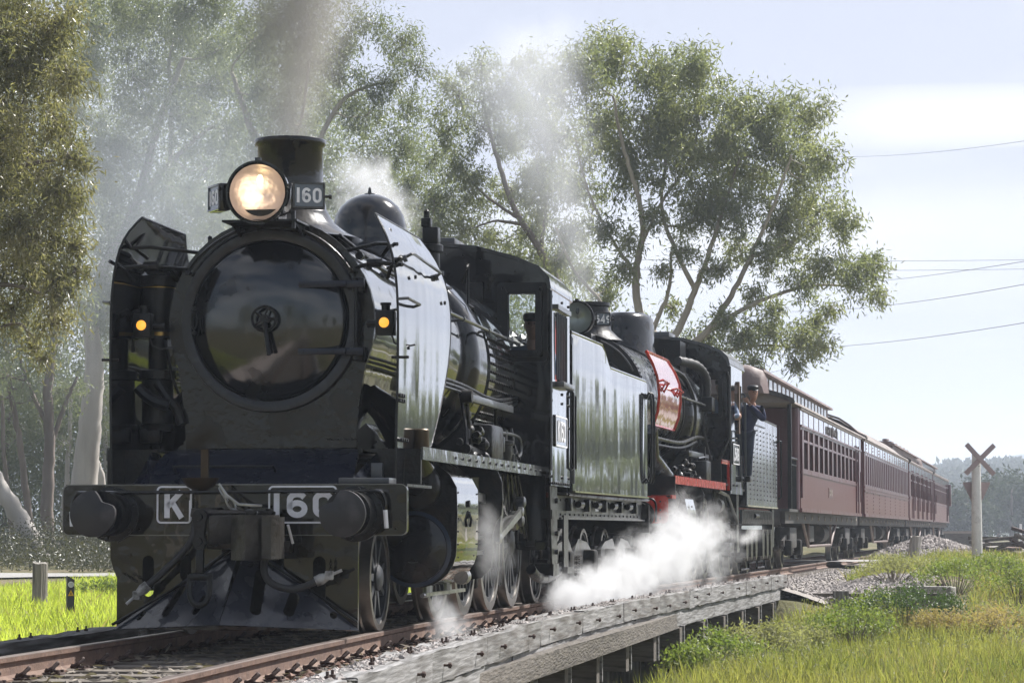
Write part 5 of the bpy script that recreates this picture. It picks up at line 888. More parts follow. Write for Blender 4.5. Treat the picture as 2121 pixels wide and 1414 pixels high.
        if kind == 'wood' or kind == 'guard':
            for y in np.arange(e0 + 1.0, e1 - 5, 1.0): MB().box(.80, .815, y, y + .62, ze + .36, ze + .62).obj('clerestory_window', mat('dusty clerestory glass', (.20, .21, .22), .25, coat=.6), cl)
            hood = MB(); P = [(1.02, ze + .2), (.98, ze + .50), (.9, ze + .68), (.6, ze + .80), (0, ze + .84)]; P = P + [(-x, z) for x, z in P[-2::-1]]
            hood.rings([[(x * (1 - .05 * k), e0 - .15 - .18 * k, ze + .2 + (z - ze - .2) * (1 - .22 * k * k)) for x, z in P] for k in (1.6, 1.2, .8, .4, 0)] , True, False); hood.obj('clerestory_hood', ROOFD, rf)
        else:
            for y in np.arange(c0 + 3, c1 - 3, 3.1): MB().lathe([(0, .1), (.12, .1), (.14, .16), (.2, .12)], (.4, y, ze + .8), (0, 0, 1), 8).obj('roof_ventilator', ROOFD, rf)
        hp = [(Wd + .05, ze + .0), (Wd + .03, ze + .07), (1.25, ze + .17), (.9, ze + .27), (0, ze + .34)]; hp = hp + [(-x, z) for x, z in hp[-2::-1]]; hoop = MB(); ribbon(hoop, hp, .10, .06, lambda x, z, c: Vector((x, e0 - .02 - c, z))); hoop.obj('roof_end_hoop', UNDER, rf)
    # ends, platforms
    if b0 - c0 > 1:
        ew = MB().box(-1.0, -.5, b0 - .03, b0 - .002, zb + .3, zw); ew.box(.5, 1.0, b0 - .03, b0 - .002, zb + .3, zw); ew.obj('end_window_panel', MARD, body); MB().box(-.38, .38, b0 - .04, b0 - .002, zb, zw + .1).obj('end_door', MARD, body)
        em = MB(); P = arc(.25, 3.28, .14, .12, 60, 300, 8) + arc(.42, 3.2, .08, .16, 260, 440, 6); em.prism(P, b0 - .05, b0 - .04); em.box(.22, .52, b0 - .05, b0 - .04, 3.05, 3.09); em.obj('end_emblem', mat('gilt emblem', (.55, .38, .12), .4, metal=.4), body)
        for s in (-1, 1):
            MB().cyl((s * 1.33, b0 - .12, zb), (s * 1.33, b0 - .12, ze), .11, 12).obj('corner_post', MARD, C_); MB().box(min(s * 1.36, s * 1.44), max(s * 1.36, s * 1.44), c0 + .1, c0 + .17, zb, ze).obj('platform_post', SATIN, C_)
            g = MB().cyl((s * 1.38, c0 + .2, 2.35), (s * 1.38, b0 - .25, 2.35), .03, 6); g.box(min(s * 1.36, s * 1.39), max(s * 1.36, s * 1.39), c0 + .2, b0 - .25, 2.2, 2.23)
            for y in np.arange(c0 + .3, b0 - .3, .25): g.cyl((s * 1.38, y, zb), (s * 1.38, y, 2.35), .015, 5)
            g.obj('platform_gate', SATIN, C_); MB().cyl((s * 1.47, b0 + .05, zb + .25), (s * 1.47, b0 + .05, 3.0), .022, 6).obj('entrance_handrail', MARD, C_)
    MB().box(-1.4, 1.4, c0, b0, zb - .06, zb).obj('end_platform', UNDER, C_) if b0 > c0 + .05 else None
    # underframe
    sbr = MB().box(1.18, 1.30, c0 + .1, c1 - .1, zb - .30, zb - .05); sbr.box(-1.30, -1.18, c0 + .1, c1 - .1, zb - .30, zb - .05); sbr.box(-1.2, 1.2, c0, c0 + .15, zb - .35, zb - .05); sbr.box(-1.2, 1.2, c1 - .15, c1, zb - .35, zb - .05); so_ = sbr.obj('underframe', UNDER, C_)
    m1, m2 = c0 + (c1 - c0) * .30, c0 + (c1 - c0) * .64; tr = MB()
    for s in (-1, 1): tr.tube([(s * 1.25, m1 - 2.2, zb - .15), (s * 1.2, m1 + .2, .46), (s * 1.2, m2 - .8, .46), (s * 1.25, m2 + .8, zb - .15)], .035, 8); tr.cyl((s * 1.2, m1 + .2, .46), (s * 1.2, m1 + .2, zb - .2), .03, 6); tr.cyl((s * 1.2, m2 - .8, .46), (s * 1.2, m2 - .8, zb - .2), .03, 6)
    tr.obj('truss_rods', mat('rusty truss', (.13, .09, .08), .5, var=.3), so_)
    bx = MB().box(.6, 1.15, m1 + .6, m1 + 2.4, .55, .95, .03); bx.lathe([(0, .25), (1.6, .25)], (.7, m2 + .6, .75), (0, 1, 0), 16); bx.box(-1.1, -.6, m1, m1 + 2, .5, .95); bx.obj('battery_box', UNDER, so_)
    MB().bolts([(1.305, y, zb - .17) for y in np.arange(c0 + 1, c1, 1.9)], .06, .02, (1, 0, 0), 4).obj('frame_plates', CREAM, so_)
    for cc_ in (c0 + 2.9, c1 - 3.0):
        bogie(C_, cc_, 2.3, r=.46, frame_m=UNDER); MB().box(.9, 1.22, cc_ - .8, cc_ + .8, .45, .9, .03).obj('bolster', UNDER, C_)
    MB().tube(smooth_pts([(.6, c1 - .05, 1.0), (.6, c1 + .2, .6), (.6, c1 + .45, 1.0)], 8), .03, 6).obj('brake_hose', RUBBER, C_)
    if kind == 'guard':
        MB().box(1.45, 1.62, c1 - 1.5, c1 - .8, zs, zw + .2, .03).obj('guard_lookout', MARD, C_); MB().box(.3, .8, c1 - 3.5, c1 - 2.9, ze + .4, ze + .75).obj('roof_lookout', SATIN, C_)
    return C_
# ------------------------------------------------------------------ land
def ss(x): x = np.clip(x, 0, 1); return x * x * (3 - 2 * x)
def tl(X, Y):
    t = np.interp(Y, _y, _ts); h = np.interp(t, _ts, _h); l = (X - np.interp(t, _ts, _x)) * np.cos(h); t = t + l * np.sin(h)
    return t, l
def vnoise(X, Y, s, seed=0):
    x = X / s; y = Y / s; a = seed * 1.7
    return (np.sin(x * 1.3 + a) * np.cos(y * 1.1 - a) + .5 * np.sin(x * 2.7 - y * 1.9 + a * 2) + .25 * np.sin(x * 5.3 + y * 4.7 + a * 3)) / 1.75
def ground_z(X, Y):
    X = np.asarray(X, float); Y = np.asarray(Y, float); t, l = tl(X, Y); rz = .0018 * np.clip(t, 0, 400)
    k = np.clip((l - 2) / 8, 0, 1); a = 22 - 10 * k; b = 37 + 21 * k
    zr = -1.12 + 1.02 * ss((t - a) / (b - a)) + .10 * vnoise(X, Y, 2.2, 1) * (1 - ss((t - 50) / 10))
    zl = -.52 + .12 * ss((t - 30) / 40) - .10 * ss((-l - 3) / 10) * 0 + .05 * vnoise(X, Y, 3, 2)
    z = np.where(l > 0, zr, zl)
    c = ss((np.abs(l) - 1.9) / 1.4)                                     # formation under the track past the bridge
    z = np.where(t > 29, (-.42 + rz * 0) * (1 - c) + z * c, np.where(np.abs(l) < 1.9, -1.55, z))
    far = ss((Y - 60) / 60); z = z * (1 - far) + (np.where(np.abs(l) < 3, -.30, -.12) + .04 * vnoise(X, Y, 9, 3)) * far * 1.0
    z = z + rz + 2.6 * ss((X / np.maximum(Y, 1) - .205) / .06) * ss((Y - 85) / 70) * (Y > 0)
    return z
def grid_mesh(name, xs, ys, zf, m):
    Xg, Yg = np.meshgrid(xs, ys); Z = zf(Xg, Yg); n, k = len(xs), len(ys)
    co = np.stack([Xg, Yg, Z], -1).reshape(-1, 3).astype(np.float32); i = np.arange(n * k).reshape(k, n)
    f = np.stack([i[:-1, :-1], i[:-1, 1:], i[1:, 1:], i[1:, :-1]], -1).reshape(-1, 4)
    return np_mesh(name, co, f, m, True)
def np_mesh(name, co, f, m, smooth=False, kind=None, parent=None):
    me = bpy.data.meshes.new(name); nf, fs = f.shape; me.vertices.add(len(co)); me.vertices.foreach_set('co', co.astype(np.float32).ravel())
    me.loops.add(nf * fs); me.loops.foreach_set('vertex_index', f.astype(np.int32).ravel()); me.polygons.add(nf)
    me.polygons.foreach_set('loop_start', (np.arange(nf) * fs).astype(np.int32)); me.polygons.foreach_set('use_smooth', np.full(nf, smooth))
    me.update(calc_edges=True); me.materials.append(m); o = bpy.data.objects.new(name, me); COL.objects.link(o)
    if kind: o['kind'] = kind
    if parent: o.parent = parent
    return o
def ray_pt(px, py, Y):                         # the place that lies at distance Y along a line of sight, for laying out far trees
    a = (px - 1060.5) / CAM_F; b = (707 - py) / CAM_F; d = Vector((a, math.cos(PITCH) - b * math.sin(PITCH), math.sin(PITCH) + b * math.cos(PITCH)))
    return Vector((0, 0, CAM_H)) + d * (Y / d.y)
def soil_mat():
    m = bpy.data.materials.new('grassy earth'); m.use_nodes = True; t = m.node_tree; b = t.nodes['Principled BSDF']; b.inputs['Roughness'].default_value = .95; b.inputs['Specular IOR Level'].default_value = .1
    g = t.nodes.new('ShaderNodeNewGeometry'); n1 = t.nodes.new('ShaderNodeTexNoise'); n1.inputs['Scale'].default_value = .35; n1.inputs['Detail'].default_value = 8
    r = t.nodes.new('ShaderNodeValToRGB'); e = r.color_ramp.elements; e[0].position = .35; e[0].color = (.08, .078, .042, 1); e[1].position = .65; e[1].color = (.18, .15, .10, 1); x = e.new(.5); x.color = (.12, .115, .06, 1)
    n2 = t.nodes.new('ShaderNodeTexNoise'); n2.inputs['Scale'].default_value = 9; n2.inputs['Detail'].default_value = 6; bp = t.nodes.new('ShaderNodeBump'); bp.inputs['Strength'].default_value = .8; bp.inputs['Distance'].default_value = .05
    for a, c in ((g.outputs[0], n1.inputs[0]), (g.outputs[0], n2.inputs[0]), (n1.outputs[0], r.inputs[0]), (r.outputs[0], b.inputs['Base Color']), (n2.outputs[0], bp.inputs['Height']), (bp.outputs[0], b.inputs['Normal'])): t.links.new(a, c)
    return m
SOIL = soil_mat()
def ax(near, far, d0, g=1.25):
    v = [0.]; s = d0
    while v[-1] < far:
        v.append(v[-1] + s)
        if v[-1] > near: s *= g
    return np.array(v)
_px = ax(14, 3000, .35); xs = np.concatenate([-_px[::-1], _px[1:]]) + 2
_py = ax(70, 3400, .4); _ny = ax(2, 1500, 1.2); ys = np.concatenate([(8 - _ny[::-1]), 8 + _py[1:]])
gr = grid_mesh('ground', xs, ys, ground_z, SOIL); gr['kind'] = 'structure'; gr['label'] = 'grassy ground sloping down beside the timber bridge'
GRAV = mat('pale ballast gravel', (.26, .235, .215), .9, var=.35, vscale=30, bump=1, bscale=26, bdist=.03)
STONE = mat('ballast stone', (.30, .27, .255), .85, var=.45, vscale=5)
def strip(name, l0, l1, z0, t0, t1, m, step=1.0, kind='structure', nl=1, zc=None):
    mb = MB(); ts = np.arange(t0, t1 + .01, step)
    mb.rings([[tuple(tk(t, l0 + (l1 - l0) * k / nl, zc(l0 + (l1 - l0) * k / nl) if zc else z0)) for k in range(nl + 1)] for t in ts], False, False, False)
    o = mb.obj(name, m, None); o['kind'] = kind; return o
strip('ballast_bed', -2.7, 2.7, 0, 29.6, 330, GRAV, 1.5, nl=12, zc=lambda l: -.20 - .32 * max(0, (abs(l) - 1.75)) ** 1.2 + .004)['label'] = 'pale gravel bed under the curving track'
strip('ballast_bed', -2.3, 2.3, 0, -140, -30, GRAV, 4, nl=6, zc=lambda l: -.18 - .5 * max(0, (abs(l) - 1.75)))['label'] = 'gravel bed behind the viewer'
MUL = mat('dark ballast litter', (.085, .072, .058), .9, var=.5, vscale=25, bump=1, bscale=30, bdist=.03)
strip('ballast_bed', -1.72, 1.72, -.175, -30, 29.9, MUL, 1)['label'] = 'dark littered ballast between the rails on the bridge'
strip('gravel_path', -4.2, -2.15, -.43, -30, 40, mat('pale pink gravel path', (.42, .36, .33), .9, var=.1, vscale=9, bump=.6, bscale=30), 1)['label'] = 'pale gravel strip beyond the far rail'
# road over the level crossing
ASPH = mat('bleached bitumen road', (.30, .29, .28), .85, var=.12, vscale=3, bump=.4, bscale=40)
mb = MB(); RP = [(x, 66 + (x + 46) * .27, 0) for x in range(-46, -5, 2)] + [(-5, 74.9, .02), (-3, 75.05, .06), (0, 75.3, .095), (3.6, 76, .098), (10, 77.2, .1), (17, 79.5, .12), (26, 84, .14), (60, 104, .2)]
mb.rings([[(x, y + q, (float(ground_z(x, y + q)) + .05) if x < -5 else z) for q in (-2.6, -.9, .9, 2.6)] for x, y, z in RP], False, False, False); rd = mb.obj('road', ASPH); rd['kind'] = 'structure'; rd['label'] = 'narrow pale road crossing the track behind the bridge'
def sweep(prof, t0, t1, step, l, name, m, parent=None):
    mb = MB(); mb.rings([[tuple(tk(t, l + a, b)) for a, b in prof] for t in np.arange(t0, t1 + .01, step)]); return mb.obj(name, m, parent, 30)
RAILH = mat('shiny rail head', (.36, .30, .27), .3, metal=.7, var=.2, vscale=3)
RAILW = mat('rusty rail web', (.15, .092, .066), .75, var=.25, vscale=6, bump=.4, bscale=40, dirt=(.10, .06, .05), dscale=8, damt=.3)
web = [(-.066, -.16), (-.066, -.148), (-.012, -.125), (-.010, -.05), (-.034, -.036), (-.036, -.008), (.036, -.008), (.034, -.036), (.010, -.05), (.012, -.125), (.066, -.148), (.066, -.16)]
for s, lb in ((1, 'rusty near rail of the main track with a polished top'), (-1, 'rusty far rail of the main track with a polished top')):
    r_ = root('rail', tk(0, s * .83, -.16), lb, 'rail', 'rails of the main track'); 
    for nm, pf, m in (('rail_web', web, RAILW), ('rail_head', [(-.035, -.010), (-.036, -.004), (-.030, 0), (.030, 0), (.036, -.004), (.035, -.010)], RAILH)):
        o = sweep(pf, -120, 235, 1.5, s * .83, nm, m, r_); o.matrix_parent_inverse = r_.matrix_world.inverted()
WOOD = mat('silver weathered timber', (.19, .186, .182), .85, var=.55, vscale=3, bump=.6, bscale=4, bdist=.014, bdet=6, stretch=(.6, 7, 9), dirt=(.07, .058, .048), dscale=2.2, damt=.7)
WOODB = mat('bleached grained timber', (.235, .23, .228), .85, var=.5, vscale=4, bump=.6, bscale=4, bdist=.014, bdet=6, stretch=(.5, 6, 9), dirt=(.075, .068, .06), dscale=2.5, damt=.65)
WOODD = mat('dark brown timber', (.11, .095, .08), .85, var=.3, vscale=4, bump=1, bscale=7, bdist=.015, stretch=(1, 6, 6), dirt=(.05, .042, .036), dscale=3, damt=.4)  # dark brown tone; on the crossheads it stands in for shade
RUST = mat('rusty bolt iron', (.055, .032, .026), .8, var=.3, vscale=30)
def timber(name, A, B, w, h, m, parent=None, rough=.006, seg=.35, label=None, up=None):
    A = Vector(A); B = Vector(B); d = (B - A); Ln = d.length; d.normalize(); u = up or Vector((0, 0, 1)); r = d.cross(u).normalized(); u = r.cross(d)
    n = max(2, int(Ln / seg)); mb = MB(); rg = []
    for i in range(n + 1):
        j = lambda: random.gauss(0, rough); x = Ln * i / n; c = .006
        rg.append([(x + j() * (i in (0, n)), -w / 2 + j(), -h / 2 + c + j()), (x, -w / 2 + c + j(), -h / 2), (x, w / 2 - c + j(), -h / 2 + j()), (x, w / 2 + j() * .6, -h / 2 + c), (x, w / 2 + j() * .6, h / 2 - c), (x, w / 2 - c + j(), h / 2 + j()), (x, -w / 2 + c, h / 2 + j()), (x, -w / 2 + j(), h / 2 - c)])
    mb.rings(rg); o = mb.obj(name, m, None, 25); o.matrix_world = Matrix(((d.x, r.x, u.x, A.x), (d.y, r.y, u.y, A.y), (d.z, r.z, u.z, A.z), (0, 0, 0, 1)))
    if parent: o.parent = parent; o.matrix_parent_inverse = parent.matrix_world.inverted()
    if label: o['label'] = label
    return o
def place(mesh, name, M, parent):
    o = bpy.data.objects.new(name, mesh); COL.objects.link(o); o.parent = parent; o.matrix_parent_inverse = parent.matrix_world.inverted(); o.matrix_world = M; return o
# ---- timber bridge
BR = root('timber_bridge', tk(10, 1.8, -1.6), 'weathered timber railway bridge with silver kerb logs, bolts and dark crossheads', 'bridge')
jt = [-9.5, -6.2, -2.9, .1, 3.6, 6.8, 10.2, 13.5, 16.4, 18.8, 23.5, 27.6, 30.6]
for a, b in zip(jt[:-1], jt[1:]):
    wv = random.choice((WOOD, WOODB, WOODB)) if a != 3.6 else WOOD
    timber('kerb_log', tk(a + .015, 1.80, -.093), tk(b - .015, 1.80, -.093), .26, .22, wv, BR, .009)
jt2 = [-9.5, -4.0, 1.9, 7.6, 12.4, 19.5, 25.0, 30.6]
for a, b in zip(jt2[:-1], jt2[1:]): timber('girder_log', tk(a + .01, 1.78, -.315), tk(b - .01, 1.78, -.315), .24, .215, WOODB, BR, .006)
for a, b in zip(jt[:-1:2], jt[1::2]): timber('kerb_log', tk(a, -1.80, -.12), tk(a + 6.2, -1.80, -.12), .24, .18, WOOD, BR, .008)
bolt_me = MB().lathe([(-.02, .009), (.06, .009)], (0, 0, 0), (1, 0, 0), 6).lathe([(.035, .020), (.055, .020)], (0, 0, 0), (1, 0, 0), 6).mesh('bolt', RUST)
def trackM(t, l, z):
    p = tk(t, l, z); h = float(np.interp(t, _ts, _h)); return Matrix.Translation(p) @ Matrix.Rotation(-h, 4, 'Z')
for a, b in zip(jt[:-1], jt[1:]):
    k = 2
    for i in range(k):
        t = a + (b - a) * (i + .5) / k + random.uniform(-.2, .2); place(bolt_me, 'bolt', trackM(t, 1.93, -.09 + random.uniform(-.03, .03)), BR)
nut_me = MB().lathe([(0, .018), (.02, .018), (.021, .009), (.045, .009)], (0, 0, 0), (0, 0, 1), 6).mesh('bolt_nut', RUST)
for t in np.arange(-8, 30, 1.65):
    for d in (0, .16):
        place(nut_me, 'bolt_nut', trackM(t + d + random.uniform(-.1, .1), 1.8, .015), BR); place(nut_me, 'bolt_nut', trackM(t + d + random.uniform(-.1, .1), -1.8, -.03), BR)
for t in np.arange(-4.5, 30.5, 2.5):
    timber('crosshead', tk(t, -1.9, -.60), tk(t, 1.93, -.60), .26, .32, WOODD, BR, .004, 2); timber('crosshead_lit_end', tk(t + .17, 1.60, -.585), tk(t + .17, 1.955, -.585), .05, .34, WOODB, BR, .003, 1)  # shaded faces put in as dark timber, lit ends as pale strips
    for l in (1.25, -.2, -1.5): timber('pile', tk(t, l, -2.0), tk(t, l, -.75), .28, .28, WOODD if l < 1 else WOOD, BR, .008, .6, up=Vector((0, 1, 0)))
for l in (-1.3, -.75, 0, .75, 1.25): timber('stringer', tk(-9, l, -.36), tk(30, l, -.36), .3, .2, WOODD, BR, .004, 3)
for k in range(3): timber('abutment_board', tk(30.9 + .0 * k, -.5, -.52 - .36 * k), tk(31.6, 4.9 - .9 * (k == 0) * 0, -.50 - .36 * k), .09, .34, WOODD, BR, .006)
for l in (2.9, 1.2, 4.3): timber('abutment_post', tk(30.8, l, -1.9), tk(30.8, l, -.34 + .02 * l), .26, .24, WOOD, BR, .008, .5, up=Vector((0, 1, 0)))
# ---- sleepers and rail clips
SLP = MB().box(-1.28, 1.28, -.115, .115, -.13, 0, .012).mesh('sleeper', mat('grey sleeper timber', (.15, .13, .11), .9, var=.35, vscale=5, bump=1, bscale=8, stretch=(1, 6, 6), bdist=.01))
tr_ = root('railway_sleepers', tk(20, 0, -.3), 'row of worn sleepers with rusty clips under the main track', 'sleepers')
cm_ = MB(); cm_.box(-.085, .11, -.07, .07, -.004, .014, .004); cm_.tube([(.0, -.05, .02), (.05, -.06, .045), (.08, -.02, .075), (.065, .03, .08), (.03, .05, .05), (.045, .02, .02), (.09, .0, .02)], .013, 6); cm_.tube([(.045, .02, .02), (-.02, .03, .032)], .012, 6); cm_.bolts([(.09, .05, .012), (.09, -.05, .012)], .016, .02, (0, 0, 1)); clip_me = cm_.mesh('rail_clip', RUST)
for i, t in enumerate(np.arange(-8.6, 62, .66)):
    t += random.uniform(-.04, .04); place(SLP, 'sleeper', trackM(t, 0, -.155 if t < 30 else -.168), tr_)
    if t < 14:
        for l, f in ((-.83, 0), (.83, 1), (.83, 0)):
            M = trackM(t, l, -.155); M = M @ (Matrix.Translation((.075, 0, 0)) if not f else Matrix.Rotation(math.pi, 4, 'Z') @ Matrix.Translation((.075, 0, 0)))
            place(clip_me, 'rail_clip', M, tr_)
# ---- loose stones, bark litter
def rocks(name, pts, sizes, m, label, flat=.65):
    d = np.array([(1, 0, .1), (-1, .1, 0), (0, 1, -.1), (.1, -1, .1), (0, .1, 1), (0, 0, -1)], float); n = len(pts)
    V = d[None] * rng.uniform(.55, 1.15, (n, 6, 1)) * sizes[:, None, None]; V[..., 2] *= flat
    a = rng.uniform(0, 6.28, n); c, s = np.cos(a)[:, None], np.sin(a)[:, None]; x = V[..., 0] * c - V[..., 1] * s; y = V[..., 0] * s + V[..., 1] * c; V[..., 0] = x; V[..., 1] = y; V += pts[:, None, :]
    f = np.array([(0, 2, 4), (2, 1, 4), (1, 3, 4), (3, 0, 4), (2, 0, 5), (1, 2, 5), (3, 1, 5), (0, 3, 5)]); F = (f[None] + (np.arange(n) * 6)[:, None, None]).reshape(-1, 3)
    o = np_mesh(name, V.reshape(-1, 3), F, m, False, 'stuff'); o['label'] = label; return o
def tpts(n, t0, t1, l0, l1, zf):
    T = rng.uniform(t0, t1, n); Lr = rng.uniform(l0, l1, n); return np.array([tuple(tk(a, b, 0)) for a, b in zip(T, Lr)]) + np.array([[0, 0, zf(b)] for b in Lr])
rocks('gravel', tpts(5200, 30.7, 52, -2.6, 2.6, lambda l: -.19 - .32 * max(0, abs(l) - 1.75) ** 1.2), rng.uniform(.03, .065, 5200), STONE, 'loose ballast stones along the track past the bridge')
P = tpts(5200, 30.9, 42, 1.8, 4.3, lambda l: 0); P[:, 2] = np.maximum(ground_z(P[:, 0], P[:, 1]) + .01, 0 * P[:, 2] - .36 - .09 * np.clip(rng.random(len(P)), 0, 1)); rocks('gravel', P, rng.uniform(.03, .075, len(P)), STONE, 'spilled ballast stones beside the abutment')
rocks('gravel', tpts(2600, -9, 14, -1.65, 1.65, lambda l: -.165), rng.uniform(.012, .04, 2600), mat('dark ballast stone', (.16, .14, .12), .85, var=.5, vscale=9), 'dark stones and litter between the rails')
rocks('gravel', tpts(900, -9, 12, .95, 1.68, lambda l: -.16 + .02 * rng.random()), rng.uniform(.02, .045, 900), mat('brown stone', (.20, .12, .09), .85, var=.5, vscale=9), 'brown stones between near rail and kerb')
def blades(name, P, L_, W_, D, m, kind='stuff', parent=None, label=None, fold=False):
    """thin leaf or blade quads: P base points, D direction, widths across a random side"""
    n = len(P); D = D / np.linalg.norm(D, axis=1, keepdims=True); rv = rng.normal(size=(n, 3)); S = np.cross(D, rv); S /= np.linalg.norm(S, axis=1, keepdims=True) + 1e-9
    a = P; b = P + D * (L_ * .45)[:, None] + S * (W_ / 2)[:, None]; c = P + D * L_[:, None]; d = P + D * (L_ * .45)[:, None] - S * (W_ / 2)[:, None]
    if fold: N = np.cross(D, S); c = c + N * (L_ * .18)[:, None]
    co = np.stack([a, b, c, d], 1).reshape(-1, 3); f = np.arange(4 * n).reshape(n, 4); o = np_mesh(name, co, f, m, False, kind, parent)
    if label: o['label'] = label
    return o
def leaf_mat(name, c1, c2, trans=.35, rough=.45, scale=1.2, spec=.5):
    m = bpy.data.materials.new(name); m.use_nodes = True; t = m.node_tree; b = t.nodes['Principled BSDF']; o = t.nodes['Material Output']; b.inputs['Roughness'].default_value = rough; b.inputs['Specular IOR Level'].default_value = spec
    g = t.nodes.new('ShaderNodeNewGeometry'); n1 = t.nodes.new('ShaderNodeTexNoise'); n1.inputs['Scale'].default_value = scale; n1.inputs['Detail'].default_value = 3
    ad = t.nodes.new('ShaderNodeMath'); ad.operation = 'MULTIPLY_ADD'; ad.inputs[1].default_value = .5; mr = t.nodes.new('ShaderNodeMapRange'); mr.inputs[1].default_value = .3; mr.inputs[2].default_value = .7; mr.inputs[4].default_value = .5
    t.links.new(g.outputs['Position'], n1.inputs[0]); t.links.new(n1.outputs[0], mr.inputs[0]); t.links.new(g.outputs['Random Per Island'], ad.inputs[0]); t.links.new(mr.outputs[0], ad.inputs[2])
    mxc = t.nodes.new('ShaderNodeMixRGB'); mxc.inputs[1].default_value = (*c1, 1); mxc.inputs[2].default_value = (*c2, 1); t.links.new(ad.outputs[0], mxc.inputs[0]); t.links.new(mxc.outputs[0], b.inputs['Base Color'])
    tr = t.nodes.new('ShaderNodeBsdfTranslucent'); hs = t.nodes.new('ShaderNodeMixRGB'); hs.blend_type = 'MULTIPLY'; hs.inputs[0].default_value = 1; hs.inputs[2].default_value = (1.5, 1.6, .8, 1); t.links.new(mxc.outputs[0], hs.inputs[1]); t.links.new(hs.outputs[0], tr.inputs[0])
    ms = t.nodes.new('ShaderNodeMixShader'); ms.inputs[0].default_value = trans; t.links.new(b.outputs[0], ms.inputs[1]); t.links.new(tr.outputs[0], ms.inputs[2]); t.links.new(ms.outputs[0], o.inputs[0]); return m
K0 = tpts(1500, -9, 29, 1.68, 1.86, lambda l: .018); rocks('gravel', K0, rng.uniform(.012, .035, 1500), STONE, 'stone chips lying on the near kerb logs')
bark_l = MB()
P = tpts(1500, -9, 9, -1.5, 1.55, lambda l: -.15 + .02 * rng.random()); D = rng.normal(size=(1500, 3)); D[:, 2] *= .12; blades('bark_litter', P, rng.uniform(.04, .16, 1500), rng.uniform(.012, .03, 1500), D, leaf_mat('bark strips', (.16, .13, .10), (.36, .32, .27), .1, .8), label='dry bark strips and leaves between the rails')

# ------------------------------------------------------------------ trees
BARKP = mat('pale gum bark', (.42, .39, .36), .8, var=.2, vscale=1.2, dirt=(.20, .17, .15), dscale=1.0, damt=.45, bump=.5, bscale=3, stretch=(1, 1, .25))
BARKD = mat('brown gum bark', (.17, .14, .12), .9, var=.3, vscale=1.5, dirt=(.34, .31, .28), dscale=.8, damt=.25, bump=1, bscale=5, stretch=(1, 1, .2))
BARKB = mat('cream grey limb bark', (.36, .32, .26), .8, var=.25, vscale=1.2, dirt=(.17, .14, .12), dscale=.9, damt=.4, bump=.5, bscale=3, stretch=(1, 1, .25))
def tree(name, label, limbs, clumps, Y, s, leafm, barkm, nl=900, ll=.17, lw=.036, jit=1.6, sub=16, group='gum trees behind the train', tw=.025, thick=1.):
    """limbs: polylines [(px, py), ...] with widths in px at start and end; clumps (px, py, radius px). s = px per metre at distance Y"""
    base = ray_pt(*limbs[0][0][0], Y); gz = float(ground_z(base.x, base.y)); base.z = gz
    T = root(name, base, label, 'tree', group); inv = Matrix.Translation(-base); tr = MB(); nodes = []
    for pts, w0, w1 in limbs:
        dj = random.uniform(-jit, jit) * .5 if pts is not limbs[0][0] else 0
        W3 = [ray_pt(x, y, Y + dj * k / max(1, len(pts) - 1)) for k, (x, y) in enumerate(pts)]
        if pts is limbs[0][0]: W3[0].z = gz - .2
        n = len(W3) * 6; S = smooth_pts(W3, n); S = [p + Vector((random.gauss(0, .02), random.gauss(0, .02), 0)) * (w1 / s * 3 + .3) for p in S]; rr = [(w0 + (w1 - w0) * (k / n) ** .8) / s / 2 * thick for k in range(n + 1)]
        if pts is limbs[0][0]: rr[0] *= 1.2; rr[1] *= 1.08
        tr.tube([inv @ p for p in S], rr, 9); nodes += [(p, rr[k]) for k, p in enumerate(S) if k > n * .3]
    LP, LD = [], []
    cl = sorted(((ray_pt(x, y, Y + random.uniform(-jit, jit)), r / s) for x, y, r in clumps), key=lambda c: min((c[0] - n_[0]).length for n_ in nodes))
    for c, r in cl:
        nb = min(nodes, key=lambda n_: (c - n_[0]).length + (3 if n_[0].z > c.z + .3 else 0)); p0, r0 = nb; d = (c - p0).length
        mid = p0.lerp(c, .5) + Vector((0, 0, -.12 * d + random.uniform(-.1, .25) * d)) + Vector((random.uniform(-.1, .1) * d, random.uniform(-.1, .1) * d, 0))
        br = smooth_pts([p0, p0.lerp(mid, .5) + Vector((random.uniform(-.06, .06) * d, 0, random.uniform(-.05, .05) * d)), mid, c], 9); ra = min(r0 * .7, tw + .02 * d)
        tr.tube([inv @ p for p in br], [ra * (1 - .7 * k / 9) for k in range(10)], 6); nodes += [(p, ra * (1 - .6 * k / 9)) for k, p in enumerate(br) if k > 3]
        for q in range(sub):
            v = Vector([random.gauss(0, 1) for _ in range(3)]).normalized() * (random.random() ** .5) * r * 1.12; v.z *= .9; e = c + v
            if q % 3:
                m_ = c.lerp(e, .5) + Vector((0, 0, .08 * r)); tr.tube([inv @ c, inv @ m_, inv @ e], [.018 * thick, .012, .006], 3)
            k = max(4, int(nl / sub * (r * s / 58) ** 1.8)); o_ = rng.normal(size=(k, 3)) * (r * .6 + .25) * np.array([.30, .30, .36]) * random.uniform(.5, 1.2); LP.append(np.array(e - base)[None] + o_); dd = rng.normal(size=(k, 3)) * .75 + np.array([0, 0, -.75]) + np.array(v / (r + .01))[None] * .25; LD.append(dd)
    tr.obj('trunk', barkm, T, 60); LP = np.concatenate(LP); LD = np.concatenate(LD); n = len(LP)
    cr = blades('crown', LP, rng.uniform(.6, 1.25, n) * ll, rng.uniform(.7, 1.3, n) * lw, LD, leafm, None, T, fold=True)
    return T
LF_BIG = leaf_mat('gum leaves olive', (.115, .14, .095), (.29, .29, .20), .47, .38, .5)
LF_GREY = leaf_mat('gum leaves grey green', (.10, .125, .095), (.24, .25, .18), .42, .38, .4)
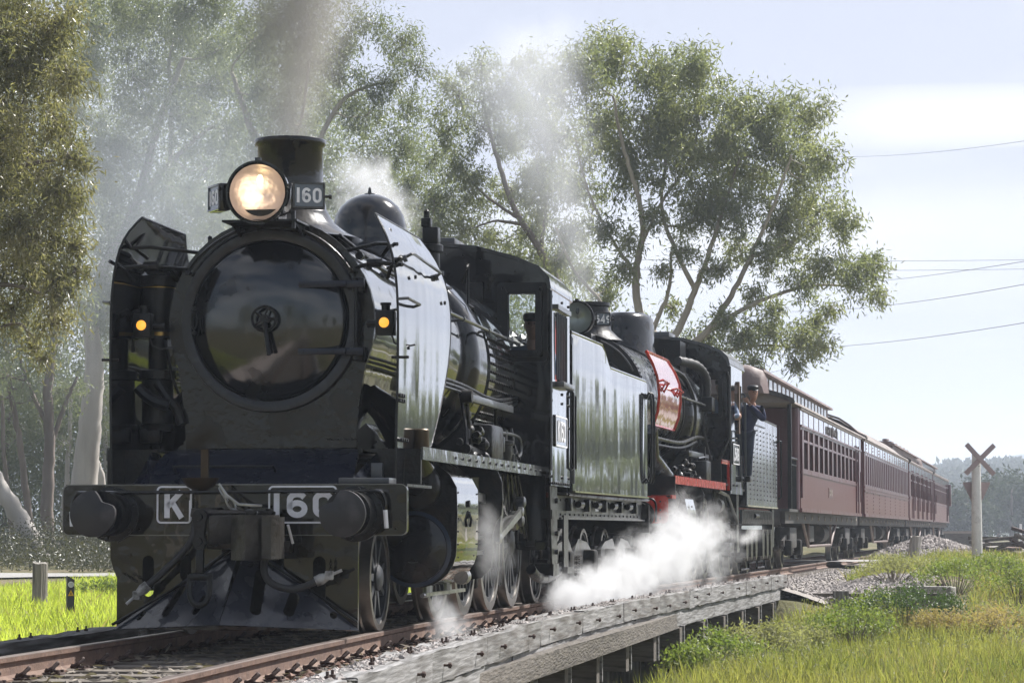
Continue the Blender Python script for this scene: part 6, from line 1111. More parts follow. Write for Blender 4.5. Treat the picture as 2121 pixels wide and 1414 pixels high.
LF_NEAR = leaf_mat('gum leaves bronze', (.10, .11, .058), (.34, .30, .21), .40, .34, .9)
big_cl = [(1140, 170, 60), (1210, 150, 60), (1285, 125, 68), (1370, 145, 68), (1440, 150, 58), (1150, 280, 66), (1240, 265, 70), (1340, 250, 72), (1430, 250, 72), (1510, 225, 62), (1590, 245, 62), (1665, 250, 60), (1125, 390, 56), (1200, 380, 56), (1300, 360, 52), (1400, 350, 66), (1490, 340, 68), (1580, 350, 66), (1665, 350, 60), (1715, 330, 38), (1440, 450, 52), (1530, 435, 58), (1620, 455, 58), (1695, 440, 56), (1745, 460, 38), (1185, 480, 46), (1260, 470, 34), (1350, 450, 30), (1720, 545, 46), (1775, 575, 42), (1808, 545, 30), (1815, 610, 24), (1255, 600, 36), (1290, 560, 26), (1480, 555, 30), (1590, 530, 34), (1655, 590, 36), (1545, 705, 40), (1600, 690, 42), (1660, 700, 42), (1702, 720, 28), (1465, 700, 32), (1395, 640, 20), (1650, 755, 22), (1230, 645, 18), (1210, 560, 30), (1500, 660, 28), (1150, 540, 30), (1560, 610, 26), (1420, 520, 26), (1370, 560, 20), (1300, 500, 26), (1600, 640, 26), (1720, 640, 24), (1620, 520, 34), (1530, 510, 32), (1430, 740, 26), (1560, 750, 24), (1690, 670, 26), (1460, 400, 50), (1310, 310, 50), (1600, 300, 50), (1500, 290, 50), (1390, 270, 50)]
tree('gum_tree', 'wide spreading gum tree with fanned pale limbs standing behind the second engine', [
    ([(1345, 1130), (1340, 900), (1345, 760), (1350, 690)], 48, 34), ([(1350, 720), (1322, 640), (1318, 560), (1332, 480), (1320, 400), (1290, 300), (1270, 200)], 26, 6),
    ([(1352, 720), (1400, 690), (1440, 600), (1470, 520), (1500, 430), (1530, 330)], 24, 6), ([(1440, 600), (1400, 520), (1370, 430), (1380, 320), (1370, 220)], 14, 5),
    ([(1370, 740), (1450, 700), (1510, 620), (1560, 520), (1600, 430), (1640, 320)], 22, 5), ([(1450, 700), (1540, 640), (1640, 600), (1720, 590), (1790, 600)], 15, 4), ([(1345, 740), (1290, 690), (1240, 620), (1190, 560), (1150, 470)], 16, 4),
    ([(1332, 500), (1370, 420), (1430, 330), (1450, 240)], 10, 4), ([(1370, 745), (1480, 730), (1580, 715), (1650, 720)], 12, 4), ([(1318, 570), (1270, 500), (1220, 400), (1190, 280)], 11, 4), ([(1560, 530), (1640, 500), (1700, 460)], 9, 3), ([(1345, 700), (1385, 600), (1390, 520)], 14, 6)],
    big_cl, 84, 68.4, LF_BIG, BARKB, nl=1750, sub=24, ll=.20, lw=.048, jit=2.4, thick=.85)
tree('gum_tree', 'slender gum tree with a leaning limb between the first engine cab and the wide tree', [([(1190, 1130), (1185, 800), (1165, 620), (1120, 520), (1070, 440), (1030, 330), (1000, 210)], 30, 6), ([(1120, 520), (1130, 420), (1110, 340)], 10, 3), ([(1070, 450), (1000, 400), (940, 330)], 8, 3)],
    [(1000, 150, 48), (950, 200, 46), (1045, 195, 46), (930, 270, 44), (1000, 265, 50), (1060, 290, 48), (940, 350, 45), (900, 420, 50), (980, 400, 52), (1060, 400, 50), (1110, 350, 40), (900, 490, 50), (960, 480, 50), (1040, 500, 48), (1110, 470, 44), (1140, 550, 44), (1080, 570, 44), (1100, 130, 34), (1090, 210, 40)], 96, 59.8, LF_BIG, BARKD, nl=2000, ll=.18, lw=.044)
mid = [(560, 60, 75), (640, 30, 75), (700, 110, 70), (770, 50, 58), (830, 80, 50), (868, 140, 36), (800, 165, 56), (850, 215, 38), (760, 240, 56), (700, 220, 56), (620, 140, 66), (590, 250, 60), (540, 330, 60), (780, 330, 50), (835, 300, 44), (850, 390, 56), (900, 330, 30), (700, 400, 60), (780, 440, 60), (640, 330, 50), (500, 420, 60), (540, 180, 60), (870, 460, 50), (520, 90, 60)]
tree('gum_tree', 'tall gum tree rising behind the smoke of the first engine', [([(600, 1140), (600, 800), (580, 500), (545, 330), (510, 240), (480, 150)], 46, 8), ([(590, 560), (640, 350), (700, 220), (760, 180), (820, 170)], 16, 4), ([(560, 400), (620, 260), (640, 120)], 13, 4)], mid, 104, 55.2, LF_GREY, BARKB, nl=1500, ll=.19, lw=.046)
def fill(x0, x1, y0, y1, st, r, holes=()):
    out_ = []
    for y in np.arange(y0, y1, st):
        for x in np.arange(x0, x1, st):
            a, b = x + random.uniform(-.35, .35) * st, y + random.uniform(-.35, .35) * st
            if all((a - hx) ** 2 + (b - hy) ** 2 > hr * hr for hx, hy, hr in holes): out_.append((a, b, r * random.uniform(.8, 1.2)))
    return out_
tree('gum_tree', 'broad grey green gum tree with pale forked trunk behind the left smoke deflector', [([(150, 1190), (165, 1080), (178, 960), (188, 860), (196, 760), (190, 660), (215, 560), (280, 430), (330, 250), (380, 120)], 72, 10), ([(190, 700), (150, 560), (160, 420), (200, 300)], 22, 6), ([(300, 400), (370, 320), (440, 260)], 18, 6), ([(345, 620), (350, 420), (355, 250), (350, 120)], 16, 8)],
    fill(200, 520, 0, 720, 82, 62, [(375, 300, 42), (340, 170, 22)]), 112, 51.3, LF_GREY, BARKP, nl=1900, ll=.20, lw=.048, jit=2.5)
tree('gum_tree', 'brown barked straight gum tree left of the pale forked trunk', [([(95, 1175), (98, 1050), (102, 930), (100, 800), (110, 650), (90, 500)], 32, 14), ([(102, 930), (130, 850), (160, 780)], 14, 6), ([(100, 880), (60, 800), (30, 700)], 12, 6)], fill(-40, 200, 640, 860, 80, 52), 104, 55.2, LF_GREY, BARKD, nl=900, ll=.20, lw=.046)
tree('gum_tree', 'leaning pale trunk with loose patchy bark at the left edge', [([(88, 1180), (60, 1110), (20, 1040), (-30, 960), (-80, 860)], 46, 28)], [(-60, 820, 60), (-110, 780, 50), (-30, 780, 50)], 98, 58.6, LF_GREY, BARKP, nl=700)
tree('gum_tree', 'thin dark gum tree leaning left beside the brown straight trunk', [([(72, 1170), (58, 1060), (45, 940), (25, 830), (10, 700)], 20, 9)], fill(-30, 80, 700, 900, 70, 40), 108, 53, LF_GREY, BARKD, nl=700)
tree('gum_tree', 'crooked pale gum tree just behind the left buffer', [([(215, 1185), (200, 1080), (212, 1000), (190, 930), (175, 850)], 24, 10), ([(205, 1100), (235, 1000), (240, 900)], 12, 6)], fill(180, 280, 740, 900, 60, 44), 116, 49.5, LF_GREY, BARKP, nl=800)
for k, (x, w, dx, lb) in enumerate(((28, 14, -20, 'slim dark trunk at the left edge behind the leaning trunk'), (125, 15, 18, 'slim trunk between the brown and the pale forked trunks'), (232, 16, -14, 'slim pale trunk nearest the left deflector'), (5, 12, 12, 'thin trunk at the very edge of the frame'))):
    tree('gum_tree', lb, [([(x, 1170), (x + dx * .4, 1060), (x + dx, 930), (x + dx * 1.2, 820)], w, w * .5)], fill(x - 50, x + 60, 800, 960, 60, 42), 122 + 2 * k, 46, LF_GREY, BARKP if k in (1, 2) else BARKD, nl=600, ll=.22)
tree('gum_tree', 'near gum tree with bronze green hanging leaves along the left edge', [([(-260, 1300), (-240, 900), (-200, 600), (-180, 300), (-150, 0)], 70, 24), ([(-200, 640), (-90, 600), (20, 590), (110, 620)], 20, 5), ([(-200, 420), (-80, 380), (60, 340), (130, 330)], 20, 5), ([(-180, 260), (-60, 180), (60, 120)], 18, 5), ([(-210, 760), (-100, 720), (30, 670), (60, 700)], 14, 4)],
    [(40, 30, 80), (120, 55, 56), (60, 140, 80), (140, 160, 46), (40, 250, 80), (120, 265, 54), (150, 330, 36), (40, 360, 80), (110, 395, 52), (150, 420, 32), (40, 465, 70), (110, 495, 56), (155, 510, 28), (60, 565, 58), (125, 590, 44), (160, 560, 22), (112, 670, 36), (70, 715, 26), (28, 640, 44), (88, 745, 18), (-30, 100, 80), (-30, 300, 80), (-30, 500, 80), (-60, 640, 60)], 42, 136.7, LF_NEAR, BARKD, nl=1500, sub=22, ll=.13, lw=.026, jit=.9, tw=.012)
# background wall of forest beyond those trees
def forest(name, boxes, n, ll, lw, leafm, label, sub=60):
    LPs = []
    for (x0, x1, y0, y1, z0, z1, k) in boxes:
        nc = int(k * n / sub); C0 = np.stack([rng.uniform(x0, x1, nc), rng.uniform(y0, y1, nc), z0 + (z1 - z0) * rng.random(nc) ** .8], 1); C0 = np.repeat(C0, sub, 0) + rng.normal(size=(nc * sub, 3)) * np.array([.55, .55, .5]) * (ll / .2); LPs.append(C0)
    P = np.concatenate(LPs); D = rng.normal(size=P.shape) + np.array([0, 0, -.5]); m_ = len(P); return blades(name, P, rng.uniform(.6, 1.3, m_) * ll, rng.uniform(.7, 1.3, m_) * lw, D, leafm, 'stuff', None, label, True)
forest('forest', [(-30, -9, 132, 150, 1.5, 28, 1.5), (-12, -3, 130, 146, 2, 22, .35), (-4, 4, 130, 146, 2, 15, .25), (-30, -8, 125, 133, .3, 8, .9), (-6, 10, 118, 140, 2, 10, .4)], 90000, .26, .075, LF_GREY, 'hazy mass of gum foliage behind the nearer trees')
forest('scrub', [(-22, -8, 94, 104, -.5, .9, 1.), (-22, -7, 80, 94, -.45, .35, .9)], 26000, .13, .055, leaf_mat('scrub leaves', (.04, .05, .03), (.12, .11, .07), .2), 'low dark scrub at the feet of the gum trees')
# trees to the right of the view and behind the viewer: the engine sides and smokebox door mirror them
def plain_tree(x, y, h, w, lb, n=2600):
    z = float(ground_z(x, y)); T = root('gum_tree', Vector((x, y, z)), lb, 'tree', 'gum trees of the paddocks'); tr = MB(); tr.tube([(0, 0, -.2), (.1, 0, h * .3), (-.2, .1, h * .6), (0, 0, h * .9)], [w * .06, w * .045, w * .03, .03], 8); P = []
    for k in range(16):
        a = random.uniform(0, 6.28); q = random.uniform(.35, 1); c = np.array([w / 2 * math.cos(a) * random.uniform(.2, .9), w / 2 * math.sin(a) * random.uniform(.2, .9), h * (.3 + .65 * q)]); tr.tube([(0, 0, c[2] * .55), tuple(c * np.array([.5, .5, .85])), tuple(c)], [.12, .07, .03], 5); P.append(c + rng.normal(size=(n // 16, 3)) * np.array([w * .11, w * .11, h * .06]))
    tr.obj('trunk', BARKB, T); P = np.concatenate(P); m_ = len(P); blades('crown', P, rng.uniform(.6, 1.3, m_) * .5, rng.uniform(.7, 1.3, m_) * .16, rng.normal(size=P.shape) + np.array([0, 0, -.5]), LF_GREY, None, T, fold=True)
for x, y, h, w in ((34, 105, 6.5, 5), (44, 118, 8, 6), (56, 135, 9, 7), (40, 86, 5, 4), (70, 120, 12, 9), (52, 160, 11, 7), (80, 165, 13, 9), (28, 116, 3.6, 5), (33, 124, 5, 5), (39, 128, 5, 6), (47, 136, 7, 5), (33, 92, 3.6, 4), (62, 150, 10, 8), (26, 98, 3, 4)): plain_tree(x, y, h, w, 'gum tree in the open paddock well to the right of the train')
for x, y, h, w in ((-30, -25, 14, 9), (-16, -40, 15, 10), (-36, -55, 16, 10), (14, -60, 13, 10), (26, -48, 11, 9), (-10, -85, 16, 12), (40, -75, 13, 10)): plain_tree(x, y, h, w, 'gum tree behind the viewer')

# ------------------------------------------------------------------ far hills
HILL = leaf_mat('far forest canopy', (.030, .045, .028), (.085, .095, .055), .1, .8, .03, .1)
def hill(name, Y0, Y1, prof, m, lb, n=70):
    xs_ = np.linspace(-600 if Y0 > 1000 else -60, Y1 * .62, n); ys_ = np.linspace(Y0, Y1, 16)
    def zf(X, Y): u = (Y - Y0) / (Y1 - Y0); p = np.interp(1060.5 + CAM_F * X / Y, [a for a, b in prof], [b for a, b in prof]); zt = .79 + (1108.8 - p) / CAM_F * Y1; return -1 + (zt + 1) * np.sin(np.clip(u, 0, 1) * 1.57) + vnoise(X, Y, 40, 4) * .8 * u + vnoise(X, Y, 14, 5) * .8
    o = grid_mesh(name, xs_, ys_, zf, m); o['kind'] = 'structure'; o['label'] = lb; return o, zf, xs_
hill('hills', 1500, 2000, [(0, 1060), (1700, 990), (1930, 962), (2010, 960), (2060, 955), (2121, 942), (2300, 920), (3000, 1000)], mat('blue ridge forest', (.05, .065, .05), .9, var=.4, vscale=.01), 'distant blue wooded ridge')
h2, zf2, hx = hill('hill', 600, 1150, [(0, 1090), (1700, 1030), (1930, 1006), (2000, 998), (2121, 992), (2500, 1000)], mat('wooded hillside', (.05, .06, .035), .95, var=.4, vscale=.05), 'wooded hillside behind the crossing')
n = 34000; 
cid = rng.integers(0, 1500, n); cX = rng.uniform(.14, .30, 1500); cY = 600 + 550 * rng.random(1500) ** .8; cR = rng.uniform(2.2, 4.5, 1500); th = rng.uniform(0, 6.28, n); ph = np.arccos(rng.uniform(-.2, 1, n)); PX = cX[cid] * cY[cid] + cR[cid] * np.sin(ph) * np.cos(th); PY = cY[cid] + cR[cid] * np.sin(ph) * np.sin(th); PZ = zf2(cX[cid] * cY[cid], cY[cid]) + 2.5 + cR[cid] * np.cos(ph) * .9
blades('forest', np.stack([PX, PY, PZ], 1), rng.uniform(1.4, 3.4, n), rng.uniform(1, 2.2, n), rng.normal(size=(n, 3)), HILL, label='gum canopy covering the far hillside', fold=True)
def round_tree(x, y, h, w, lb, lm, n=2200):
    z = float(ground_z(x, y)); T = root('paddock_tree', Vector((x, y, z)), lb, 'tree', 'dark round trees before the hill'); MB().tube([(0, 0, -.2), (0, 0, h * .5), (.1, 0, h * .8)], [.3, .2, .1], 7).obj('trunk', BARKD, T); P = []
    for k in range(12): a = random.uniform(0, 6.28); c = np.array([w * .36 * math.cos(a), w * .36 * math.sin(a), h * random.uniform(.15, .82)]); P.append(c + rng.normal(size=(n // 12, 3)) * np.array([w * .13, w * .13, h * .10]))
    P = np.concatenate(P); m_ = len(P); blades('crown', P, rng.uniform(.6, 1.3, m_) * .6, rng.uniform(.7, 1.3, m_) * .3, rng.normal(size=P.shape), lm, None, T, fold=True)
DG = leaf_mat('dark paddock tree leaves', (.022, .036, .020), (.055, .075, .035), .2, .7, .2, .2)
for px_, Y_, h_, w_, lb in ((1945, 330, 6.0, 6, 'dark round tree right beside the last carriage'), (1975, 350, 7.5, 7, 'dark round tree left of the crossing post'), (2003, 330, 6.0, 6, 'dark round tree just left of the white crossing post'), (2040, 345, 7.2, 7, 'dark round tree just right of the white crossing post'), (2068, 360, 8.5, 8, 'tallest dark tree right of the crossing post'), (2095, 340, 8.0, 8, 'dark tree beside the tallest one'), (2121, 350, 8.8, 9, 'dark tree at the right edge of the picture'), (2150, 345, 8, 9, 'dark tree just outside the right edge')):
    p = ray_pt(px_, 1100, Y_); round_tree(p.x, Y_, h_, w_, lb, DG)
# ------------------------------------------------------------------ low plants
def gp(px, py):
    d = ray_pt(px, py, 1) - Vector((0, 0, CAM_H))
    for Y in np.arange(10, 400, .4):
        if CAM_H + d.z * Y <= float(ground_z(d.x * Y, Y)): return Vector((d.x * Y, Y, float(ground_z(d.x * Y, Y))))
    return Vector((d.x * 90, 90, 0))
def grass(name, n, xr, yr, test, hl, w, m, label, lean=.35, clump=0):
    X = rng.uniform(*xr, n); Y = yr[0] + (yr[1] - yr[0]) * rng.random(n) ** 1.25; k = test(X, Y); X, Y = X[k], Y[k]; n = len(X)
    if clump: X = X + rng.normal(size=n) * .02
    P = np.stack([X, Y, ground_z(X, Y) - .01], 1); D = rng.normal(size=(n, 3)) * lean; D[:, 2] = 1; hh = .6 + .5 * (vnoise(X, Y, 1.3, 6) + 1) / 2 + .3 * vnoise(X, Y, .5, 7)
    return blades(name, P, rng.uniform(hl[0], hl[1], n) * hh, np.full(n, w) * (.6 + rng.random(n) * .8) * (.7 + Y / 60), D, m, label=label, fold=True)
GRL = leaf_mat('bright spring grass', (.27, .34, .05), (.48, .52, .14), .55, .6, .8, .3)
GRR = leaf_mat('mixed meadow grass', (.12, .155, .04), (.33, .30, .13), .45, .6, .35, .3)
GRD = leaf_mat('dry straw grass', (.26, .20, .10), (.46, .37, .22), .3, .7, .8, .3)
WEED = leaf_mat('weed leaves', (.09, .14, .032), (.24, .27, .10), .42, .5, 1.5, .4)
WEEDG = leaf_mat('grey weed leaves', (.17, .175, .09), (.34, .33, .20), .38, .6, 1.5, .3)
grass('grass', 130000, (-16, -1), (14, 78), lambda X, Y: (tl(X, Y)[1] < -4.1) & (tl(X, Y)[1] > -13 - Y * .05), (.14, .34), .013, GRL, 'bright green grass beyond the far rail')
grass('grass', 9000, (-16, -1), (14, 60), lambda X, Y: (tl(X, Y)[1] < -3.9) & (vnoise(X, Y, 1.1, 9) > .2), (.3, .5), .010, GRD, 'seeding stalks in the grass beyond the far rail')
rt = lambda X, Y: (tl(X, Y)[1] > 2.3) & (tl(X, Y)[1] < 16) & ~((tl(X, Y)[0] > 29) & (tl(X, Y)[1] < 5.2) & (tl(X, Y)[0] < 40)) & ~((Y > 70) & (Y < 84))
grass('grass', 150000, (1, 22), (24, 92), rt, (.16, .42), .013, GRR, 'long green and yellow grass on the bank beside the bridge')
grass('grass', 45000, (1, 7.5), (24, 58), lambda X, Y: (tl(X, Y)[1] > 2.15) & (tl(X, Y)[0] < 27), (.2, .5), .012, GRR, 'rank grass close beside the bridge piles')
grass('grass', 36000, (1, 22), (24, 92), lambda X, Y: rt(X, Y) & (vnoise(X, Y, 2.3, 12) > .1), (.22, .55), .010, GRD, 'dry brown stalks among the grass on the bank')
grass('grass', 26000, (8, 60), (86, 200), lambda X, Y: (vnoise(X, Y, 7, 3) > -.1) & (tl(X, Y)[1] > 7), (.2, .5), .03, GRR, 'patchy grass beyond the crossing road')
n = 3000; X_ = rng.uniform(1.5, 13, n); Y_ = rng.uniform(32, 68, n); k_ = rt(X_, Y_) & (vnoise(X_, Y_, 3.1, 21) + rng.normal(size=n) * .3 > .15); X_, Y_ = X_[k_], Y_[k_]; n = len(X_); Xr, Yr = np.repeat(X_, 26), np.repeat(Y_, 26); Xr = Xr + rng.normal(size=n * 26) * .13; Yr = Yr + rng.normal(size=n * 26) * .16
hh_ = np.repeat(rng.uniform(.12, .42, n), 26) * rng.random(n * 26) ** .6; P_ = np.stack([Xr, Yr, ground_z(Xr, Yr) + hh_], 1); D_ = rng.normal(size=P_.shape) + np.array([0, 0, .6]); blades('ground_cover', P_, rng.uniform(.03, .08, len(P_)), rng.uniform(.015, .035, len(P_)), D_, leaf_mat('bank weeds', (.10, .13, .05), (.33, .32, .19), .38, .55, .9, .3), label='mixed low weeds spread over the bank', fold=True)
def bush(px, py, r, h, lm, lb, n=1500, ll=.055):
    b = gp(px, py); T = root('bush', b, lb, 'bush', 'low bushes on the bank'); st = MB(); P = []; nc = max(10, int(n / 60))
    for k in range(nc):
        a = random.uniform(0, 6.28); q = random.random() ** .6; c = np.array([r * q * math.cos(a), r * q * math.sin(a), h * (.25 + .75 * math.sqrt(max(0, 1 - q * q)) * random.uniform(.6, 1.05))]); st.tube([(c[0] * .3, c[1] * .3, -.05), tuple(c * np.array([.8, .8, .6])), tuple(c)], [.012, .008, .004], 4); P.append(c + rng.normal(size=(n // nc, 3)) * np.array([.13, .13, .08]) * (.6 + r * .35))
    st.obj('stems', BARKD, T); P = np.concatenate(P); m_ = len(P); D = rng.normal(size=P.shape) + np.array([0, 0, .5]); blades('foliage', P, rng.uniform(.6, 1.4, m_) * ll, rng.uniform(.6, 1.3, m_) * ll * .55, D, lm, None, T, fold=True)
for a in ((1490, 1400, .55, .55, WEED, 'leafy green bush nearest under the bridge end', 2600), (1570, 1385, .75, .6, WEEDG, 'pale leafy bush in front of the bridge crossheads', 2800), (1650, 1362, .7, .45, WEEDG, 'pale low bush left of the abutment posts', 2200), (1760, 1345, .8, .6, WEED, 'green bush right in front of the abutment', 2600),
          (1810, 1290, .7, .45, WEED, 'green bush right of the stone block', 2000), (1880, 1310, 1.0, .7, leaf_mat('dark weed leaves', (.035, .07, .025), (.08, .12, .04), .3, .5, 1.2), 'dark green bush on the middle of the bank', 2600), (1930, 1335, .6, .45, GRD, 'dry grey brown bush right of the dark green one', 1300),
          (1980, 1230, .8, .6, WEED, 'green bush below the road near the crossing post', 2000), (2060, 1200, .7, .5, WEED, 'green bush below the foot of the crossing post', 1800), (2030, 1330, .9, .5, GRD, 'dry brown mound at the right of the bank', 1600), (2110, 1250, .6, .6, MATS.get('x') or WEED, 'spiky dark green bush at the right edge', 1500), (1850, 1205, .8, .45, WEEDG, 'pale weeds beside the road edge', 1500), (1830, 1178, .7, .45, WEEDG, 'pale weeds growing against the ballast shoulder', 1300),
          (1425, 1414, .35, .45, WEED, 'bush cut by the lower edge of the picture beside the piles', 1500), (205, 1238, .45, .35, WEED, 'small dark weed clump in the bright grass', 900)): bush(*a)
# twiggy dead brush by the piles
tw = MB()
for k in range(150):
    b = gp(random.uniform(1380, 1560), random.uniform(1375, 1412)); a = b + Vector((random.uniform(-.2, .2), random.uniform(-.2, .2), random.uniform(.05, .35))); tw.tube([b, a.lerp(b, .4) + Vector((random.uniform(-.1, .1), 0, .05)), a + Vector((random.uniform(-.25, .25), 0, random.uniform(0, .15)))], [.006, .004, .002], 3)
o = tw.obj('dead_twigs', mat('grey twigs', (.26, .23, .20), .9), None, kind='stuff'); o['label'] = 'tangle of grey dead twigs under the bridge'
# ------------------------------------------------------------------ lineside things
def facing(p, yaw=0): return Matrix.Translation(p) @ Matrix.Rotation(yaw, 4, 'Z')
CON = mat('pale concrete', (.36, .34, .31), .85, var=.15, vscale=6, bump=.5, bscale=25, dirt=(.2, .18, .15), dscale=5, damt=.3)
GPOST = mat('off white painted post', (.62, .61, .58), .6, var=.06, vscale=5, dirt=(.35, .33, .3), dscale=4, damt=.2)
SIGNB = mat('bare back of sign', (.30, .235, .235), .5, metal=.2, var=.1)
p = gp(2024, 1158); p = ray_pt(2024, 1157, 83); S = root('crossing_sign', facing(Vector((p.x, 83, float(ground_z(p.x, 83)))), .12), 'tall white post with a crossbuck and give way sign seen from behind', 'road sign', 'railway crossing signs')
MB().lathe([(-.3, .165), (1.5, .15), (3.22, .125), (3.23, .06)], (0, 0, 0), (0, 0, 1), 20).obj('post', GPOST, S)
for a in (47, -44): MB().box(-.62, .62, -.012, .012, -.075, .075, .004).xf(Matrix.Translation((.08, -.14 - (.03 if a > 0 else 0), 3.05)) @ Matrix.Rotation(R(a), 4, 'Y')).obj('crossbuck_arm', SIGNB, S)
plate([(-.36, 2.38), (.46, 2.38), (.47, 2.34), (.07, 1.52), (.02, 1.52), (-.37, 2.34)], [], .012, Matrix.Translation((.0, -.0 + .15, 0))).obj('give_way_plate', SIGNB, S)
MB().bolts([(x, -.13, z) for x in (-.03, .05) for z in (3.1, 2.95, 2.85)], .014, .02).obj('sign_bolts', SATIN, S)
for px_, Y_, sc, lb in ((2057, 620, .8, 'tiny white crossing sign far behind, left one of the pair'), (2074, 650, .55, 'tiny white crossing sign far behind, right one of the pair')):
    q = ray_pt(px_, 1104, Y_); s_ = root('crossing_sign', facing(Vector((q.x, Y_, float(ground_z(q.x, Y_))))), lb, 'road sign', 'railway crossing signs'); MB().cyl((0, 0, -.2), (0, 0, 4 * sc), .13, 8).obj('post', WHITE, s_)
    for a in (45, -45): MB().box(-1.0, 1.0, -.02, .02, -.14, .14).xf(Matrix.Translation((0, -.15, 3.9 * sc)) @ Matrix.Rotation(R(a), 4, 'Y')).obj('crossbuck_arm', WHITE, s_)
    MB().lathe([(0, .35), (.1, .3)], (0, -.16, 2.9 * sc), (0, -1, 0), 12).obj('lamp_board', WHITE, s_)
q = ray_pt(2114, 1100, 170); s_ = root('marker_post', Vector((q.x, 170, float(ground_z(q.x, 170)))), 'plain white post far behind at the right edge', 'post'); MB().cyl((0, 0, -.2), (0, 0, 1.35), .07, 8).obj('post', WHITE, s_)
def stump(px_, Y_, h, w, lean, lb, m=WOOD, gz=None):
    q = ray_pt(px_, 1100, Y_); z = float(ground_z(q.x, Y_)); T = root('wooden_post', Vector((q.x, Y_, z)), lb, 'wooden post', 'old wooden posts'); mb = MB(); rg = []
    for k in range(9):
        u = k / 8; rg.append([(lean * u + w / 2 * math.cos(a) * (1 + .10 * math.sin(3 * a + u)), w / 2 * math.sin(a) * (1 + .10 * math.cos(5 * a)), -.2 + (h + .2) * u + (random.uniform(-.03, .03) if k == 8 else 0)) for a in np.linspace(0, 6.2832, 17)[:-1]])
    mb.rings(rg).obj('post', mat('split grey post', (.30, .28, .25), .9, var=.3, vscale=6, bump=1, bscale=6, stretch=(5, 5, .5), bdist=.03, dirt=(.09, .08, .07), dscale=3, damt=.5), T)
stump(83, 48, .78, .265, .0, 'stout split grey stump in the bright grass at the left'); stump(1887, 79, .86, .33, .14, 'leaning grey sleeper post beside the last carriages')
q = ray_pt(147, 1100, 42); z = float(ground_z(q.x, 42)); M_ = root('marker_post', facing(Vector((q.x, 42, z)), .35), 'dark square marker post with a white disc and a yellow triangle', 'marker post')
MB().prism([(-.055, -.2), (.055, -.2), (.055, .60), (-.055, .66)], -.045, .045).obj('post', mat('charcoal recycled post', (.045, .045, .052), .55, var=.15), M_)
MB().lathe([(0, .045), (.004, .045)], (0, -.046, .53), (0, -1, 0), 24).obj('white_disc', WHITE, M_)
d_ = MB(); 
for k in range(4): d_.box(-.03, .03, -.0515, -.051, .505 + k * .014, .509 + k * .014)
d_.obj('disc_print', GREYM, M_)
MB().prism([(-.045, .36), (.045, .36), (0, .45)], -.050, -.046).obj('yellow_triangle', mat('yellow sticker', (.75, .42, .02), .5), M_); MB().prism([(-.006, .375), (.006, .375), (.006, .41), (-.006, .41)], -.052, -.0505).obj('triangle_mark', SATIN, M_)
# stone block by the abutment
b = tk(33.5, 4.3); b.z = -.34; B_ = root('concrete_block', facing(b, -.6), 'pale square edged concrete block lying beside the gravel', 'block'); MB().box(-.55, .55, -.14, .14, -.08, .16, .02).obj('block', CON, B_); MB().box(.55, .63, -.12, .12, -.08, .15, .02).obj('block_end', CON, B_); MB().bolts([(.3, .0, .16), (.38, .03, .16)], .03, .05, (0, 0, 1)).obj('bolt_stub', RUST, B_)
# ballast pile, debris pile, siding rails, platform, wire fence
n = 2600; a = rng.uniform(0, 6.28, n); r_ = np.sqrt(rng.random(n)); c = ray_pt(1925, 1100, 93); PP = np.stack([c.x + 2.3 * r_ * np.cos(a), 93 + 2.3 * r_ * np.sin(a), float(ground_z(c.x, 93)) + .05 + .85 * (1 - r_) ** .8], 1)
rocks('gravel_heap', PP, rng.uniform(.06, .14, n), STONE, 'low heap of ballast stone beside the last carriages'); MB().lathe([(-.1, 2.3), (.35, 1.1), (.75, .3), (.8, .001)], (c.x, 93, float(ground_z(c.x, 93))), (0, 0, 1), 20).obj('gravel_heap', GRAV, None, kind='stuff')['label'] = 'core of the ballast stone heap'
YRD = MB().rings([[(x, Y_, float(ground_z(x, Y_)) + .035) for x in np.linspace(x0, x1, 6)] for Y_, x0, x1 in ((86, 8, 16), (95, 8, 22), (120, 14, 30), (160, 22, 38), (260, 44, 54))], False, False, False).obj('gravel_yard', GRAV, None); YRD['kind'] = 'structure'; YRD['label'] = 'pale gravel yard between the train and the crossing post'
for k, (a_, b_) in enumerate((((12.5, 92), (40, 205)), ((14.5, 92), (42, 205)), ((15.5, 88.5), (24, 93)), ((15.8, 87.6), (25, 92)))):
    A = Vector((*a_, float(ground_z(*a_)) + .14)); B = Vector((*b_, float(ground_z(*b_)) + .14)); timber('siding_rail', A, B, .07, .12, RAILW, None, .002, 4); o = COL.objects[-1]
    tag(o, ('siding rail nearer the main line', 'siding rail farther from the main line', 'short rusty rail behind the crossing post', 'second short rusty rail behind the crossing post')[k], 'rail', 'siding rails')
hp = ray_pt(2110, 1112, 100); dg = root('rail_scrap_heap', Vector((hp.x, 100, float(ground_z(hp.x, 100)))), 'heap of rusty scrap rails and sleepers at the right edge', 'scrap heap')
for k in range(16): a = Vector((random.uniform(-1.6, 1.2), random.uniform(-.8, .8), random.uniform(.05, .8))); MB().box(-.9, .9, -.07, .07, -.06, .06, .01).xf(Matrix.Translation(a) @ Matrix.Rotation(random.uniform(-.9, .9), 4, 'Z') @ Matrix.Rotation(random.uniform(-.35, .35), 4, 'Y')).obj('scrap_beam', RUST if k % 2 else WOODD, dg)
pp = ray_pt(1975, 1100, 175); PF = root('station_platform', Vector((pp.x, 175, float(ground_z(pp.x, 175)))), 'low timber faced platform behind the last carriage', 'platform'); MB().box(-2.5, 1.6, 0, 14, -.1, .95).obj('platform_wall', WOODD, PF); MB().box(-2.6, 1.7, -.1, 14, .95, 1.1).obj('platform_top', CREAM, PF); MB().box(-2.4, -.9, 2, 5, 1.1, 2.9).obj('brick_shed', mat('sandy brick', (.34, .22, .15), .8), PF)
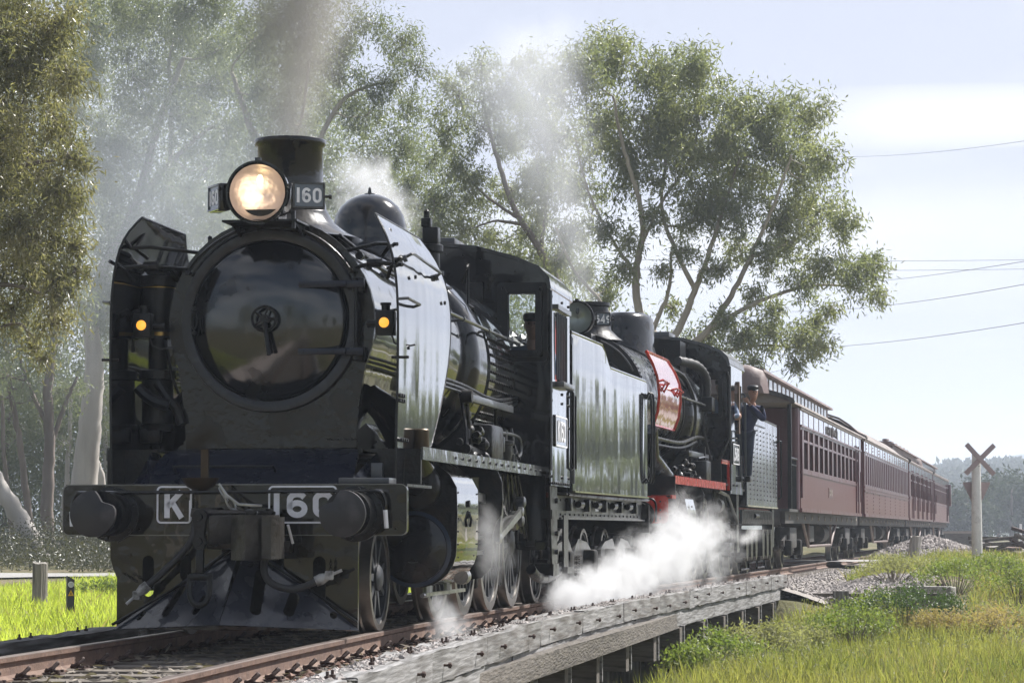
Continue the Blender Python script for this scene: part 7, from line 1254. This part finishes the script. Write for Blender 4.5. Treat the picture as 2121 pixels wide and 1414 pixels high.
hd = gp(2000, 1118); forest('hedge', [(hd.x * 1.0 + 2, hd.x + 11, 188, 192, .2, 1.3, 1.)], 5000, .3, .12, WEED, 'low clipped green hedge before the dark trees')
# power lines
def wire(a, b, lb, r=.011, sag=.25):
    r *= .62
    A, B = ray_pt(*a), ray_pt(*b); P_ = [A.lerp(B, k / 16) + Vector((0, 0, -sag * 4 * (k / 16) * (1 - k / 16))) for k in range(17)]; o = MB().tube(P_, r, 5).obj('power_line', mat('grey wire', (.05, .05, .06), .5, metal=.5), None); tag(o, lb, 'power line', 'overhead wires')
wire((1640, 645, 150), (2200, 574, 80), 'overhead wire second from the top at the right', .016); wire((1600, 722, 150), (2200, 655, 80), 'lowest overhead wire at the right', .016); wire((1640, 592, 170), (2200, 528, 90), 'overhead wire just above the middle pair at the right', .016)
wire((1700, 324, 150), (2200, 280, 90), 'highest overhead wire crossing the bright cloud', .012); wire((100, 495, 90), (2200, 537, 90), 'thin level wire passing behind the whole train, upper one', .009, .3); wire((100, 517, 90), (2200, 556, 90), 'thin level wire passing behind the whole train, lower one', .009, .3)
# lineside wire fence left
# ------------------------------------------------------------------ people
SKIN = mat('skin', (.40, .22, .16), .55, var=.06, vscale=20)
NAVY = mat('navy cotton jacket', (.022, .028, .075), .85, var=.2, vscale=9, bump=1, bscale=9, bdist=.02)
DENIM = mat('dark blue trousers', (.03, .04, .07), .9, var=.2, vscale=8, bump=.8, bscale=10, bdist=.02)
def skin_obj(name, verts, edges, radii, m, parent, lvl=2, rt=0):
    me = bpy.data.meshes.new(name); me.from_pydata([tuple(v) for v in verts], edges, []); o = bpy.data.objects.new(name, me); COL.objects.link(o)
    md = o.modifiers.new('skin', 'SKIN'); md.use_smooth_shade = True; md.branch_smoothing = .3
    if not me.skin_vertices: 
        bpy.context.view_layer.objects.active = o; bpy.ops.mesh.customdata_skin_add() if hasattr(bpy.ops.mesh, 'customdata_skin_add') else None
    for i, r in enumerate(radii): me.skin_vertices[0].data[i].radius = (r, r) if not isinstance(r, tuple) else r
    me.skin_vertices[0].data[rt].use_root = True
    s2 = o.modifiers.new('sub', 'SUBSURF'); s2.levels = lvl; s2.render_levels = lvl
    dg_ = bpy.context.evaluated_depsgraph_get(); em = bpy.data.meshes.new_from_object(o.evaluated_get(dg_)); o.modifiers.clear(); o.data = em; em.materials.clear(); em.materials.append(m); em.shade_smooth(); o.parent = parent; return o
def head(parent, c, fwd, sc=1., cap=True, capm=None):
    c = Vector(c); f = Vector(fwd).normalized(); u = Vector((0, 0, 1)); r = f.cross(u).normalized(); M = Matrix(((r.x, f.x, u.x, c.x), (r.y, f.y, u.y, c.y), (r.z, f.z, u.z, c.z), (0, 0, 0, 1)))
    h = MB(); rg = []
    for z, a, b, o_ in ((-.15, .05, .05, -.02), (-.12, .058, .06, -.01), (-.105, .05, .07, .02), (-.085, .058, .085, .012), (-.05, .068, .095, .005), (-.01, .074, .102, 0), (.03, .078, .104, -.003), (.07, .073, .095, -.006), (.10, .055, .07, -.008), (.118, .02, .03, -.01)):
        rg.append([(a * math.cos(q) * sc, (o_ + b * math.sin(q)) * sc, z * sc) for q in np.linspace(0, 6.2832, 17)[:-1]])
    h.rings(rg); h.lathe([(0, .012), (.03, .016), (.045, .001)], (0, .09 * sc, .005), (0, .8, -.7), 8); h.box(-.022, .022, .095 * sc, .103 * sc, -.052, -.045, .003)
    for s in (-1, 1): h.rings([[(s * (.074 + .012 * k) * sc, (.0 + .02 * math.cos(q)) * sc, (-.005 + .032 * math.sin(q)) * sc) for q in np.linspace(0, 6.2832, 9)[:-1]] for k in (0, 1)])
    ho = h.xf(M).obj('head', SKIN, parent, 80)
    e = MB()
    for s in (-1, 1): e.lathe([(-.004, .009), (.006, .007), (.010, .001)], M @ Vector((s * .03 * sc, .092 * sc, .018 * sc)), f, 10)
    e.obj('eyes', mat('dark eyes', (.02, .015, .012), .2), ho)
    hr = MB(); hr.rings([[(a * math.cos(q) * sc, (-.012 + b * math.sin(q)) * sc, (z - (.05 if math.sin(q) < -.2 else 0)) * sc) for q in np.linspace(0, 6.2832, 17)[:-1]] for z, a, b in ((.045, .082, .104), (.075, .08, .104), (.108, .06, .078), (.124, .02, .03))], False); hr.xf(M).obj('hair', mat('grey hair', (.12, .10, .09), .8), ho)
    if cap:
        k = MB(); k.rings([[(a * math.cos(q) * sc, (-.01 + b * math.sin(q)) * sc, z * sc) for q in np.linspace(0, 6.2832, 21)[:-1]] for z, a, b in ((.05, .088, .112), (.075, .098, .125), (.11, .10, .13), (.135, .08, .10), (.142, .02, .03))]); k.rings([[((.08 - .02 * j) * math.cos(q) * sc, (.08 + .085 * math.sin(q) * (.4 + j * .3)) * sc, (.058 - .01 * j) * sc) for q in np.linspace(0, 3.14, 9)] for j in (0, 1, 2)], False, False, False); k.xf(M).obj('cap', capm or mat('black greasy cap', (.018, .02, .028), .5), ho)
    return ho
def hand(parent, c, axis, side, m=SKIN, sc=1.):            # a fist closed round a bar running along axis
    c = Vector(c); a = Vector(axis).normalized(); s = Vector(side).normalized(); s = (s - a * s.dot(a)).normalized(); n = a.cross(s); V, E_, Rr = [c - s * .07, c - s * .025 + n * .028], [(0, 1)], [.024, .030]
    for k in range(4):
        o = a * (.032 - .021 * k); i = len(V); L_ = (.9, 1, .95, .78)[k]; V += [c - s * .01 + n * .034 + o, c + s * .03 * L_ + n * .022 + o, c + s * .036 * L_ - n * .012 + o, c + s * .005 - n * .03 + o]; E_ += [(1, i), (i, i + 1), (i + 1, i + 2), (i + 2, i + 3)]; Rr += [.0105, .0095, .009, .008]
    i = len(V); V += [c - s * .03 + a * .035, c - s * .015 - n * .02 + a * .05, c + s * .012 - n * .034 + a * .035]; E_ += [(1, i), (i, i + 1), (i + 1, i + 2)]; Rr += [.013, .011, .009]
    return skin_obj('hand', [tuple(v) for v in V], E_, [r * sc for r in Rr], m, parent, 1, 1)
def fireman():
    M = FJ @ Matrix.Translation((1.50, 28.16, 1.72)); PR = root('person', M, 'man in a navy jacket and black cap leaning out behind the cab of engine 549', 'person')
    # local: x outwards, y backwards along the train, z up from the footplate step
    hips = (-.06, .02, .86); J = {'pel': hips, 'chest': (.0, .0, 1.12), 'neck': (.05, -.02, 1.36), 'ls': (-.13, .03, 1.30), 'rs': (.20, .0, 1.30)}
    leg = [(-.13, .02, .84), (-.14, -.03, .46), (-.14, .02, .06), (.02, .02, .84), (.0, -.02, .46), (-.02, .05, .06)]
    b = skin_obj('body', [(0, 0, .9), (.0, 0, 1.1), (.05, -.02, 1.34), (.07, -.04, 1.43), (.24, -.04, 1.12), (.06, -.12, 1.30), (-.04, -.16, 1.40), (-.08, .05, .5), (-.08, .05, .1)], [(0, 1), (1, 2), (2, 3), (2, 4), (4, 5), (5, 6), (0, 7), (7, 8)], [.06, .07, .05, .045, .035, .03, .028, .05, .035], SKIN, PR, 1)
    jk = skin_obj('jacket', [(-.06, .02, .80), (-.03, .0, 1.02), (.03, -.01, 1.24), (.05, -.01, 1.345), (.21, .02, 1.27), (.27, -.02, 1.05), (.12, -.13, 1.22), (.04, -.16, 1.30), (-.13, .03, 1.26), (-.22, .06, 1.02), (-.30, -.05, .92)], [(0, 1), (1, 2), (2, 3), (2, 4), (4, 5), (5, 6), (6, 7), (2, 8), (8, 9), (9, 10)], [(.17, .12), (.165, .125), (.15, .11), .06, .075, .07, .055, .05, .075, .06, .05], NAVY, PR, 2)
    tr = skin_obj('trousers', [(-.06, .02, .86), (-.14, .02, .80), (-.15, -.03, .44), (-.15, .03, .05), (.02, .02, .80), (.01, -.03, .44), (-.01, .04, .05)], [(0, 1), (1, 2), (2, 3), (0, 4), (4, 5), (5, 6)], [(.15, .12), .10, .072, .055, .10, .072, .055], DENIM, PR, 2)
    bt = MB()
    for x in (-.15, -.01): bt.box(x - .05, x + .05, -.20, .09, -.04, .06, .02)
    bt.obj('boots', SATIN, PR); head(PR, (.085, -.06, 1.53), (.55, -1, -.05), 1.0); hand(PR, (-.045, -.16, 1.40), (0, 0, 1), (-1, -.1, 0))
    wb = MB().box(.03, .05, -.175, -.165, 1.32, 1.34); wb.obj('cuff', NAVY, PR)
    return PR
def driver(frame_, x, y, z, lb, elbow=False, capm=None, shirt=None, fwd=(.1, -1, 0)):
    PR = root('person', frame_ @ Matrix.Translation((x, y, z)), lb, 'person'); sh = shirt or mat('pale blue work shirt', (.20, .25, .36), .85, bump=.6, bscale=12)
    skin_obj('body', [(0, 0, .5), (0, 0, .75), (0, -.01, 1.0), (0, -.02, 1.1), (0, -.35, .5), (0, -.38, .08)], [(0, 1), (1, 2), (2, 3), (0, 4), (4, 5)], [.12, .12, .07, .05, .08, .05], SKIN, PR, 1)
    V = [(0, .02, .46), (0, .01, .72), (0, -.01, .92), (0, -.02, 1.0), (.19, 0, .92), (.30 if elbow else .24, -.03 if not elbow else -.12, .68), (.10 if not elbow else .12, -.28, .66), (-.19, 0, .92), (-.24, -.05, .66), (-.1, -.30, .66)]
    skin_obj('shirt', V, [(0, 1), (1, 2), (2, 3), (2, 4), (4, 5), (5, 6), (2, 7), (7, 8), (8, 9)], [(.17, .13), (.17, .13), (.15, .11), .06, .075, .055, .045, .075, .055, .045], sh, PR, 2)
    if elbow: skin_obj('forearm', [(.16, .0, .80), (.33, -.04, .66), (.16, -.20, .68)], [(0, 1), (1, 2)], [.06, .072, .045], SKIN, PR, 2)
    skin_obj('trousers', [(0, .02, .50), (.10, -.05, .48), (.10, -.40, .48), (.10, -.42, .08), (-.10, -.05, .48), (-.10, -.40, .48), (-.10, -.42, .08)], [(0, 1), (1, 2), (2, 3), (0, 4), (4, 5), (5, 6)], [.15, .1, .075, .055, .1, .075, .055], DENIM, PR, 1)
    hand(PR, (.06, -.36, .68), (0, 0, 1), (-.3, -1, 0)); hand(PR, (-.08, -.38, .68), (0, 0, 1), (.3, -1, 0))
    MB().box(-.2, .2, -.2, .2, .30, .38, .03).obj('cab_seat', LEATHER, PR) ; MB().cyl((0, 0, 0), (0, 0, .32), .05, 8).obj('seat_post', SATIN, PR)
    head(PR, (0, -.05, 1.19), fwd, 1.0, True, capm); return PR
# ------------------------------------------------------------------ steam and smoke
def vol_mat(name, col, dens, scale, thr, gain, r0, r1, Ln, aniso=.3, edge=1.4, absn=None, seed=0., stretch=(1, 1, 1), det=6, rough=.6, fade=(.12, .3), step=.12):
    m = bpy.data.materials.new(name); m.use_nodes = True; t = m.node_tree; t.nodes.clear(); N = t.nodes.new; o = N('ShaderNodeOutputMaterial'); v = N('ShaderNodeVolumePrincipled'); v.inputs['Color'].default_value = (*col, 1); v.inputs['Anisotropy'].default_value = aniso
    tx = N('ShaderNodeTexCoord'); sp = N('ShaderNodeSeparateXYZ'); t.links.new(tx.outputs['Object'], sp.inputs[0])
    def M(op, a, b=None, c=None, cl=False):
        n = N('ShaderNodeMath'); n.operation = op; n.use_clamp = cl
        for i, q in enumerate((a, b, c)):
            if q is None: continue
            if isinstance(q, (int, float)): n.inputs[i].default_value = q
            else: t.links.new(q, n.inputs[i])
        return n.outputs[0]
    x, y, z = sp.outputs; u = M('DIVIDE', z, Ln); rad = M('MULTIPLY_ADD', u, r1 - r0, r0); rr = M('SQRT', M('ADD', M('MULTIPLY', x, x), M('MULTIPLY', y, y))); q = M('DIVIDE', rr, rad)
    fall = M('POWER', M('SUBTRACT', 1, q, cl=True), 1 / edge); e0 = M('DIVIDE', u, fade[0], cl=True); e1 = M('DIVIDE', M('SUBTRACT', 1, u), fade[1], cl=True); fall = M('MULTIPLY', fall, M('MULTIPLY', e0, e1))
    mp_ = N('ShaderNodeMapping'); mp_.inputs['Scale'].default_value = stretch; mp_.inputs['Location'].default_value = (seed, seed * .7, -seed); t.links.new(tx.outputs['Object'], mp_.inputs[0])
    n = N('ShaderNodeTexNoise'); n.inputs['Scale'].default_value = scale; n.inputs['Detail'].default_value = det; n.inputs['Roughness'].default_value = rough; n.inputs['Distortion'].default_value = .4; t.links.new(mp_.outputs[0], n.inputs[0])
    d = M('MULTIPLY', M('MULTIPLY', M('SUBTRACT', M('ADD', M('MULTIPLY', fall, 1.0), M('MULTIPLY', M('SUBTRACT', n.outputs[0], .5), gain)), thr, cl=True), fall), dens)
    m.cycles.volume_step_rate = step
    t.links.new(d, v.inputs['Density']); t.links.new(v.outputs[0], o.inputs['Volume'])
    return m
def plume(name, label, p0, p1, r0, r1, col, dens, scale, thr, gain, **k):
    p0, p1 = Vector(p0), Vector(p1); d = p1 - p0; Ln = d.length; q = d.to_track_quat('Z', 'X'); mb = MB(); mb.rings([[((r0 + (r1 - r0) * u) * math.cos(a), (r0 + (r1 - r0) * u) * math.sin(a), Ln * u) for a in np.linspace(0, 6.2832, 21)[:-1]] for u in (0, .25, .5, .75, 1)])
    o = mb.obj(name, vol_mat(label, col, dens, scale, thr, gain, r0, r1, Ln, **k), None, 0); o.matrix_world = Matrix.Translation(p0) @ q.to_matrix().to_4x4(); o['kind'] = 'stuff'; o['label'] = label; return o
WH = (.93, .94, .96)
def steam_all():
    K = FK; J = FJ
    plume('smoke', 'grey brown smoke rising from the chimney of the first engine', K @ Vector((0, 1.85, 4.05)), K @ Vector((-.15, 3.6, 8.8)), .28, 1.95, (.50, .48, .47), 3.2, 1.1, .12, 1.9, aniso=.3, fade=(.01, .05), stretch=(1, 1, .5))
    plume('smoke', 'thin blue smoke haze drifting left of the first engine', ray_pt(520, 250, 46), ray_pt(230, 520, 84), 3.2, 7.5, (.80, .86, .95), .020, .22, .08, .8, aniso=.35, fade=(.2, .35))
    plume('steam', 'wispy white steam blowing from the safety valve of the first engine', K @ Vector((.25, 6.3, 3.75)), K @ Vector((-.75, 6.9, 4.75)), .35, .60, WH, 8, 3.2, .40, 2.4, aniso=.4, fade=(.2, .4))
    plume('smoke', 'pale smoke column rising from the chimney of the second engine', J @ Vector((0, 19.95, 4.15)), J @ Vector((-1.35, 20.6, 8.6)), .30, 1.7, (.80, .82, .87), 1.1, 1.3, .16, 2.0, aniso=.35, fade=(.01, .12), stretch=(1, 1, .5))
    plume('steam', 'small puff of steam below the cylinder drain of the first engine', K @ Vector((1.15, 2.3, .30)), K @ Vector((1.6, 1.5, -.28)), .12, .40, WH, 7., 6, .40, 2.6, aniso=.3, fade=(.1, .35))
    plume('steam', 'thin steam wisp hanging beside the motion bracket', K @ Vector((1.38, 3.6, 1.15)), K @ Vector((1.40, 4.5, .25)), .2, .32, WH, 2.6, 5, .38, 2, aniso=.3, fade=(.2, .3))
    plume('steam', 'dense bright steam cloud rolling along the rail under the first tender', tk(8.3, 1.35, .10), tk(16.5, 1.5, .22), .34, .62, WH, 8., 3.0, .48, 3.8, aniso=.25, fade=(.12, .3), det=7, step=.09, rough=.68)
    plume('steam', 'tall torn steam cloud in front of the second engine cylinders', tk(12.0, 1.5, .25), tk(20.6, 1.75, .78), .40, .98, WH, 4.5, 2.8, .54, 4.4, aniso=.25, fade=(.15, .2), det=7, step=.09, rough=.68)
    plume('steam', 'little jet of steam under the cab of the second engine', J @ Vector((1.5, 26.6, .62)), J @ Vector((1.6, 29.2, .85)), .12, .28, WH, 2.5, 6, .36, 2.2, aniso=.3, fade=(.1, .3))
def haze():
    o = MB().box(-1900, 1900, -300, 2300, -3.2, 72).obj('haze', mat('x', (1, 1, 1)), None, 0); m = bpy.data.materials.new('thin summer haze'); m.use_nodes = True; t = m.node_tree; t.nodes.clear(); o_ = t.nodes.new('ShaderNodeOutputMaterial'); v = t.nodes.new('ShaderNodeVolumePrincipled'); v.inputs['Color'].default_value = (.76, .85, 1, 1); v.inputs['Density'].default_value = HAZE; v.inputs['Anisotropy'].default_value = .25; t.links.new(v.outputs[0], o_.inputs['Volume'])
    o.data.materials.clear(); o.data.materials.append(m); o['kind'] = 'stuff'; o['label'] = 'thin bluish haze filling the air'
HAZE = .0005
K_ = build_k(); rebase(K_, 5.5); KT_ = build_k_tender(); rebase(KT_, 13.4)
J_ = build_j(); rebase(J_, 23.5); JT_ = build_j_tender(); rebase(JT_, 31.5)
rebase(coach(37.0, 59.6, 'wood', 'nearest maroon timber carriage with open end platform, blinds and clerestory roof', 39.2, 58.9), 48)
rebase(coach(60.3, 86.4, 'steel', 'riveted steel carriage with a rounded roof end, second in line', 60.5, 86.3), 73)
rebase(coach(87.2, 109.2, 'door', 'third carriage with many side doors and bar handles', 87.4, 109.1), 98)
rebase(coach(109.9, 131.0, 'guard', 'last carriage with a guard lookout at its far end', 110.1, 130.8), 120)
fireman()
driver(FK, 1.12, 8.6, 1.84, 'driver with a dark cap seated behind the cab window of engine K 160'); 
driver(FJ, 1.12, 27.2, 2.12, 'driver of engine 549 resting a bare elbow on the cab window sill', True)
steam_all(); haze()
